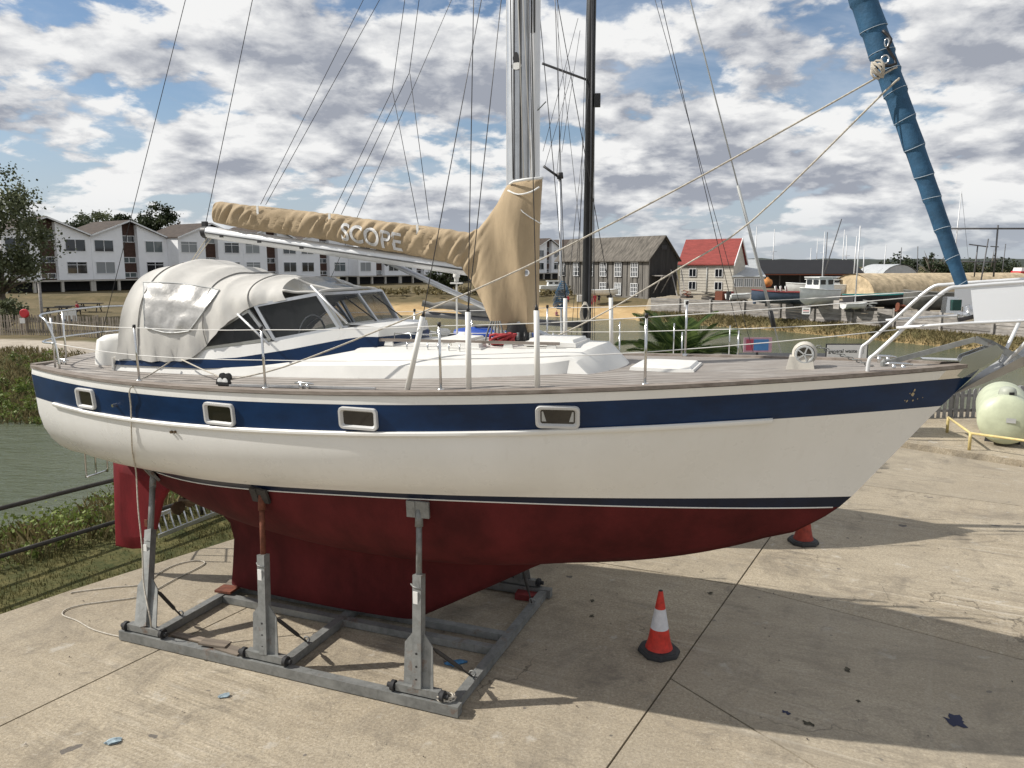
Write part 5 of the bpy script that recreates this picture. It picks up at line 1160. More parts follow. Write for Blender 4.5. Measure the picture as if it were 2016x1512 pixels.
def weeds(n, sampler, h0, h1, leaf, per, seed):
    random.seed(seed); out = []
    for _ in range(n):
        s = None
        while s is None: s = sampler()
        x, y, z, k = s; h = random.uniform(h0, h1) * k; t0 = random.random()
        for _ in range(per):
            a, r_ = random.uniform(0, 6.283), random.uniform(0, .6) * h; zz = z + h * random.uniform(.1, 1); c = Vector((x + r_ * math.cos(a), y + r_ * math.sin(a), zz)); L = leaf * random.uniform(.5, 1.3)
            d = Vector((random.gauss(0, 1), random.gauss(0, 1), random.gauss(.2, .7))).normalized(); e = d.cross(Vector((random.gauss(0, 1), random.gauss(0, 1), random.gauss(0, 1)))).normalized() * L * .4
            out.append(([tuple(c - d * L * .5), tuple(c + e), tuple(c + d * L * .6), tuple(c - e)], min(1, max(0, t0 * .5 + .5 * random.random()))))
    return out
tag(link('bank_weeds', leafmesh('bank_weeds', weeds(520, s_bank, .18, .6, .07, 34, 13), M['leaf_weed'])), 'leafy green weeds on the near bank between railing and water', 'weeds', kind='stuff')
def s_far():
    x, y, d, k = next(P_far)
    if k != 'left' or d > 10.5: return None
    n_ = noise.noise(Vector((x * .5, y * .5, 1)))
    return x, y, gz_fast(x, y), .45 + .6 * max(0, n_ + .4) + (.55 if d < 1.6 else 0)
tag(link('far_bank_grass', leafmesh('far_bank_grass', blades(15000, s_far, .14, .46, .016, 14, .9), M['leaf_dry'])), 'tall rough grass on the far bank at the left', 'grass', kind='stuff')
def s_edge():
    x, y, d, k = next(P_edge)
    if k != 'left' or d > 9.5 or random.random() > (1.2 - d / 8): return None
    return x, y, gz_fast(x, y), .6 + .6 * max(0, noise.noise(Vector((x * .7, y * .7, 4))) + .3)
tag(link('far_bank_weeds', leafmesh('far_bank_weeds', weeds(1100, s_edge, .22, .62, .10, 30, 15), M['leaf_weed'])), 'dense green weeds at the water edge of the far left bank', 'weeds', kind='stuff')
def s_wh():
    i = random.choice([7, 8, 9]); a, b_ = BP[i], BP[i + 1]; t = random.random(); p = a + (b_ - a) * t; n_ = np.array([-(b_ - a)[1], (b_ - a)[0]]); n_ = -n_ / np.hypot(*n_)
    d = random.uniform(.45, 1.95); p = p + n_ * d
    if p[1] < 40: return None
    return p[0], p[1], gz_fast(*p), .5 + .7 * max(0, noise.noise(Vector((p[0] * .5, p[1] * .5, 1))) + .3)
tag(link('wharf_bank_grass', leafmesh('wharf_bank_grass', blades(9000, s_wh, .10, .34, .03, 16, .9), M['leaf_dry'])), 'dry brown grass on the bank below the timber wharf', 'grass', kind='stuff')

def litter():
    random.seed(91); q = []
    for _ in range(420):
        x, y = random.uniform(-6, 9), random.uniform(5.2, 14); s = random.choice([.006, .008, .012, .018]); a = random.uniform(0, 6.28); c, d = math.cos(a) * s, math.sin(a) * s
        q.append(([(x - c, y - d, .006), (x + d * .5, y - c * .5, .008 + s * .4), (x + c, y + d, .007), (x - d * .5, y + c * .5, .012 + s * .3)], random.random()))
    return q
tag(link('leaf_litter', leafmesh('leaf_litter', litter(), M['leaf_bare'])), 'scattered dead leaves and grit on the concrete', 'litter', kind='stuff')
# ================================================================== SECOND YACHT BEHIND
y2 = thing('laid_up_yacht', 'second yacht with a black mast laid up just behind the white yacht', 'yacht', (1.25, 12.75, 0), R(-8))
m = MB(); rows = []
for i in range(25):
    x = -5.2 + 8.5 * i / 24; t = (x + .8) / 4.1 if x > -.8 else (-.8 - x) / 4.4; b_ = 1.35 * (1 - max(0, t) ** 2.1) if x > -.8 else 1.35 - .5 * t ** 2; b_ = max(b_, .01); zs_ = 2.60 + .016 * max(0, x) ** 2; zb_ = 1.1 + .06 * abs(x + .5) ** 1.7
    rows.append([(x, s * b_ * f, zb_ + (zs_ - zb_) * h) for s, f, h in [(-1, 1, 1), (-1, .99, .75), (-1, .93, .5), (-1, .72, .22), (-1, .38, .06), (1, 0, 0), (1, .38, .06), (1, .72, .22), (1, .93, .5), (1, .99, .75), (1, 1, 1)]])
m.grid(rows); m.add(rows[0], [tuple(range(11))]); m.build('hull', M['boat_white'], y2, 50)
m = MB(); m.grid([[(r[0][0], r[0][1], r[0][2] + .003), (r[0][0], 0, r[0][2] + .05), (r[-1][0], r[-1][1], r[-1][2] + .003)] for r in rows]); m.build('deck', M['label_grey'], y2, True)
m = MB(); m.box((-1.6, 0, 2.86), (3.2, 1.6, .3), taper=.85); m.build('cabin', M['boat_white'], y2)
m = MB(); m.box((-.7, 0, .62), (2.2, .2, 1.15), taper=1.2); m.build('keel', M['boat_blue'], y2)
for x in (-2.8, 1.2):
    for s in (-1, 1):
        m = MB(); m.tube([(x, s * 1.5, 0), (x, s * .85, 1.75)], .05, 8); m.build('prop', M['wood_dark'], y2, True)
m = MB(); m.tube([(0, 0, 2.9), (0, 0, 13.2)], .074, 16); mast2 = m.build('mast', M['black'], y2, True)
m = MB(); m.box((0.03, -.073, 8), (.02, .012, 10)); m.build('mast_track', M['mast_dark'], mast2)
m = MB(); m.box((.12, -.02, 6.95), (.09, .09, .2)); m.build('deck_light', M['plastic_dark'], mast2)
m = MB(); m.tube([(0, 0, 7.25), (-.72, -.5, 7.42)], .02, 6); m.build('spreader', M['mast_dark'], mast2, True)
m = MB(); m.tube([(-.08, 0, 3.36), (-2.75, -.05, 3.52)], .05, 8); m.build('boom', M['mast_dark'], y2, True)
m = MB(); random.seed(4); P = [Vector((-.9 - .19 * k, -.06 + random.uniform(-.03, .03), 3.50 + .02 * k + random.uniform(-.03, .03))) for k in range(11)]; m.tube(P, [.03 + .05 * math.sin(math.pi * (k + .5) / 11) + random.uniform(0, .02) for k in range(11)], 7); m.build('furled_mainsail', M['boat_grey'], y2, 60)
def w2(name, a, b_, r=.005, mat='wire'):
    m = MB(); m.tube([a, b_], r, 5); return m.build(name, M[mat], y2, True)
w2('forestay', (3.15, 0, 2.95), (.1, 0, 13.1), .012, 'label_grey'); w2('forestay', (2.55, 0, 2.95), (.1, 0, 12.0), .006); w2('furled_sail_sleeve', (2.95, 0, 3.62), (2.35, 0, 5.6), .026, 'label_grey')
m = MB(); m.tube([(3.02, 0, 3.36), (2.95, 0, 3.62)], .04, 8); m.build('furler_drum', M['black'], y2, True)
for s in (-1, 1):
    w2('shroud', (.1, s * 1.28, 2.8), (0, s * .05, 9.5)); w2('shroud', (-.35, s * 1.28, 2.8), (0, s * .05, 7.3)); w2('shroud', (-.1, s * 1.28, 2.8), (0, 0, 13))
    for x in (-3.6, -2.2, -1.2, -.45, .55, 1.5, 2.4):
        yy = s * (1.35 * (1 - max(0, (x + .8) / 4.1) ** 2.1) - .06 if x > -.8 else 1.25); m = MB(); m.tube([(x, yy, 2.74), (x, yy, 3.34)], .012, 6); m.build('stanchion', M['steel'], y2, True)
w2('backstay', (-5.1, 0, 2.8), (0, 0, 13.1)); w2('halyard', (-.08, -.09, 3.2), (-.03, -.09, 12.3), .006, 'rope_grey'); w2('halyard', (.1, -.06, 3.1), (.04, -.05, 12.3), .006, 'rope_grey')
def at2(px, py, Yd): p = on_y(px, py, Yd) - Vector((1.25, 12.75, 0)); c, s = math.cos(R(8)), math.sin(R(8)); return Vector((p.x * c - p.y * s, p.x * s + p.y * c, p.z))
for p, q in (((1138, 36), (1069, 298)), ((1127, 140), (1072, 330)), ((1116, 132), (1096, 345)), ((1092, 0), (1142, 455)), ((1142, 60), (1106, 300)), ((1098, 0), (1102, 345))): w2('signal_halyard', at2(*p, 12.45), at2(*q, 12.35), .004, 'wire')
w2('forestay', (2.7, -.1, 2.95), (.1, 0, 11.2), .005)
m = MB(); m.tube([at2(1106, 690, 12.3), at2(1102, 348, 12.3)], .022, 7); ms = m.build('mizzen_pole', M['alu'], y2, True)
m = MB(); m.tube([at2(1102, 350, 12.3), at2(1070, 327, 12.3)], .02, 6); m.tube([at2(1102, 340, 12.3), at2(1103, 352, 12.3)], .05, 8); m.build('pole_arm', M['black'], ms, True)
for k, (mt, px, py) in enumerate((('rope_blue', 1108, 566), ('rope_grey', 1103, 580), ('rope_blue', 1103, 590))):
    c = at2(px, py, 12.25); m = MB()
    for j in range(5): m.tube([c + Vector(((.06 + .012 * j) * math.cos(a), -.02 * j, (.10 - .01 * j) * math.sin(a) - .02 * j)) for a in np.linspace(0, 6.283, 11)], .008, 5, cap=False)
    m.build('rope_hank', M[mt], ms, True)
c = at2(1152, 612, 12.6); m = MB()
for j in range(5): m.tube([c + Vector(((.05 + .008 * j) * math.cos(a), -.02 * j, .15 * math.sin(a) - .01 * j)) for a in np.linspace(0, 6.283, 11)], .008, 5, cap=False)
m.build('rope_hank', M['rope'], mast2, True)
kay = thing('kayak', 'blue kayak lying on the deck behind the sail cover', 'kayak', (0, 0, 0)); ka, kb = on_y(897, 656, 12.1), on_y(1050, 664, 11.85)
m = MB(); dk = (kb - ka); rows = []
for i in range(17):
    t = i / 16; c = ka + dk * t; w_ = .30 * math.sin(math.pi * (.04 + .92 * t)) ** .55; h = .13 * math.sin(math.pi * (.06 + .88 * t)) ** .4; rows.append([c + Vector((.03 * math.cos(a), w_ * math.cos(a), h * math.sin(a))) for a in np.linspace(0, 6.283, 15)[:-1]])
m.grid(rows, closed=True); m.add(rows[0], [tuple(range(14))]); m.add(rows[-1], [tuple(range(14))]); m.build('hull', M['kayak'], kay, 60)
m = MB(); c = ka + dk * .45 + Vector((0, 0, .125)); m.lathe([(.16, 0), (.17, .02), (.15, .03), (.14, .005)], 18, Matrix.Translation(c) @ Matrix.Diagonal((1.5, 1, 1, 1))); m.build('cockpit_rim', M['black'], kay, True)
pad = thing('kayak_paddle', 'white shafted paddle with black grips beside the blue kayak', 'paddle', (0, 0, 0)); a, b_ = on_y(757, 638, 11.8), on_y(905, 664, 11.8)
m = MB(); m.tube([a, b_], .022, 8); m.build('shaft', M['white_trim'], pad, True)
for t0, t1 in ((.46, .60), (.80, .93)):
    m = MB(); m.tube([a.lerp(b_, t0), a.lerp(b_, t1)], .032, 8); m.build('grip', M['black'], pad, True)
m = MB(); m.lathe([(.0, -.16), (.06, -.12), (.085, 0), (.06, .12), (.0, .16)], 12, Matrix.Translation(b_ + Vector((.14, 0, -.02))) @ Matrix.Rotation(R(80), 4, 'Y') @ Matrix.Diagonal((1, .2, 1, 1))); m.build('blade', M['white_trim'], pad, True)

# ================================================================== QUAYSIDE BEHIND
def palm(px, Yp, zc, label):
    X = col_x(px, Yp); t = thing('palm_tree', label, 'palm', (X, Yp, 0)); m = MB()
    m.tube([(0, 0, -.1), (.03, 0, zc * .4), (.0, .02, zc * .8), (0, 0, zc)], [.16, .12, .13, .17], 10); m.build('trunk', M['bark'], t, 50)
    random.seed(5); quads = []
    for L in (0,):
        n = 30
        for i in range(n):
            s = i / (n - 1); x = 1.45 * s; z = .50 * s - .62 * s ** 2.2; 
            for sd in (-1, 1):
                ll = .50 * math.sin(math.pi * (.12 + .85 * s)) ** .7; a = R(58 - 25 * s); d = Vector((math.cos(a), sd * math.sin(a), .22 - .3 * s)) * ll; e = Vector((.026, 0, .012))
                p = Vector((x, 0, z)); quads.append(([tuple(p - e), tuple(p + d * .5 - Vector((0, 0, .0)) + e * .9), tuple(p + d - Vector((0, 0, .10 * ll))), tuple(p + d * .5 - e * .9)], random.random()))
            e = .016 * (1 - s) + .004; q = Vector((x, 0, z)); s2 = (i + 1) / (n - 1); q2 = Vector((1.45 * s2, 0, .50 * s2 - .62 * s2 ** 2.2)); quads.append(([tuple(q + Vector((0, -e, 0))), tuple(q + Vector((0, e, 0))), tuple(q2 + Vector((0, e, 0))), tuple(q2 + Vector((0, -e, 0)))], .9))
    me = leafmesh('frond', quads, M['leaf_palm'])
    for k in range(46):
        el = random.choice([.0, .3, .6, .9, 1.2]) + random.uniform(-.12, .12); link('frond', me, t, (0, 0, zc + random.uniform(-.05, .08)), (random.uniform(-.3, .3), -el + .25, k * 2.4), [random.uniform(.8, 1.08)] * 3)
palm(1330, 16.8, 2.12, 'bushy green palm showing above the foredeck')
bins = thing('bin_store', 'dark bin enclosure with notice boards seen beyond the foredeck', 'bin store', (7.3, 19.0, 0), R(-2))
m = MB(); m.box((0, .3, 1.0), (3.5, 1.1, 2.0)); m.build('enclosure', M['plastic_dark'], bins)
m = MB(); m.box((0, .3, 2.03), (3.6, 1.2, .06)); m.build('lid', M['plastic_dark'], bins)
wc = on_y(1667, 694, 18.35); sg = thing('notice_board', 'white general waste sign beside the pulpit', 'sign', wc); 
m = MB(); m.box((0, .012, 0), (1.02, .025, .43)); m.build('board', M['plastic_dark'], sg); m = MB(); m.box((0, -.006, 0), (.96, .012, .37)); m.build('face', M['label_white'], sg)
link('lettering', text_mesh('general waste', .125, M['black'], .001), sg, (-.10, -.016, .035), (R(90), 0, 0))
m = MB(); m.box((.36, -.016, .03), (.09, .004, .12)); m.box((.36, -.016, .105), (.12, .004, .015)); m.box((-.05, -.014, -.135), (.82, .003, .008)); m.build('bin_symbol', M['label_grey'], sg)
m = MB(); m.box((0, .05, -.6), (.06, .06, 1.0)); m.build('post', M['plastic_dark'], sg)
pc2 = on_y(1492, 679, 18.4); ps = thing('poster', 'pink framed poster with red and blue panels beyond the foredeck', 'poster', pc2)
m = MB(); m.box((0, .01, 0), (.68, .02, .36)); m.build('board', pmat('poster_pink', (.55, .34, .42), .6), ps)
m = MB(); m.box((-.20, -.004, 0), (.17, .008, .27)); m.build('red_panel', pmat('poster_red', (.5, .08, .14), .6), ps); m = MB(); m.box((.08, -.004, 0), (.36, .008, .27)); m.build('blue_panel', pmat('poster_blue', (.08, .25, .55), .6), ps)
m = MB(); m.box((0, .04, -.5), (.05, .05, .7)); m.build('post', M['plastic_dark'], ps)

# ================================================================== FAR SHORE
def window(parent, x0, x1, z0, z1, y, split=(.5,), mat='window_glass', transom=None, fr='win_frame', bars=0.07):
    m = MB(); cx, w_ = (x0 + x1) / 2, x1 - x0
    for z in (z0, z1): m.box((cx, y - .03, z), (w_ + bars, .08, bars))
    for x in (x0, x1): m.box((x, y - .028, (z0 + z1) / 2), (bars, .08, z1 - z0))
    for s in split: m.box((x0 + w_ * s, y - .026, (z0 + z1) / 2), (bars, .07, z1 - z0))
    for tz in ([transom] if isinstance(transom, float) else transom or []): m.box((cx, y - .024, z0 + (z1 - z0) * tz), (w_, .06, bars * .8))
    f = m.build('window', M[fr], parent); m = MB(); m.add([(x0, y - .012, z0), (x1, y - .012, z0), (x1, y - .012, z1), (x0, y - .012, z1)], [(0, 1, 2, 3)]); m.build('pane', M[mat], f); return f
def flats_unit(at, rz, seed, proto):
    t = thing('apartment_block', None, 'building', at, rz); L, ev, rd, gz0 = 10.2, 7.05, 9.05, 1.65; D = 9.0
    zt = lambda x: ev + (rd - ev) * (1 - abs(x - L / 2) / (L / 2))
    for x0, x1 in ((0, 4.1), (6.1, L)):
        m = MB(); m.prism([(x0, 0, gz0), (x1, 0, gz0), (x1, 0, zt(x1)), (x0, 0, zt(x0))], (0, D, 0)); m.build('wall', M['render_white'], t)
    m = MB(); m.prism([(4.1, .7, gz0), (6.1, .7, gz0), (6.1, .7, zt(6.1)), (5.1, .7, rd), (4.1, .7, zt(4.1))], (0, D - .9, 0)); m.build('stair_wall', M['brick'], t)
    for z0, z1 in ((6.45, 7.25), (3.75, 4.45), (1.85, 2.45)): window(t, 4.2, 6.0, z0, z1, .7, (.5,))
    for s in (0, 1):
        m = MB(); xe, xr = (-.15, L / 2) if s == 0 else (L + .15, L / 2); m.prism([(xe, -.35, ev - .02), (xr, -.35, rd + .06), (xr, -.35, rd + .24), (xe, -.35, ev + .16)], (0, D + .6, 0)); r_ = m.build('roof', M['roof_tile'], t)
        m = MB(); m.prism([(xe, -.40, ev - .06), (xr, -.40, rd + .02), (xr, -.40, rd + .22), (xe, -.40, ev + .14)], (0, .045, 0)); m.build('bargeboard', M['win_frame'], r_)
    random.seed(seed)
    for x0, x1 in ((.4, 2.8), (7.1, 9.5)):
        for z0, z1 in ((5.15, 6.6), (2.4, 3.85)): window(t, x0, x1, z0, z1, 0, (.5,), random.choice(['window_glass', 'window_glass', 'window_curtain']), random.choice([None, .75]))
    for k, x in enumerate((.15, 3.3, 6.5, L - .15)):
        m = MB(); m.box((x, .3, gz0 / 2), (.3, .3, gz0)); m.build('pillar', M['clapboard'], t)
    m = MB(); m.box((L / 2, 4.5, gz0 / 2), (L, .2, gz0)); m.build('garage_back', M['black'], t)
    m = MB(); m.box((L / 2, D / 2, gz0 - .1), (L - .02, D - .1, .18)); m.build('slab_edge', M['clapboard'], t)
    return t
fd_ = Vector((math.cos(R(55)), math.sin(R(55)), 0)); fn_ = Vector((-fd_.y, fd_.x, 0)); fp = Vector((-57, 92, 0))
def t_of(px):
    lo, hi = -60.0, 200.0
    for _ in range(60):
        mid = (lo + hi) / 2; p = fp + fd_ * mid; q = 1008 + F_PX * p.x / (p.y * CP + 2 * SP)
        lo, hi = (mid, hi) if q < px else (lo, mid)
    return lo
t0 = t_of(185); ordn = ['first', 'second', 'third', 'fourth', 'fifth', 'sixth', 'seventh', 'eighth', 'ninth', 'tenth', 'eleventh', 'twelfth', 'thirteenth', 'fourteenth']
protos = []
for i in range(-1, 11):
    step = 0 if i < 1 else (2.6 if i < 4 else (5.0 if i < 7 else 7.0)); p = fp + fd_ * (t0 + i * 10.22) - fn_ * step; p.z = .78
    if len(protos) < 3: u = flats_unit(p, R(55), 20 + i, None); protos.append(u)
    else: u = copy_tree(protos[i % 3]); u.location = p
    random.seed(300 + i)
    for ch in u.children:                                            # every flat has its own curtains
        for g in ch.children:
            if g.name.startswith('pane'): g.material_slots[0].link = 'OBJECT'; g.material_slots[0].material = M[random.choice(['window_glass', 'window_glass', 'window_blind', 'window_curtain', 'window_dark'])]
    u['label'] = f'white gabled block of flats with brown stair strip, {ordn[i + 1]} from the left in the row'; u['group'] = 'row of white flats beyond the water'
def frame_from(a, b_):
    a, b_ = Vector((*a, 0)), Vector((*b_, 0)); d = b_ - a; return a, math.atan2(d.y, d.x), d.length
# black timber boat shed
a, rz, L = frame_from((5.8, 97.5), (15.06, 84.8)); D = 4.6; gb = .8
shed = thing('timber_shed', 'old black weatherboarded shed with a mossy slate roof by the beach', 'shed', (a.x, a.y, gb), rz); ev, rd = 4.05, 6.5
m = MB(); m.prism([(0, 0, -.3), (L, 0, -.3), (L, 0, ev), (0, 0, ev)], (0, .15, 0)); m.build('front_wall', pmat('timber_grey', (.17, .16, .145), .9, var=.4, scale=1.2, stretch=(3, 2, .25), bump=.3, bscale=8), shed)
m = MB()
for k in range(int(L / .8)): m.box((.4 + k * .8, -.02, ev / 2), (.06, .05, ev))
bo = m.build('cover_battens', M['timber_black'], shed); bo['kind'] = 'stuff'
for x in (0.0, L - .15):
    m = MB(); m.prism([(x, .16, -.3), (x, D, -.3), (x, D, ev), (x, D / 2, rd), (x, .16, ev)], (.15, 0, 0)); m.build('gable_wall', M['timber_black'], shed)
for s in (0, 1):
    m = MB(); ye = -.35 if s == 0 else D + .35; zr_ = rd + .1; m.prism([(-.3, ye, ev - .22), (-.3, D / 2, zr_), (-.3, D / 2, zr_ + .12), (-.3, ye, ev - .1)], (L + .6, 0, 0)); m.build('roof', M['slate_roof'], shed)
for px in (1107, 1135, 1162, 1188, 1217, 1249):
    lo, hi = 0, L
    for _ in range(40):
        mid = (lo + hi) / 2; X, Y = a.x + math.cos(rz) * mid, a.y + math.sin(rz) * mid
        lo, hi = (mid, hi) if 1008 + F_PX * X / (Y * CP + 2 * SP) < px else (lo, mid)
    window(shed, lo - .5, lo + .55, 2.15, 3.75, -.06, (.25, .5, .75), 'window_glass', [.33, .66], bars=.06)
    if px > 1180: window(shed, lo - .5, lo + .55, .05, 1.4, -.06, (.25, .5, .75), 'window_curtain' if px == 1217 else 'window_glass', [.33, .66], bars=.06)
m = MB(); m.box((L + .01, D * .5, 5.4), (.06, .9, .5)); m.build('loft_door', M['black'], shed)
m = MB(); m.box((L + .8, 1.2, 2.3), (1.6, 1.4, .1)); m.build('balcony', M['wharf_wood'], shed); 
for yy in (.6, 1.8):
    m = MB(); m.beam((L + 1.5, yy, 2.3), (L + .2, yy, .4), .08, .08); m.build('balcony_brace', M['wharf_wood'], shed)
for k in range(3):
    m = MB(); m.beam((L + .3 + .5 * k, 3.2 + .3 * k, 2.9), (L + 3.0 + .4 * k, 1.4 + .2 * k, .05), .08, .12); m.build('leaning_timber', M['wharf_wood'], shed)
# pale house with red roof
a, rz, L = frame_from((20.2, 92.5), (25.3, 88.0)); D = 3.0
hs = thing('red_roofed_house', 'pale clapboard house with a bright red roof next to the black shed', 'house', (a.x, a.y, .85), rz); ev, rd = 3.5, 6.2
m = MB(); m.prism([(0, 0, -.3), (0, D, -.3), (0, D, ev), (0, D / 2, rd), (0, 0, ev)], (L, 0, 0)); m.build('wall', M['clapboard'], hs)
for k in range(1, 11):
    m = MB(); m.box((L / 2, -.018, k * .33), (L, .03, .05)); m.build('clapboard', M['clapboard'], hs)
for s in (0, 1):
    m = MB(); ye = -.3 if s == 0 else D + .3; m.prism([(-.2, ye, ev - .12), (-.2, D / 2, rd + .1), (-.2, D / 2, rd + .24), (-.2, ye, ev + .03)], (L + .4, 0, 0)); m.build('roof', M['red_roof'], hs)
    m = MB(); m.prism([(L + .21, ye, ev - .2), (L + .21, D / 2, rd + .05), (L + .21, D / 2, rd + .3), (L + .21, ye, ev + .08)], (.08, 0, 0)); m.build('bargeboard', M['win_frame'], hs)
for f in (.25, .74):
    for z0, z1 in ((2.05, 2.95), (.55, 1.45)): window(hs, L * f - .45, L * f + .45, z0, z1, -.04, (.5,), 'window_dark', None, bars=.05)
m = MB(); m.tube([(L * .52, -.06, 0), (L * .52, -.06, ev - .2)], .06, 6); m.build('downpipe', M['label_grey'], hs, True)
an = thing('glazed_annex', 'grey lean-to with a glazed front beside the red roofed house', 'annex', (col_x(1442, 88), 88, .9), R(-6)); w_ = col_x(1502, 88) - col_x(1442, 88)
m = MB(); m.prism([(0, 0, 0), (0, 5, 0), (0, 5, 3.5), (0, 0, 2.0)], (w_, 0, 0)); m.build('wall', M['clapboard'], an); m = MB(); m.prism([(-.1, -.2, 1.98), (-.1, 5, 3.55), (-.1, 5, 3.65), (-.1, -.2, 2.08)], (w_ + .2, 0, 0)); m.build('roof', M['grey_sheet'], an)
for k in range(3): window(an, .15 + k * 1.1, 1.1 + k * 1.1, .9, 1.85, -.03, (.25, .5, .75), 'window_curtain', None, bars=.07)
ds = thing('long_dark_shed', 'long low workshop with a black roof behind the boatyard', 'shed', (col_x(1490, 104), 104, .95), R(-4)); L = col_x(1692, 104) - col_x(1490, 104)
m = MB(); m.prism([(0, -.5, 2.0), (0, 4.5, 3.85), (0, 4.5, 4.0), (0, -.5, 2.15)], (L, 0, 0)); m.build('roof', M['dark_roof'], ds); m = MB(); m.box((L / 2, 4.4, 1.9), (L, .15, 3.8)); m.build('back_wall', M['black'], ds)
m = MB(); m.prism([(-1.4, -.55, 2.0), (.5, -.55, 2.0), (.9, 4.4, 4.02), (-.4, 4.4, 4.02)], (0, 0, .06)); m.build('end_roof', M['grey_sheet'], ds)
for k in range(6):
    m = MB(); m.box((.3 + k * (L - .6) / 5, 0, 1.0), (.15, .15, 2.0)); m.build('post', M['wood_dark'], ds)
m = MB(); m.box((L / 2, -.52, 2.02), (L, .06, .14)); m.build('fascia', M['rust'], ds)
def vault(name, label, at, rz, L, r, hgt, mat, capmat, n=16):
    t = thing(name, label, 'shelter', at, rz); m = MB(); m.grid([[(x, -r * math.cos(a), hgt * math.sin(a) + .06 * noise.noise(Vector((x * .8, a * 2, r)))) for a in np.linspace(0, math.pi, n)] for x in np.linspace(0, L, 14)]); m.build('cover', mat, t, True)
    for x in (.15, L - .25):
        m = MB(); m.add([(x, -r * math.cos(a) * .97, hgt * math.sin(a) * .97) for a in np.linspace(0, math.pi, n)], [tuple(range(n))]); m.build('end_wall', capmat if x > 1 else mat, t)
    return t
xa, xb = col_x(1692, 74), col_x(1995, 86)
vault('barrel_shelter', 'long straw coloured arched shelter at the right of the boatyard', (xa, 76, .95), math.atan2(10, xb - xa), math.hypot(10, xb - xa), 2.9, 2.5, M['thatch'], M['black'])
vault('arched_hut', 'pale grey curved hut rising behind the straw coloured shelter', (col_x(1757, 108), 106, .9), R(90), 8, 3.2, 3.45, M['grey_sheet'], M['grey_sheet'])

# timber wharf
wh = thing('timber_wharf', 'grey timber plank wharf wall along the far shore', 'wharf wall', (0, 0, 0)); random.seed(21)
poly = [BP[7], BP[8], BP[9], BP[10]]; off = []
for i in range(len(poly) - 1):
    d = poly[i + 1] - poly[i]; n_ = np.array([d[1], -d[0]]) / np.hypot(*d); off += [(poly[i] + n_ * 2.25, poly[i + 1] + n_ * 2.25)]
off = [(off[i][0] if i == 0 else (off[i - 1][1] + off[i][0]) / 2, off[i][1] if i == len(off) - 1 else (off[i][1] + off[i + 1][0]) / 2) for i in range(len(off))]
for a, b_ in off:
    d = b_ - a; L = np.hypot(*d); n = max(1, int(L / 3.1)); rz = math.atan2(d[1], d[0])
    for k in range(n):
        p, q = a + d * k / n, a + d * (k + 1) / n
        if max(p[1], q[1]) < 38: continue
        for r_ in range(6):
            m = MB(); o = random.uniform(-.02, .03); u = np.array([d[1], -d[0]]) / L * -o; z = -.22 + .222 * r_ + .1
            m.beam((p[0] + u[0], p[1] + u[1], z + random.uniform(-.01, .01)), (q[0] + u[0] - d[0] / L * .03, q[1] + u[1] - d[1] / L * .03, z + random.uniform(-.01, .01)), .07, .205); m.build('plank', M['wharf_wood'], wh)
        m = MB(); u = np.array([-d[1], d[0]]) / L * .1; m.box((p[0] + u[0], p[1] + u[1], .42), (.16, .16, 1.5), rz=rz); m.build('pile', M['wharf_wood'], wh)
def sign(px, py, Yd, w_, h, label, bars):
    p = on_y(px, py, Yd); t = thing('notice_sign', label, 'sign', p, R(-30)); m = MB(); m.box((0, 0, 0), (w_, .03, h)); m.build('board', M['label_white'], t)
    for k, (x, z, a, b_) in enumerate(bars): m = MB(); m.box((x, -.018, z), (a, .006, b_)); m.build('print', M['red_paint' if k % 2 else 'black'], t)
sign(1587, 612, 57.4, .58, .5, 'small white notice with lines of print on the timber wharf', [(0, .12, .4, .05), (0, 0, .45, .05), (0, -.12, .42, .05)])
sign(1351, 597, 68.0, .42, .6, 'small white sign with one dark mark on the left end of the wharf', [(0, 0, .1, .25)])
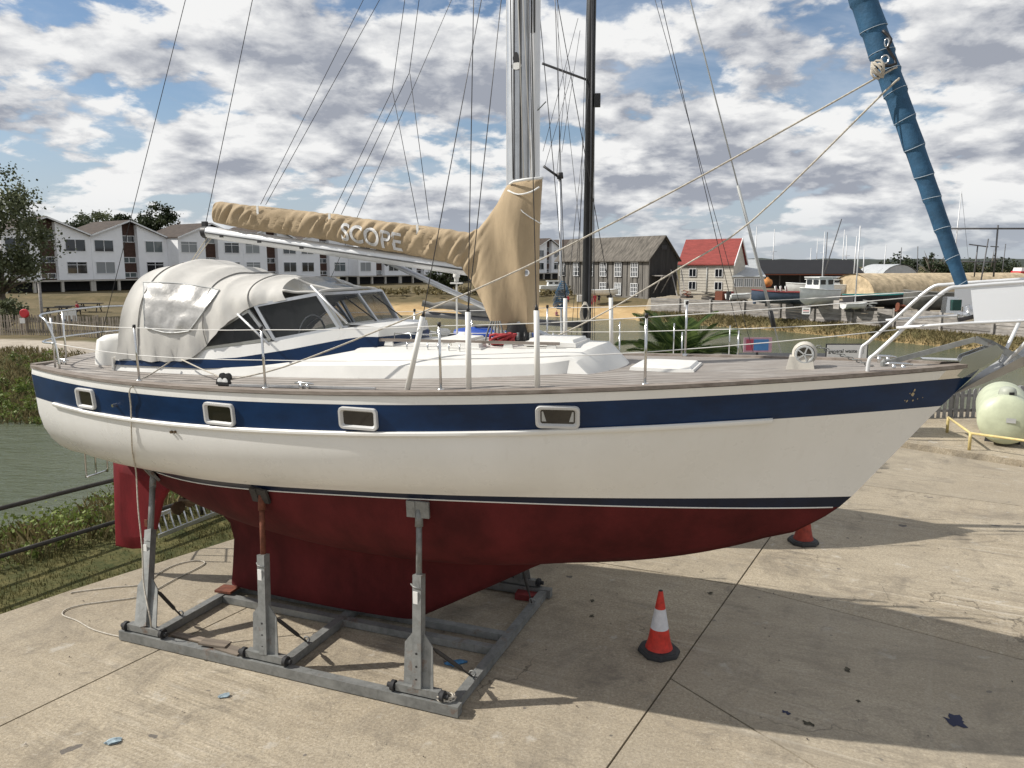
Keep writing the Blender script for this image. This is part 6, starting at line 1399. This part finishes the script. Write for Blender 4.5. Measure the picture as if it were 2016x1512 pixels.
# ---------------------------------------------------------------- boats in the yard
def small_boat(name, label, px, Yb, L, Bm, H, mat, rz, z0=.95, cabin=None, extra=None, cat='boat', trim=None, chock=.14):
    t = thing(name, label, cat, (col_x(px, Yb), Yb, z0), rz, 'boats laid up in the yard'); m = MB(); rows = []
    for i in range(13):
        s = i / 12; x = (s - .5) * L; b_ = Bm / 2 * (1 - max(0, (s - .45) / .55) ** 2.3) * (.82 + .18 * min(1, s / .3)); b_ = max(b_, .01); zs_ = H * (1 + .28 * max(0, s - .35) ** 1.5); zb_ = H * (.02 + .35 * max(0, (s - .7) / .3) ** 2)
        rows.append([(x, sg_ * b_ * f, chock + zb_ + (zs_ - zb_) * h) for sg_, f, h in ((-1, 1, 1), (-1, .97, .7), (-1, .8, .3), (1, 0, 0), (1, .8, .3), (1, .97, .7), (1, 1, 1))])
    m.grid(rows); m.add(rows[0], [tuple(range(7))]); m.build('hull', M[mat], t, 50)
    m = MB(); m.grid([[(r[0][0], r[0][1] * .96, r[0][2] - .05), (r[-1][0], r[-1][1] * .96, r[-1][2] - .05)] for r in rows]); m.build('deck', M['boat_white' if not trim else trim], t)
    m = MB()
    for k in (0, -1): m.tube([Vector(r[k]) + Vector((0, 0, .01)) for r in rows], .05, 5)
    m.build('gunwale', M[trim or 'boat_white'], t, True)
    for x in (-L * .25, L * .2): m = MB(); m.box((x, 0, chock / 2), (.2, Bm * .8, chock + .1)); m.build('chock', M['wood_dark'], t)
    if cabin:
        x0, x1, w_, h = cabin; m = MB(); m.box(((x0 + x1) / 2, 0, chock + H + h / 2 - .05), (x1 - x0, w_, h), taper=.88); c = m.build('cabin', M['boat_white'], t)
        m = MB(); m.box(((x0 + x1) / 2, 0, chock + H + h), (x1 - x0 + .15, w_ + .05, .07)); m.build('cabin_roof', M['boat_white'], c)
        nw = max(2, int((x1 - x0) / .7))
        for k in range(nw):
            for sd_ in (-1, 1): m = MB(); xx = x0 + (k + .5) * (x1 - x0) / nw; m.box((xx, sd_ * (w_ * .47 + .01), chock + H + h * .62), ((x1 - x0) / nw * .6, .05, h * .36)); m.build('cabin_window', M['window_glass'], c)
        for yy in (-w_ * .22, w_ * .22): m = MB(); m.box((x1 * .98 - .02, yy, chock + H + h * .62), (.08, w_ * .3, h * .36)); m.build('cabin_window', M['window_glass'], c)
    if extra: extra(t, H + chock)
    return t
def mast_on(h, x=0.3, boom=True):
    def f(t, z):
        m = MB(); m.tube([(x, 0, z - .1), (x, 0, z + h)], .05, 6); m.build('mast', M['mast_far'], t, True)
        if boom: m = MB(); m.tube([(x, 0, z + .75), (x - 3.4, 0, z + .8)], .07, 6); m.build('boom', M['mast_far'], t, True)
    return f
def cuddy(t, z):
    for k in range(3): m = MB(); m.tube([(-.6 + .4 * k, -.5, z), (-.5 + .4 * k, -.45, z + .45), (-.5 + .4 * k, .45, z + .45), (-.6 + .4 * k, .5, z)], .05, 5); m.build('hoop', M['boat_white'], t, True)
small_boat('fishing_launch', 'blue grey wooden launch with a dark red rail on the wharf', 1532, 63.5, 4.4, 1.7, 1.0, 'boat_blue', R(155), extra=cuddy, trim='boat_red')
small_boat('cabin_cruiser', 'boxy white wheelhouse cruiser on the wharf above the white notice', 1606, 61, 3.9, 1.9, 1.25, 'boat_white', R(-150), cabin=(-1.2, .6, 1.4, 1.0))
small_boat('white_yacht', 'long white yacht hull lying behind the boxy cruiser', 1620, 78, 7.6, 2.4, 1.2, 'boat_white', R(178), cabin=(-1.4, 1.6, 1.5, .55), extra=mast_on(4.3, .2))
small_boat('teal_boat', 'turquoise decked boat with a dark hull near the straw shelter', 1730, 58.5, 5.2, 1.9, .95, 'plastic_dark', R(8), trim='boat_teal')
small_boat('dinghy', 'small pale dinghy with a thin mast in front of the turquoise boat', 1682, 56.0, 1.9, 1.0, .4, 'boat_white', R(10), extra=mast_on(5.6, 0, False))
small_boat('wooden_barge', 'weathered grey wooden barge on the wharf behind the pulpit', 1846, 54.5, 4.9, 2.0, 1.25, 'boat_grey', R(175), cabin=None, trim='boat_grey')
small_boat('motor_boat', 'white motor boat standing in front of the black shed', 1186, 84, 3.4, 1.5, .65, 'boat_white', R(4), z0=.75)
small_boat('open_boat', 'small white open boat with a dark outboard by the red roofed house', 1455, 69.5, 2.4, 1.2, .55, 'boat_white', R(20), extra=lambda t, z: MB().box((-1.15, 0, z - .1), (.3, .3, .8)).build('outboard', M['black'], t))
small_boat('covered_boat', 'white boat hull parked left of the black shed', 1090, 93, 3.4, 1.5, .8, 'boat_white', R(8), z0=.8, cabin=(-.8, .6, 1.0, .6))
ob = thing('orange_buoy', 'orange covered buoy on top of the blue launch', 'buoy', on_y(1511, 556, 64)); m = MB(); m.lathe([(.0, -.4), (.3, -.32), (.42, -.05), (.36, .2), (.14, .32), (.10, .42), (.0, .44)], 16); m.build('body', M['orange'], ob, True)
m = MB(); m.tube([(0, 0, .42), (0, 0, .55)], .04, 6); m.build('ring', M['black'], ob, True)
rw = thing('rusty_winch', 'rust red winch between the turquoise boat and the barge', 'winch', (col_x(1774, 55.5), 55.5, .95)); m = MB(); m.lathe([(.0, -.3), (.3, -.3), (.3, -.24), (.14, -.2), (.14, .2), (.3, .24), (.3, .3), (.0, .3)], 14, Matrix.Translation((0, 0, .36)) @ Matrix.Rotation(R(90), 4, 'Y')); m.build('drum', M['rust'], rw, 40); m = MB(); m.box((0, 0, .08), (.8, .5, .12)); m.build('frame', M['rust'], rw)
# masts on the skyline
masts = [(1490, 446, 110, 0, 'mast_far'), (1525, 451, 112, 0, 'mast_far'), (1597, 488, 150, 0, 'mast_far'), (1610, 470, 150, 0, 'mast_far'), (1624, 456, 118, 0, 'mast_far'), (1629, 457, 112, 0, 'mast_dark'), (1657, 431, 96, -36, 'mast_dark'), (1663, 452, 115, 0, 'mast_far'), (1667, 463, 108, 5, 'mast_far'), (1687, 465, 98, -1, 'mast_far'), (1702, 490, 104, 1, 'mast_far'),
         (1745, 480, 120, -2, 'mast_far'), (1775, 487, 120, 0, 'mast_dark'), (1807, 485, 110, 5, 'mast_dark'), (1893, 376, 95, -4, 'mast_far'), (1946, 470, 72, -10, 'mast_dark'), (1980, 480, 110, -2, 'mast_dark'), (1925, 482, 100, -4, 'mast_dark')]
for i, (px, py, Ym, dx, mt) in enumerate(masts):
    topp = on_y(px, py, Ym); base = Vector((col_x(px + dx, Ym), Ym, .9)); base.x = topp.x + dx / F_PX * Ym
    t = thing('yacht_mast', None, 'mast', base); t['label'] = f'bare {"dark" if mt == "mast_dark" else "white"} mast, {(ordn + ["fifteenth", "sixteenth", "seventeenth", "eighteenth"])[i]} from the left on the boatyard skyline'; t['group'] = 'masts on the boatyard skyline'
    tp = topp - base; m = MB(); m.tube([(0, 0, 0), tp], [.10 if mt == 'mast_far' else .08, .06], 6); m.build('spar', M[mt], t, True)
    if i in (1, 4, 8, 14): m = MB(); c = tp * .62; m.tube([c - Vector((.5, 0, 0)), c + Vector((.5, 0, 0))], .03, 5); m.build('spreader', M[mt], t, True)
    if i == 14: m = MB(); m.tube([tp, Vector((2.6, 0, .2))], .02, 4); m.build('stay', M['wire'], t, True)
gan = thing('steel_gantry', 'rusty steel gantry of crossbars standing over the far right of the yard', 'gantry', (0, 0, 0))
for a, b_, r_ in (((1872, 450), (2040, 450), .09), ((1884, 515), (1962, 516), .06), ((1965, 443), (1956, 545), .09), ((1908, 481), (1945, 486), .06), ((1925, 483), (1918, 545), .07), ((1950, 485), (1966, 486), .05), ((2030, 445), (2030, 545), .09)):
    m = MB(); m.tube([on_y(*a, 78), on_y(*b_, 78)], r_, 6); m.build('crossbar' if abs(a[1] - b_[1]) < 9 else 'upright', M['mast_dark'], gan, True)
lf = thing('red_vehicle', 'red and white workboat cabin at the right edge behind the shelter', 'workboat', (col_x(2012, 90), 90, .95)); m = MB(); m.box((0, 0, 1.3), (2.2, 2, 2.6), taper=.9); m.build('body', M['red_paint'], lf); m = MB(); m.box((0, 0, 2.75), (1.8, 1.6, .5), taper=.9); m.build('roof', M['boat_white'], lf); m = MB(); m.box((-.2, -1.0, 1.9), (1.0, .05, .5)); m.build('cab_window', M['window_glass'], lf)
# ---------------------------------------------------------------- trees
def tree(name, label, x, y, h, r, leaf, n, mat, seed, z0=None, trunk=.35, clumps=40, flat=.75, kindcat='tree', group=None):
    z0 = gz(x, y) if z0 is None else z0; t = thing(name, label, kindcat, (x, y, z0), 0, group); random.seed(seed); m = MB(); hh = h * trunk
    m.tube([(0, 0, -.3), (.1 * r * .3, 0, hh * .6), (0, 0, hh), (.05 * r, .04 * r, h * .7)], [.06 * r + .06, .05 * r + .05, .045 * r + .03, .03], 8); ends = []
    for k in range(9):
        a = k * 2.4; el = random.uniform(.35, 1.2); L = r * random.uniform(.6, .95); b0 = Vector((0, 0, hh * random.uniform(.7, 1.25))); e = b0 + Vector((math.cos(a) * math.cos(el), math.sin(a) * math.cos(el), math.sin(el) * 1.1)) * L; m.tube([b0, b0.lerp(e, .5) + Vector((0, 0, .08 * L)), e], [.03 * r + .02, .02 * r + .01, .012], 5)
    m.build('trunk', M['bark'], t, True); quads = []; cz = hh + (h - hh) * .5; C = []
    for k in range(clumps):
        d = Vector((random.gauss(0, 1), random.gauss(0, 1), random.gauss(0, 1))).normalized() * random.uniform(.35, 1) ** .6; C.append((Vector((d.x * r, d.y * r, cz + d.z * (h - hh) * .5)), random.uniform(.16, .36) * r, random.random()))
    for _ in range(n):
        c, cr, t0 = random.choice(C); p = c + Vector((random.gauss(0, .5), random.gauss(0, .5), random.gauss(0, .4))) * cr; L = leaf * random.uniform(.6, 1.4); d = Vector((random.gauss(0, 1), random.gauss(0, 1), random.gauss(-.2, .8))).normalized(); e = d.cross(Vector((random.gauss(0, 1), random.gauss(0, 1), random.gauss(0, 1)))).normalized() * L * .38
        quads.append(([tuple(p - d * L * .5), tuple(p + e), tuple(p + d * L * .5), tuple(p - e)], min(1, max(0, .6 * t0 + random.uniform(0, .4)))))
    link('crown', leafmesh('crown', quads, M[mat]), t); return t
tree('willow_tree', 'tall loose grey green tree at the left edge before the flats', col_x(6, 58), 58, 11.2, 3.9, .22, 14000, 'leaf_tree', 31, trunk=.18, clumps=75)
tree('waterside_shrub', 'pale grey green shrub by the left end of the picket fence', col_x(12, 47.5), 47.5, 2.0, 1.3, .16, 1500, 'leaf_tree', 32, trunk=.1, clumps=20, kindcat='shrub')
tree('beach_tree', 'dark green rounded tree between the flats and the beach', col_x(888, 96), 96, 4.6, 2.5, .32, 4500, 'leaf_far', 33, trunk=.12, clumps=40)
for i, (px, Yt, topy, r_, mt, lb) in enumerate([(165, 128, 428, 3.6, 'leaf_far', 'dark low tree behind the roofs, leftmost of the group'), (188, 132, 412, 4.0, 'leaf_tree', 'lighter green tree behind the valley between two gables'), (250, 135, 422, 2.4, 'leaf_far', 'small dark tree above the second gable'), (285, 138, 418, 3.4, 'leaf_far', 'spreading dark tree right of the second gable'), (318, 138, 404, 3.6, 'leaf_far', 'tallest dark round tree behind the roofs'), (345, 142, 424, 3.2, 'leaf_bare', 'half bare brown tree, rightmost behind the roofs')]):
    topz = on_y(px, topy, Yt).z; tree('background_tree', lb, col_x(px, Yt), Yt, topz - .8, r_, .42, 4200 if mt != 'leaf_bare' else 900, mt, 40 + i, z0=.8, trunk=.45, clumps=26, group='trees behind the flats')
for i, (px, Yt, topy, r_, lb) in enumerate([(1770, 190, 505, 5.0, 'rounded green tree beyond the grey hut'), (1835, 200, 519, 8, 'wide low green thicket right of the grey hut'), (1950, 230, 516, 8, 'far green thicket below the gantry'), (1078, 215, 474, 5, 'dark tree top between the sail cover and the black mast'), (1827, 330, 500, 2.5, 'narrow lone tree on the far skyline')]):
    topz = on_y(px, topy, Yt).z; tree('thicket_tree', lb, col_x(px, Yt), Yt, topz - .8, r_, .6, 2200, 'leaf_far', 60 + i, z0=.8, trunk=.1, clumps=26, group='trees beyond the boatyard')
def s_scrub():
    x, y = random.uniform(-34, 7), random.uniform(90, 100); n_ = noise.noise(Vector((x * .3, y * .3, 2)))
    return (x, y, .75, .6 + max(0, n_)) if n_ > -.45 else None
tag(link('beach_scrub', leafmesh('beach_scrub', weeds(420, s_scrub, .4, 1.1, .26, 26, 71), M['leaf_dry'])), 'dry scrub along the top of the beach', 'scrub', kind='stuff')
# ---------------------------------------------------------------- lawn things on the left
def picnic(px, Yp, label, rz):
    t = thing('picnic_table', label, 'picnic table', (col_x(px, Yp), Yp, gz(col_x(px, Yp), Yp)), rz, 'picnic tables on the lawn')
    m = MB(); m.box((0, 0, .74), (1.9, .75, .06)); m.build('tabletop', M['wood_dark'], t)
    for s in (-1, 1):
        m = MB(); m.box((0, s * .68, .44), (1.9, .26, .05)); m.build('bench', M['wood_dark'], t)
        for e in (-1, 1): m = MB(); m.beam((s * .65, e * .15, .72), (s * .65, e * .55, 0), .06, .09); m.build('leg', M['wood_dark'], t)
picnic(136, 62, 'dark picnic table directly behind the white service box', .2); picnic(178, 66, 'dark picnic table on the lawn to the right of the seated person', .1); picnic(113, 60, 'low picnic table left of the white service box', .3)
eb = thing('service_box', 'white double service box standing in front of the picnic table', 'service box', (col_x(137, 52), 52, gz(-30, 52))); 
for k in (-1, 1):
    m = MB(); m.box((k * .2, 0, .68), (.37, .35, .75)); m.build('cabinet', M['label_white'], eb); m = MB(); m.box((k * .2, -.19, .38), (.12, .04, .14)); m.build('socket', M['boat_blue'], eb)
lp = thing('grey_post', 'slim grey wooden post behind the picket fence', 'post', (col_x(84, 47), 47, gz(-28, 47))); m = MB(); m.tube([(0, 0, -.2), (0, 0, 3.0)], .09, 8); m.build('shaft', M['wharf_wood'], lp, True); m = MB(); m.cyl((0, 0, 3.0), (0, 0, 3.06), .11, 8); m.build('cap', M['wharf_wood'], lp)
lr = thing('lifebelt_box', 'bright red lifebelt box on the picket fence', 'lifebelt box', on_y(48, 617, 44.6)); m = MB(); m.lathe([(.0, -.10), (.22, -.10), (.26, -.05), (.26, .05), (.22, .10), (.0, .10)], 18, Matrix.Rotation(R(90), 4, 'X')); m.build('housing', M['red_paint'], lr, 40); m = MB(); m.box((-.1, -.1, -.42), (.3, .03, .3)); m.build('notice', M['label_white'], lr); m = MB(); m.box((0, .12, -.5), (.09, .09, 1.3)); m.build('post', M['fence_wood'], lr)
def person(label, px, Yp, h, mats, pose='stand', rz=0.0, z=None):
    x = col_x(px, Yp); k = h / 1.75
    J = {'pel': (0, 0, .95), 'sp': (0, 0, 1.18), 'ch': (0, .0, 1.40), 'nk': (0, 0, 1.50), 'hd': (0, -.02, 1.66), 'hd2': (0, -.02, 1.74)}
    if pose == 'stand': J |= {'hl': (.1, 0, .9), 'kl': (.12, -.03, .5), 'al': (.12, .02, .08), 'fl': (.13, -.12, .03), 'hr': (-.1, 0, .9), 'kr': (-.12, .0, .5), 'ar': (-.13, .05, .08), 'fr': (-.14, -.1, .03)}
    else:
        J = {a: (b_[0], b_[1] - .0, b_[2] - .48) for a, b_ in J.items()}; J |= {'hl': (.1, 0, .44), 'kl': (.13, -.42, .48), 'al': (.13, -.45, .1), 'fl': (.13, -.58, .04), 'hr': (-.1, 0, .44), 'kr': (-.13, -.42, .48), 'ar': (-.13, -.4, .1), 'fr': (-.13, -.53, .04)}
    s = J['ch']; J |= {'sl': (.17, 0, s[2] + .02), 'el': (.26, .02, s[2] - .26), 'wl': (.24, -.14, s[2] - .48), 'dl': (.23, -.2, s[2] - .54), 'sr': (-.17, 0, s[2] + .02), 'er': (-.25, .03, s[2] - .27), 'wr': (-.26, -.1, s[2] - .5), 'dr': (-.26, -.15, s[2] - .56)}
    E = [('pel', 'sp'), ('sp', 'ch'), ('ch', 'nk'), ('nk', 'hd'), ('hd', 'hd2'), ('pel', 'hl'), ('hl', 'kl'), ('kl', 'al'), ('al', 'fl'), ('pel', 'hr'), ('hr', 'kr'), ('kr', 'ar'), ('ar', 'fr'), ('ch', 'sl'), ('sl', 'el'), ('el', 'wl'), ('wl', 'dl'), ('ch', 'sr'), ('sr', 'er'), ('er', 'wr'), ('wr', 'dr')]
    rad = {'pel': .14, 'sp': .13, 'ch': .15, 'nk': .055, 'hd': .095, 'hd2': .07, 'h': .095, 'k': .06, 'a': .042, 'f': .045, 's': .06, 'e': .042, 'w': .032, 'd': .04}
    ks = list(J); me = bpy.data.meshes.new('body'); me.from_pydata([tuple(c * k for c in J[a]) for a in ks], [(ks.index(a), ks.index(b_)) for a, b_ in E], []); o = link('body', me)
    sm_ = o.modifiers.new('skin', 'SKIN'); 
    for i, a in enumerate(ks): r_ = (rad[a] if a in rad else rad[a[0]]) * k; me.skin_vertices[0].data[i].radius = (r_, r_)
    me.skin_vertices[0].data[0].use_root = True; o.modifiers.new('sub', 'SUBSURF').levels = 1
    me2 = bpy.data.meshes.new_from_object(o.evaluated_get(bpy.context.evaluated_depsgraph_get())); bpy.data.objects.remove(o); me2.materials.clear()
    for n_ in mats: me2.materials.append(M[n_])
    base = 0 if pose == 'stand' else -.48
    for p in me2.polygons:
        c = p.center / k; zz = c.z - base; p.use_smooth = True; p.material_index = 3 if zz > 1.69 or (zz > 1.58 and c.y > .03) else 0 if zz > 1.47 else 1 if zz > .98 and abs(c.x) < .25 else 0 if zz > .98 else 2 if (zz > .55 and abs(c.x) < .22) or (pose != 'stand' and c.z > .35) else 0
    o = link('person', me2, None, (x, Yp, gz(x, Yp) if z is None else z), (0, 0, rz)); tag(o, label, 'person', 'people on the far shore'); return o
person('person in a red shirt seated at the picnic table', 152, 61.4, 1.7, ['skin', 'cloth_red', 'cloth_navy', 'black'], 'sit', R(-80), gz(col_x(152, 61.4), 61.4) - .02)
person('person in dark red standing on the sand left of the black mast', 1118, 84.5, 1.25, ['skin', 'cloth_red', 'cloth_navy', 'black'], rz=.4)
person('person in pink on the beach, left of three by the wharf end', 1164, 82.5, 1.3, ['skin', 'cloth_pink', 'cloth_red', 'black'], rz=-.3); person('person in red on the beach, middle of three by the wharf end', 1171, 83.2, 1.4, ['skin', 'cloth_red', 'cloth_red', 'black'], rz=.2); person('person in navy on the beach, right of three by the wharf end', 1179, 83.8, 1.45, ['skin', 'cloth_navy', 'cloth_navy', 'black'], rz=.8)
person('child sitting on the sand near the water', 1096, 80.6, 1.1, ['skin', 'cloth_pink', 'cloth_navy', 'black'], 'sit', .5, gz(col_x(1096, 80.6), 80.6) - .22)

# clutter on the wharf
def clutter(kind, label, px, Yb, s, mat):
    p = (col_x(px, Yb), Yb, .95 if px > 1260 else gz(col_x(px, Yb), Yb)); t = thing(kind, label, kind.split('_')[-1], p, px * .37, 'clutter along the wharf')
    if kind == 'oil_drum':
        m = MB(); m.lathe([(.0, 0), (.29, 0), (.29, .28), (.305, .30), (.29, .32), (.29, .58), (.305, .60), (.29, .62), (.29, .88), (.0, .88)], 14); m.build('barrel', M[mat], t, 40); m = MB(); m.cyl((.12, 0, .88), (.12, 0, .91), .05, 8); m.build('bung', M['black'], t)
    elif kind == 'wooden_crate':
        m = MB(); m.box((0, 0, .4 * s), (.9 * s, .7 * s, .8 * s)); m.build('box', M[mat], t)
        for k in range(3): m = MB(); m.box((0, -.36 * s, (.15 + .25 * k) * s), (.92 * s, .03, .17 * s)); m.build('slat', M[mat], t)
    else:
        m = MB()
        for k in range(5): random.seed(px + k); a = random.uniform(0, 6.28); m.beam((math.cos(a) * .7 * s, math.sin(a) * .4 * s, .1 + .12 * k), (-math.cos(a) * .7 * s, -math.sin(a) * .4 * s, .2 + .14 * k), .08, .08)
        m.build('scrap_bar', M[mat], t); m = MB(); m.box((0, 0, .12), (1.0 * s, .6 * s, .2)); m.build('skid', M['wood_dark'], t)
for a in (('scrap_pile', 'rusty scrap pile at the foot of the leaning timbers', 1352, 78, 1.2, 'rust'), ('scrap_pile', 'brown scrap heap below the red roofed house', 1398, 74, 1.5, 'wood_dark'), ('wooden_crate', 'brown crate right of the scrap heap on the wharf', 1420, 72.5, 1.1, 'rust'), ('oil_drum', 'dark oil drum beside the open boat', 1438, 72, 1, 'boat_red'), ('oil_drum', 'blue oil drum left of the blue launch', 1488, 67, 1, 'boat_blue'), ('wooden_crate', 'grey crate between the cruiser and the dinghy', 1652, 59, .8, 'wharf_wood'),
          ('scrap_pile', 'grey metal pile beside the turquoise boat bow', 1712, 56.5, .9, 'galv'), ('wooden_crate', 'pale box on the beach side of the black shed', 1112, 88, .9, 'label_white'), ('wooden_crate', 'pale box under the balcony of the black shed', 1142, 86, .9, 'label_white'), ('oil_drum', 'rusty drum by the old barge', 1905, 52, 1, 'rust')): clutter(*a)
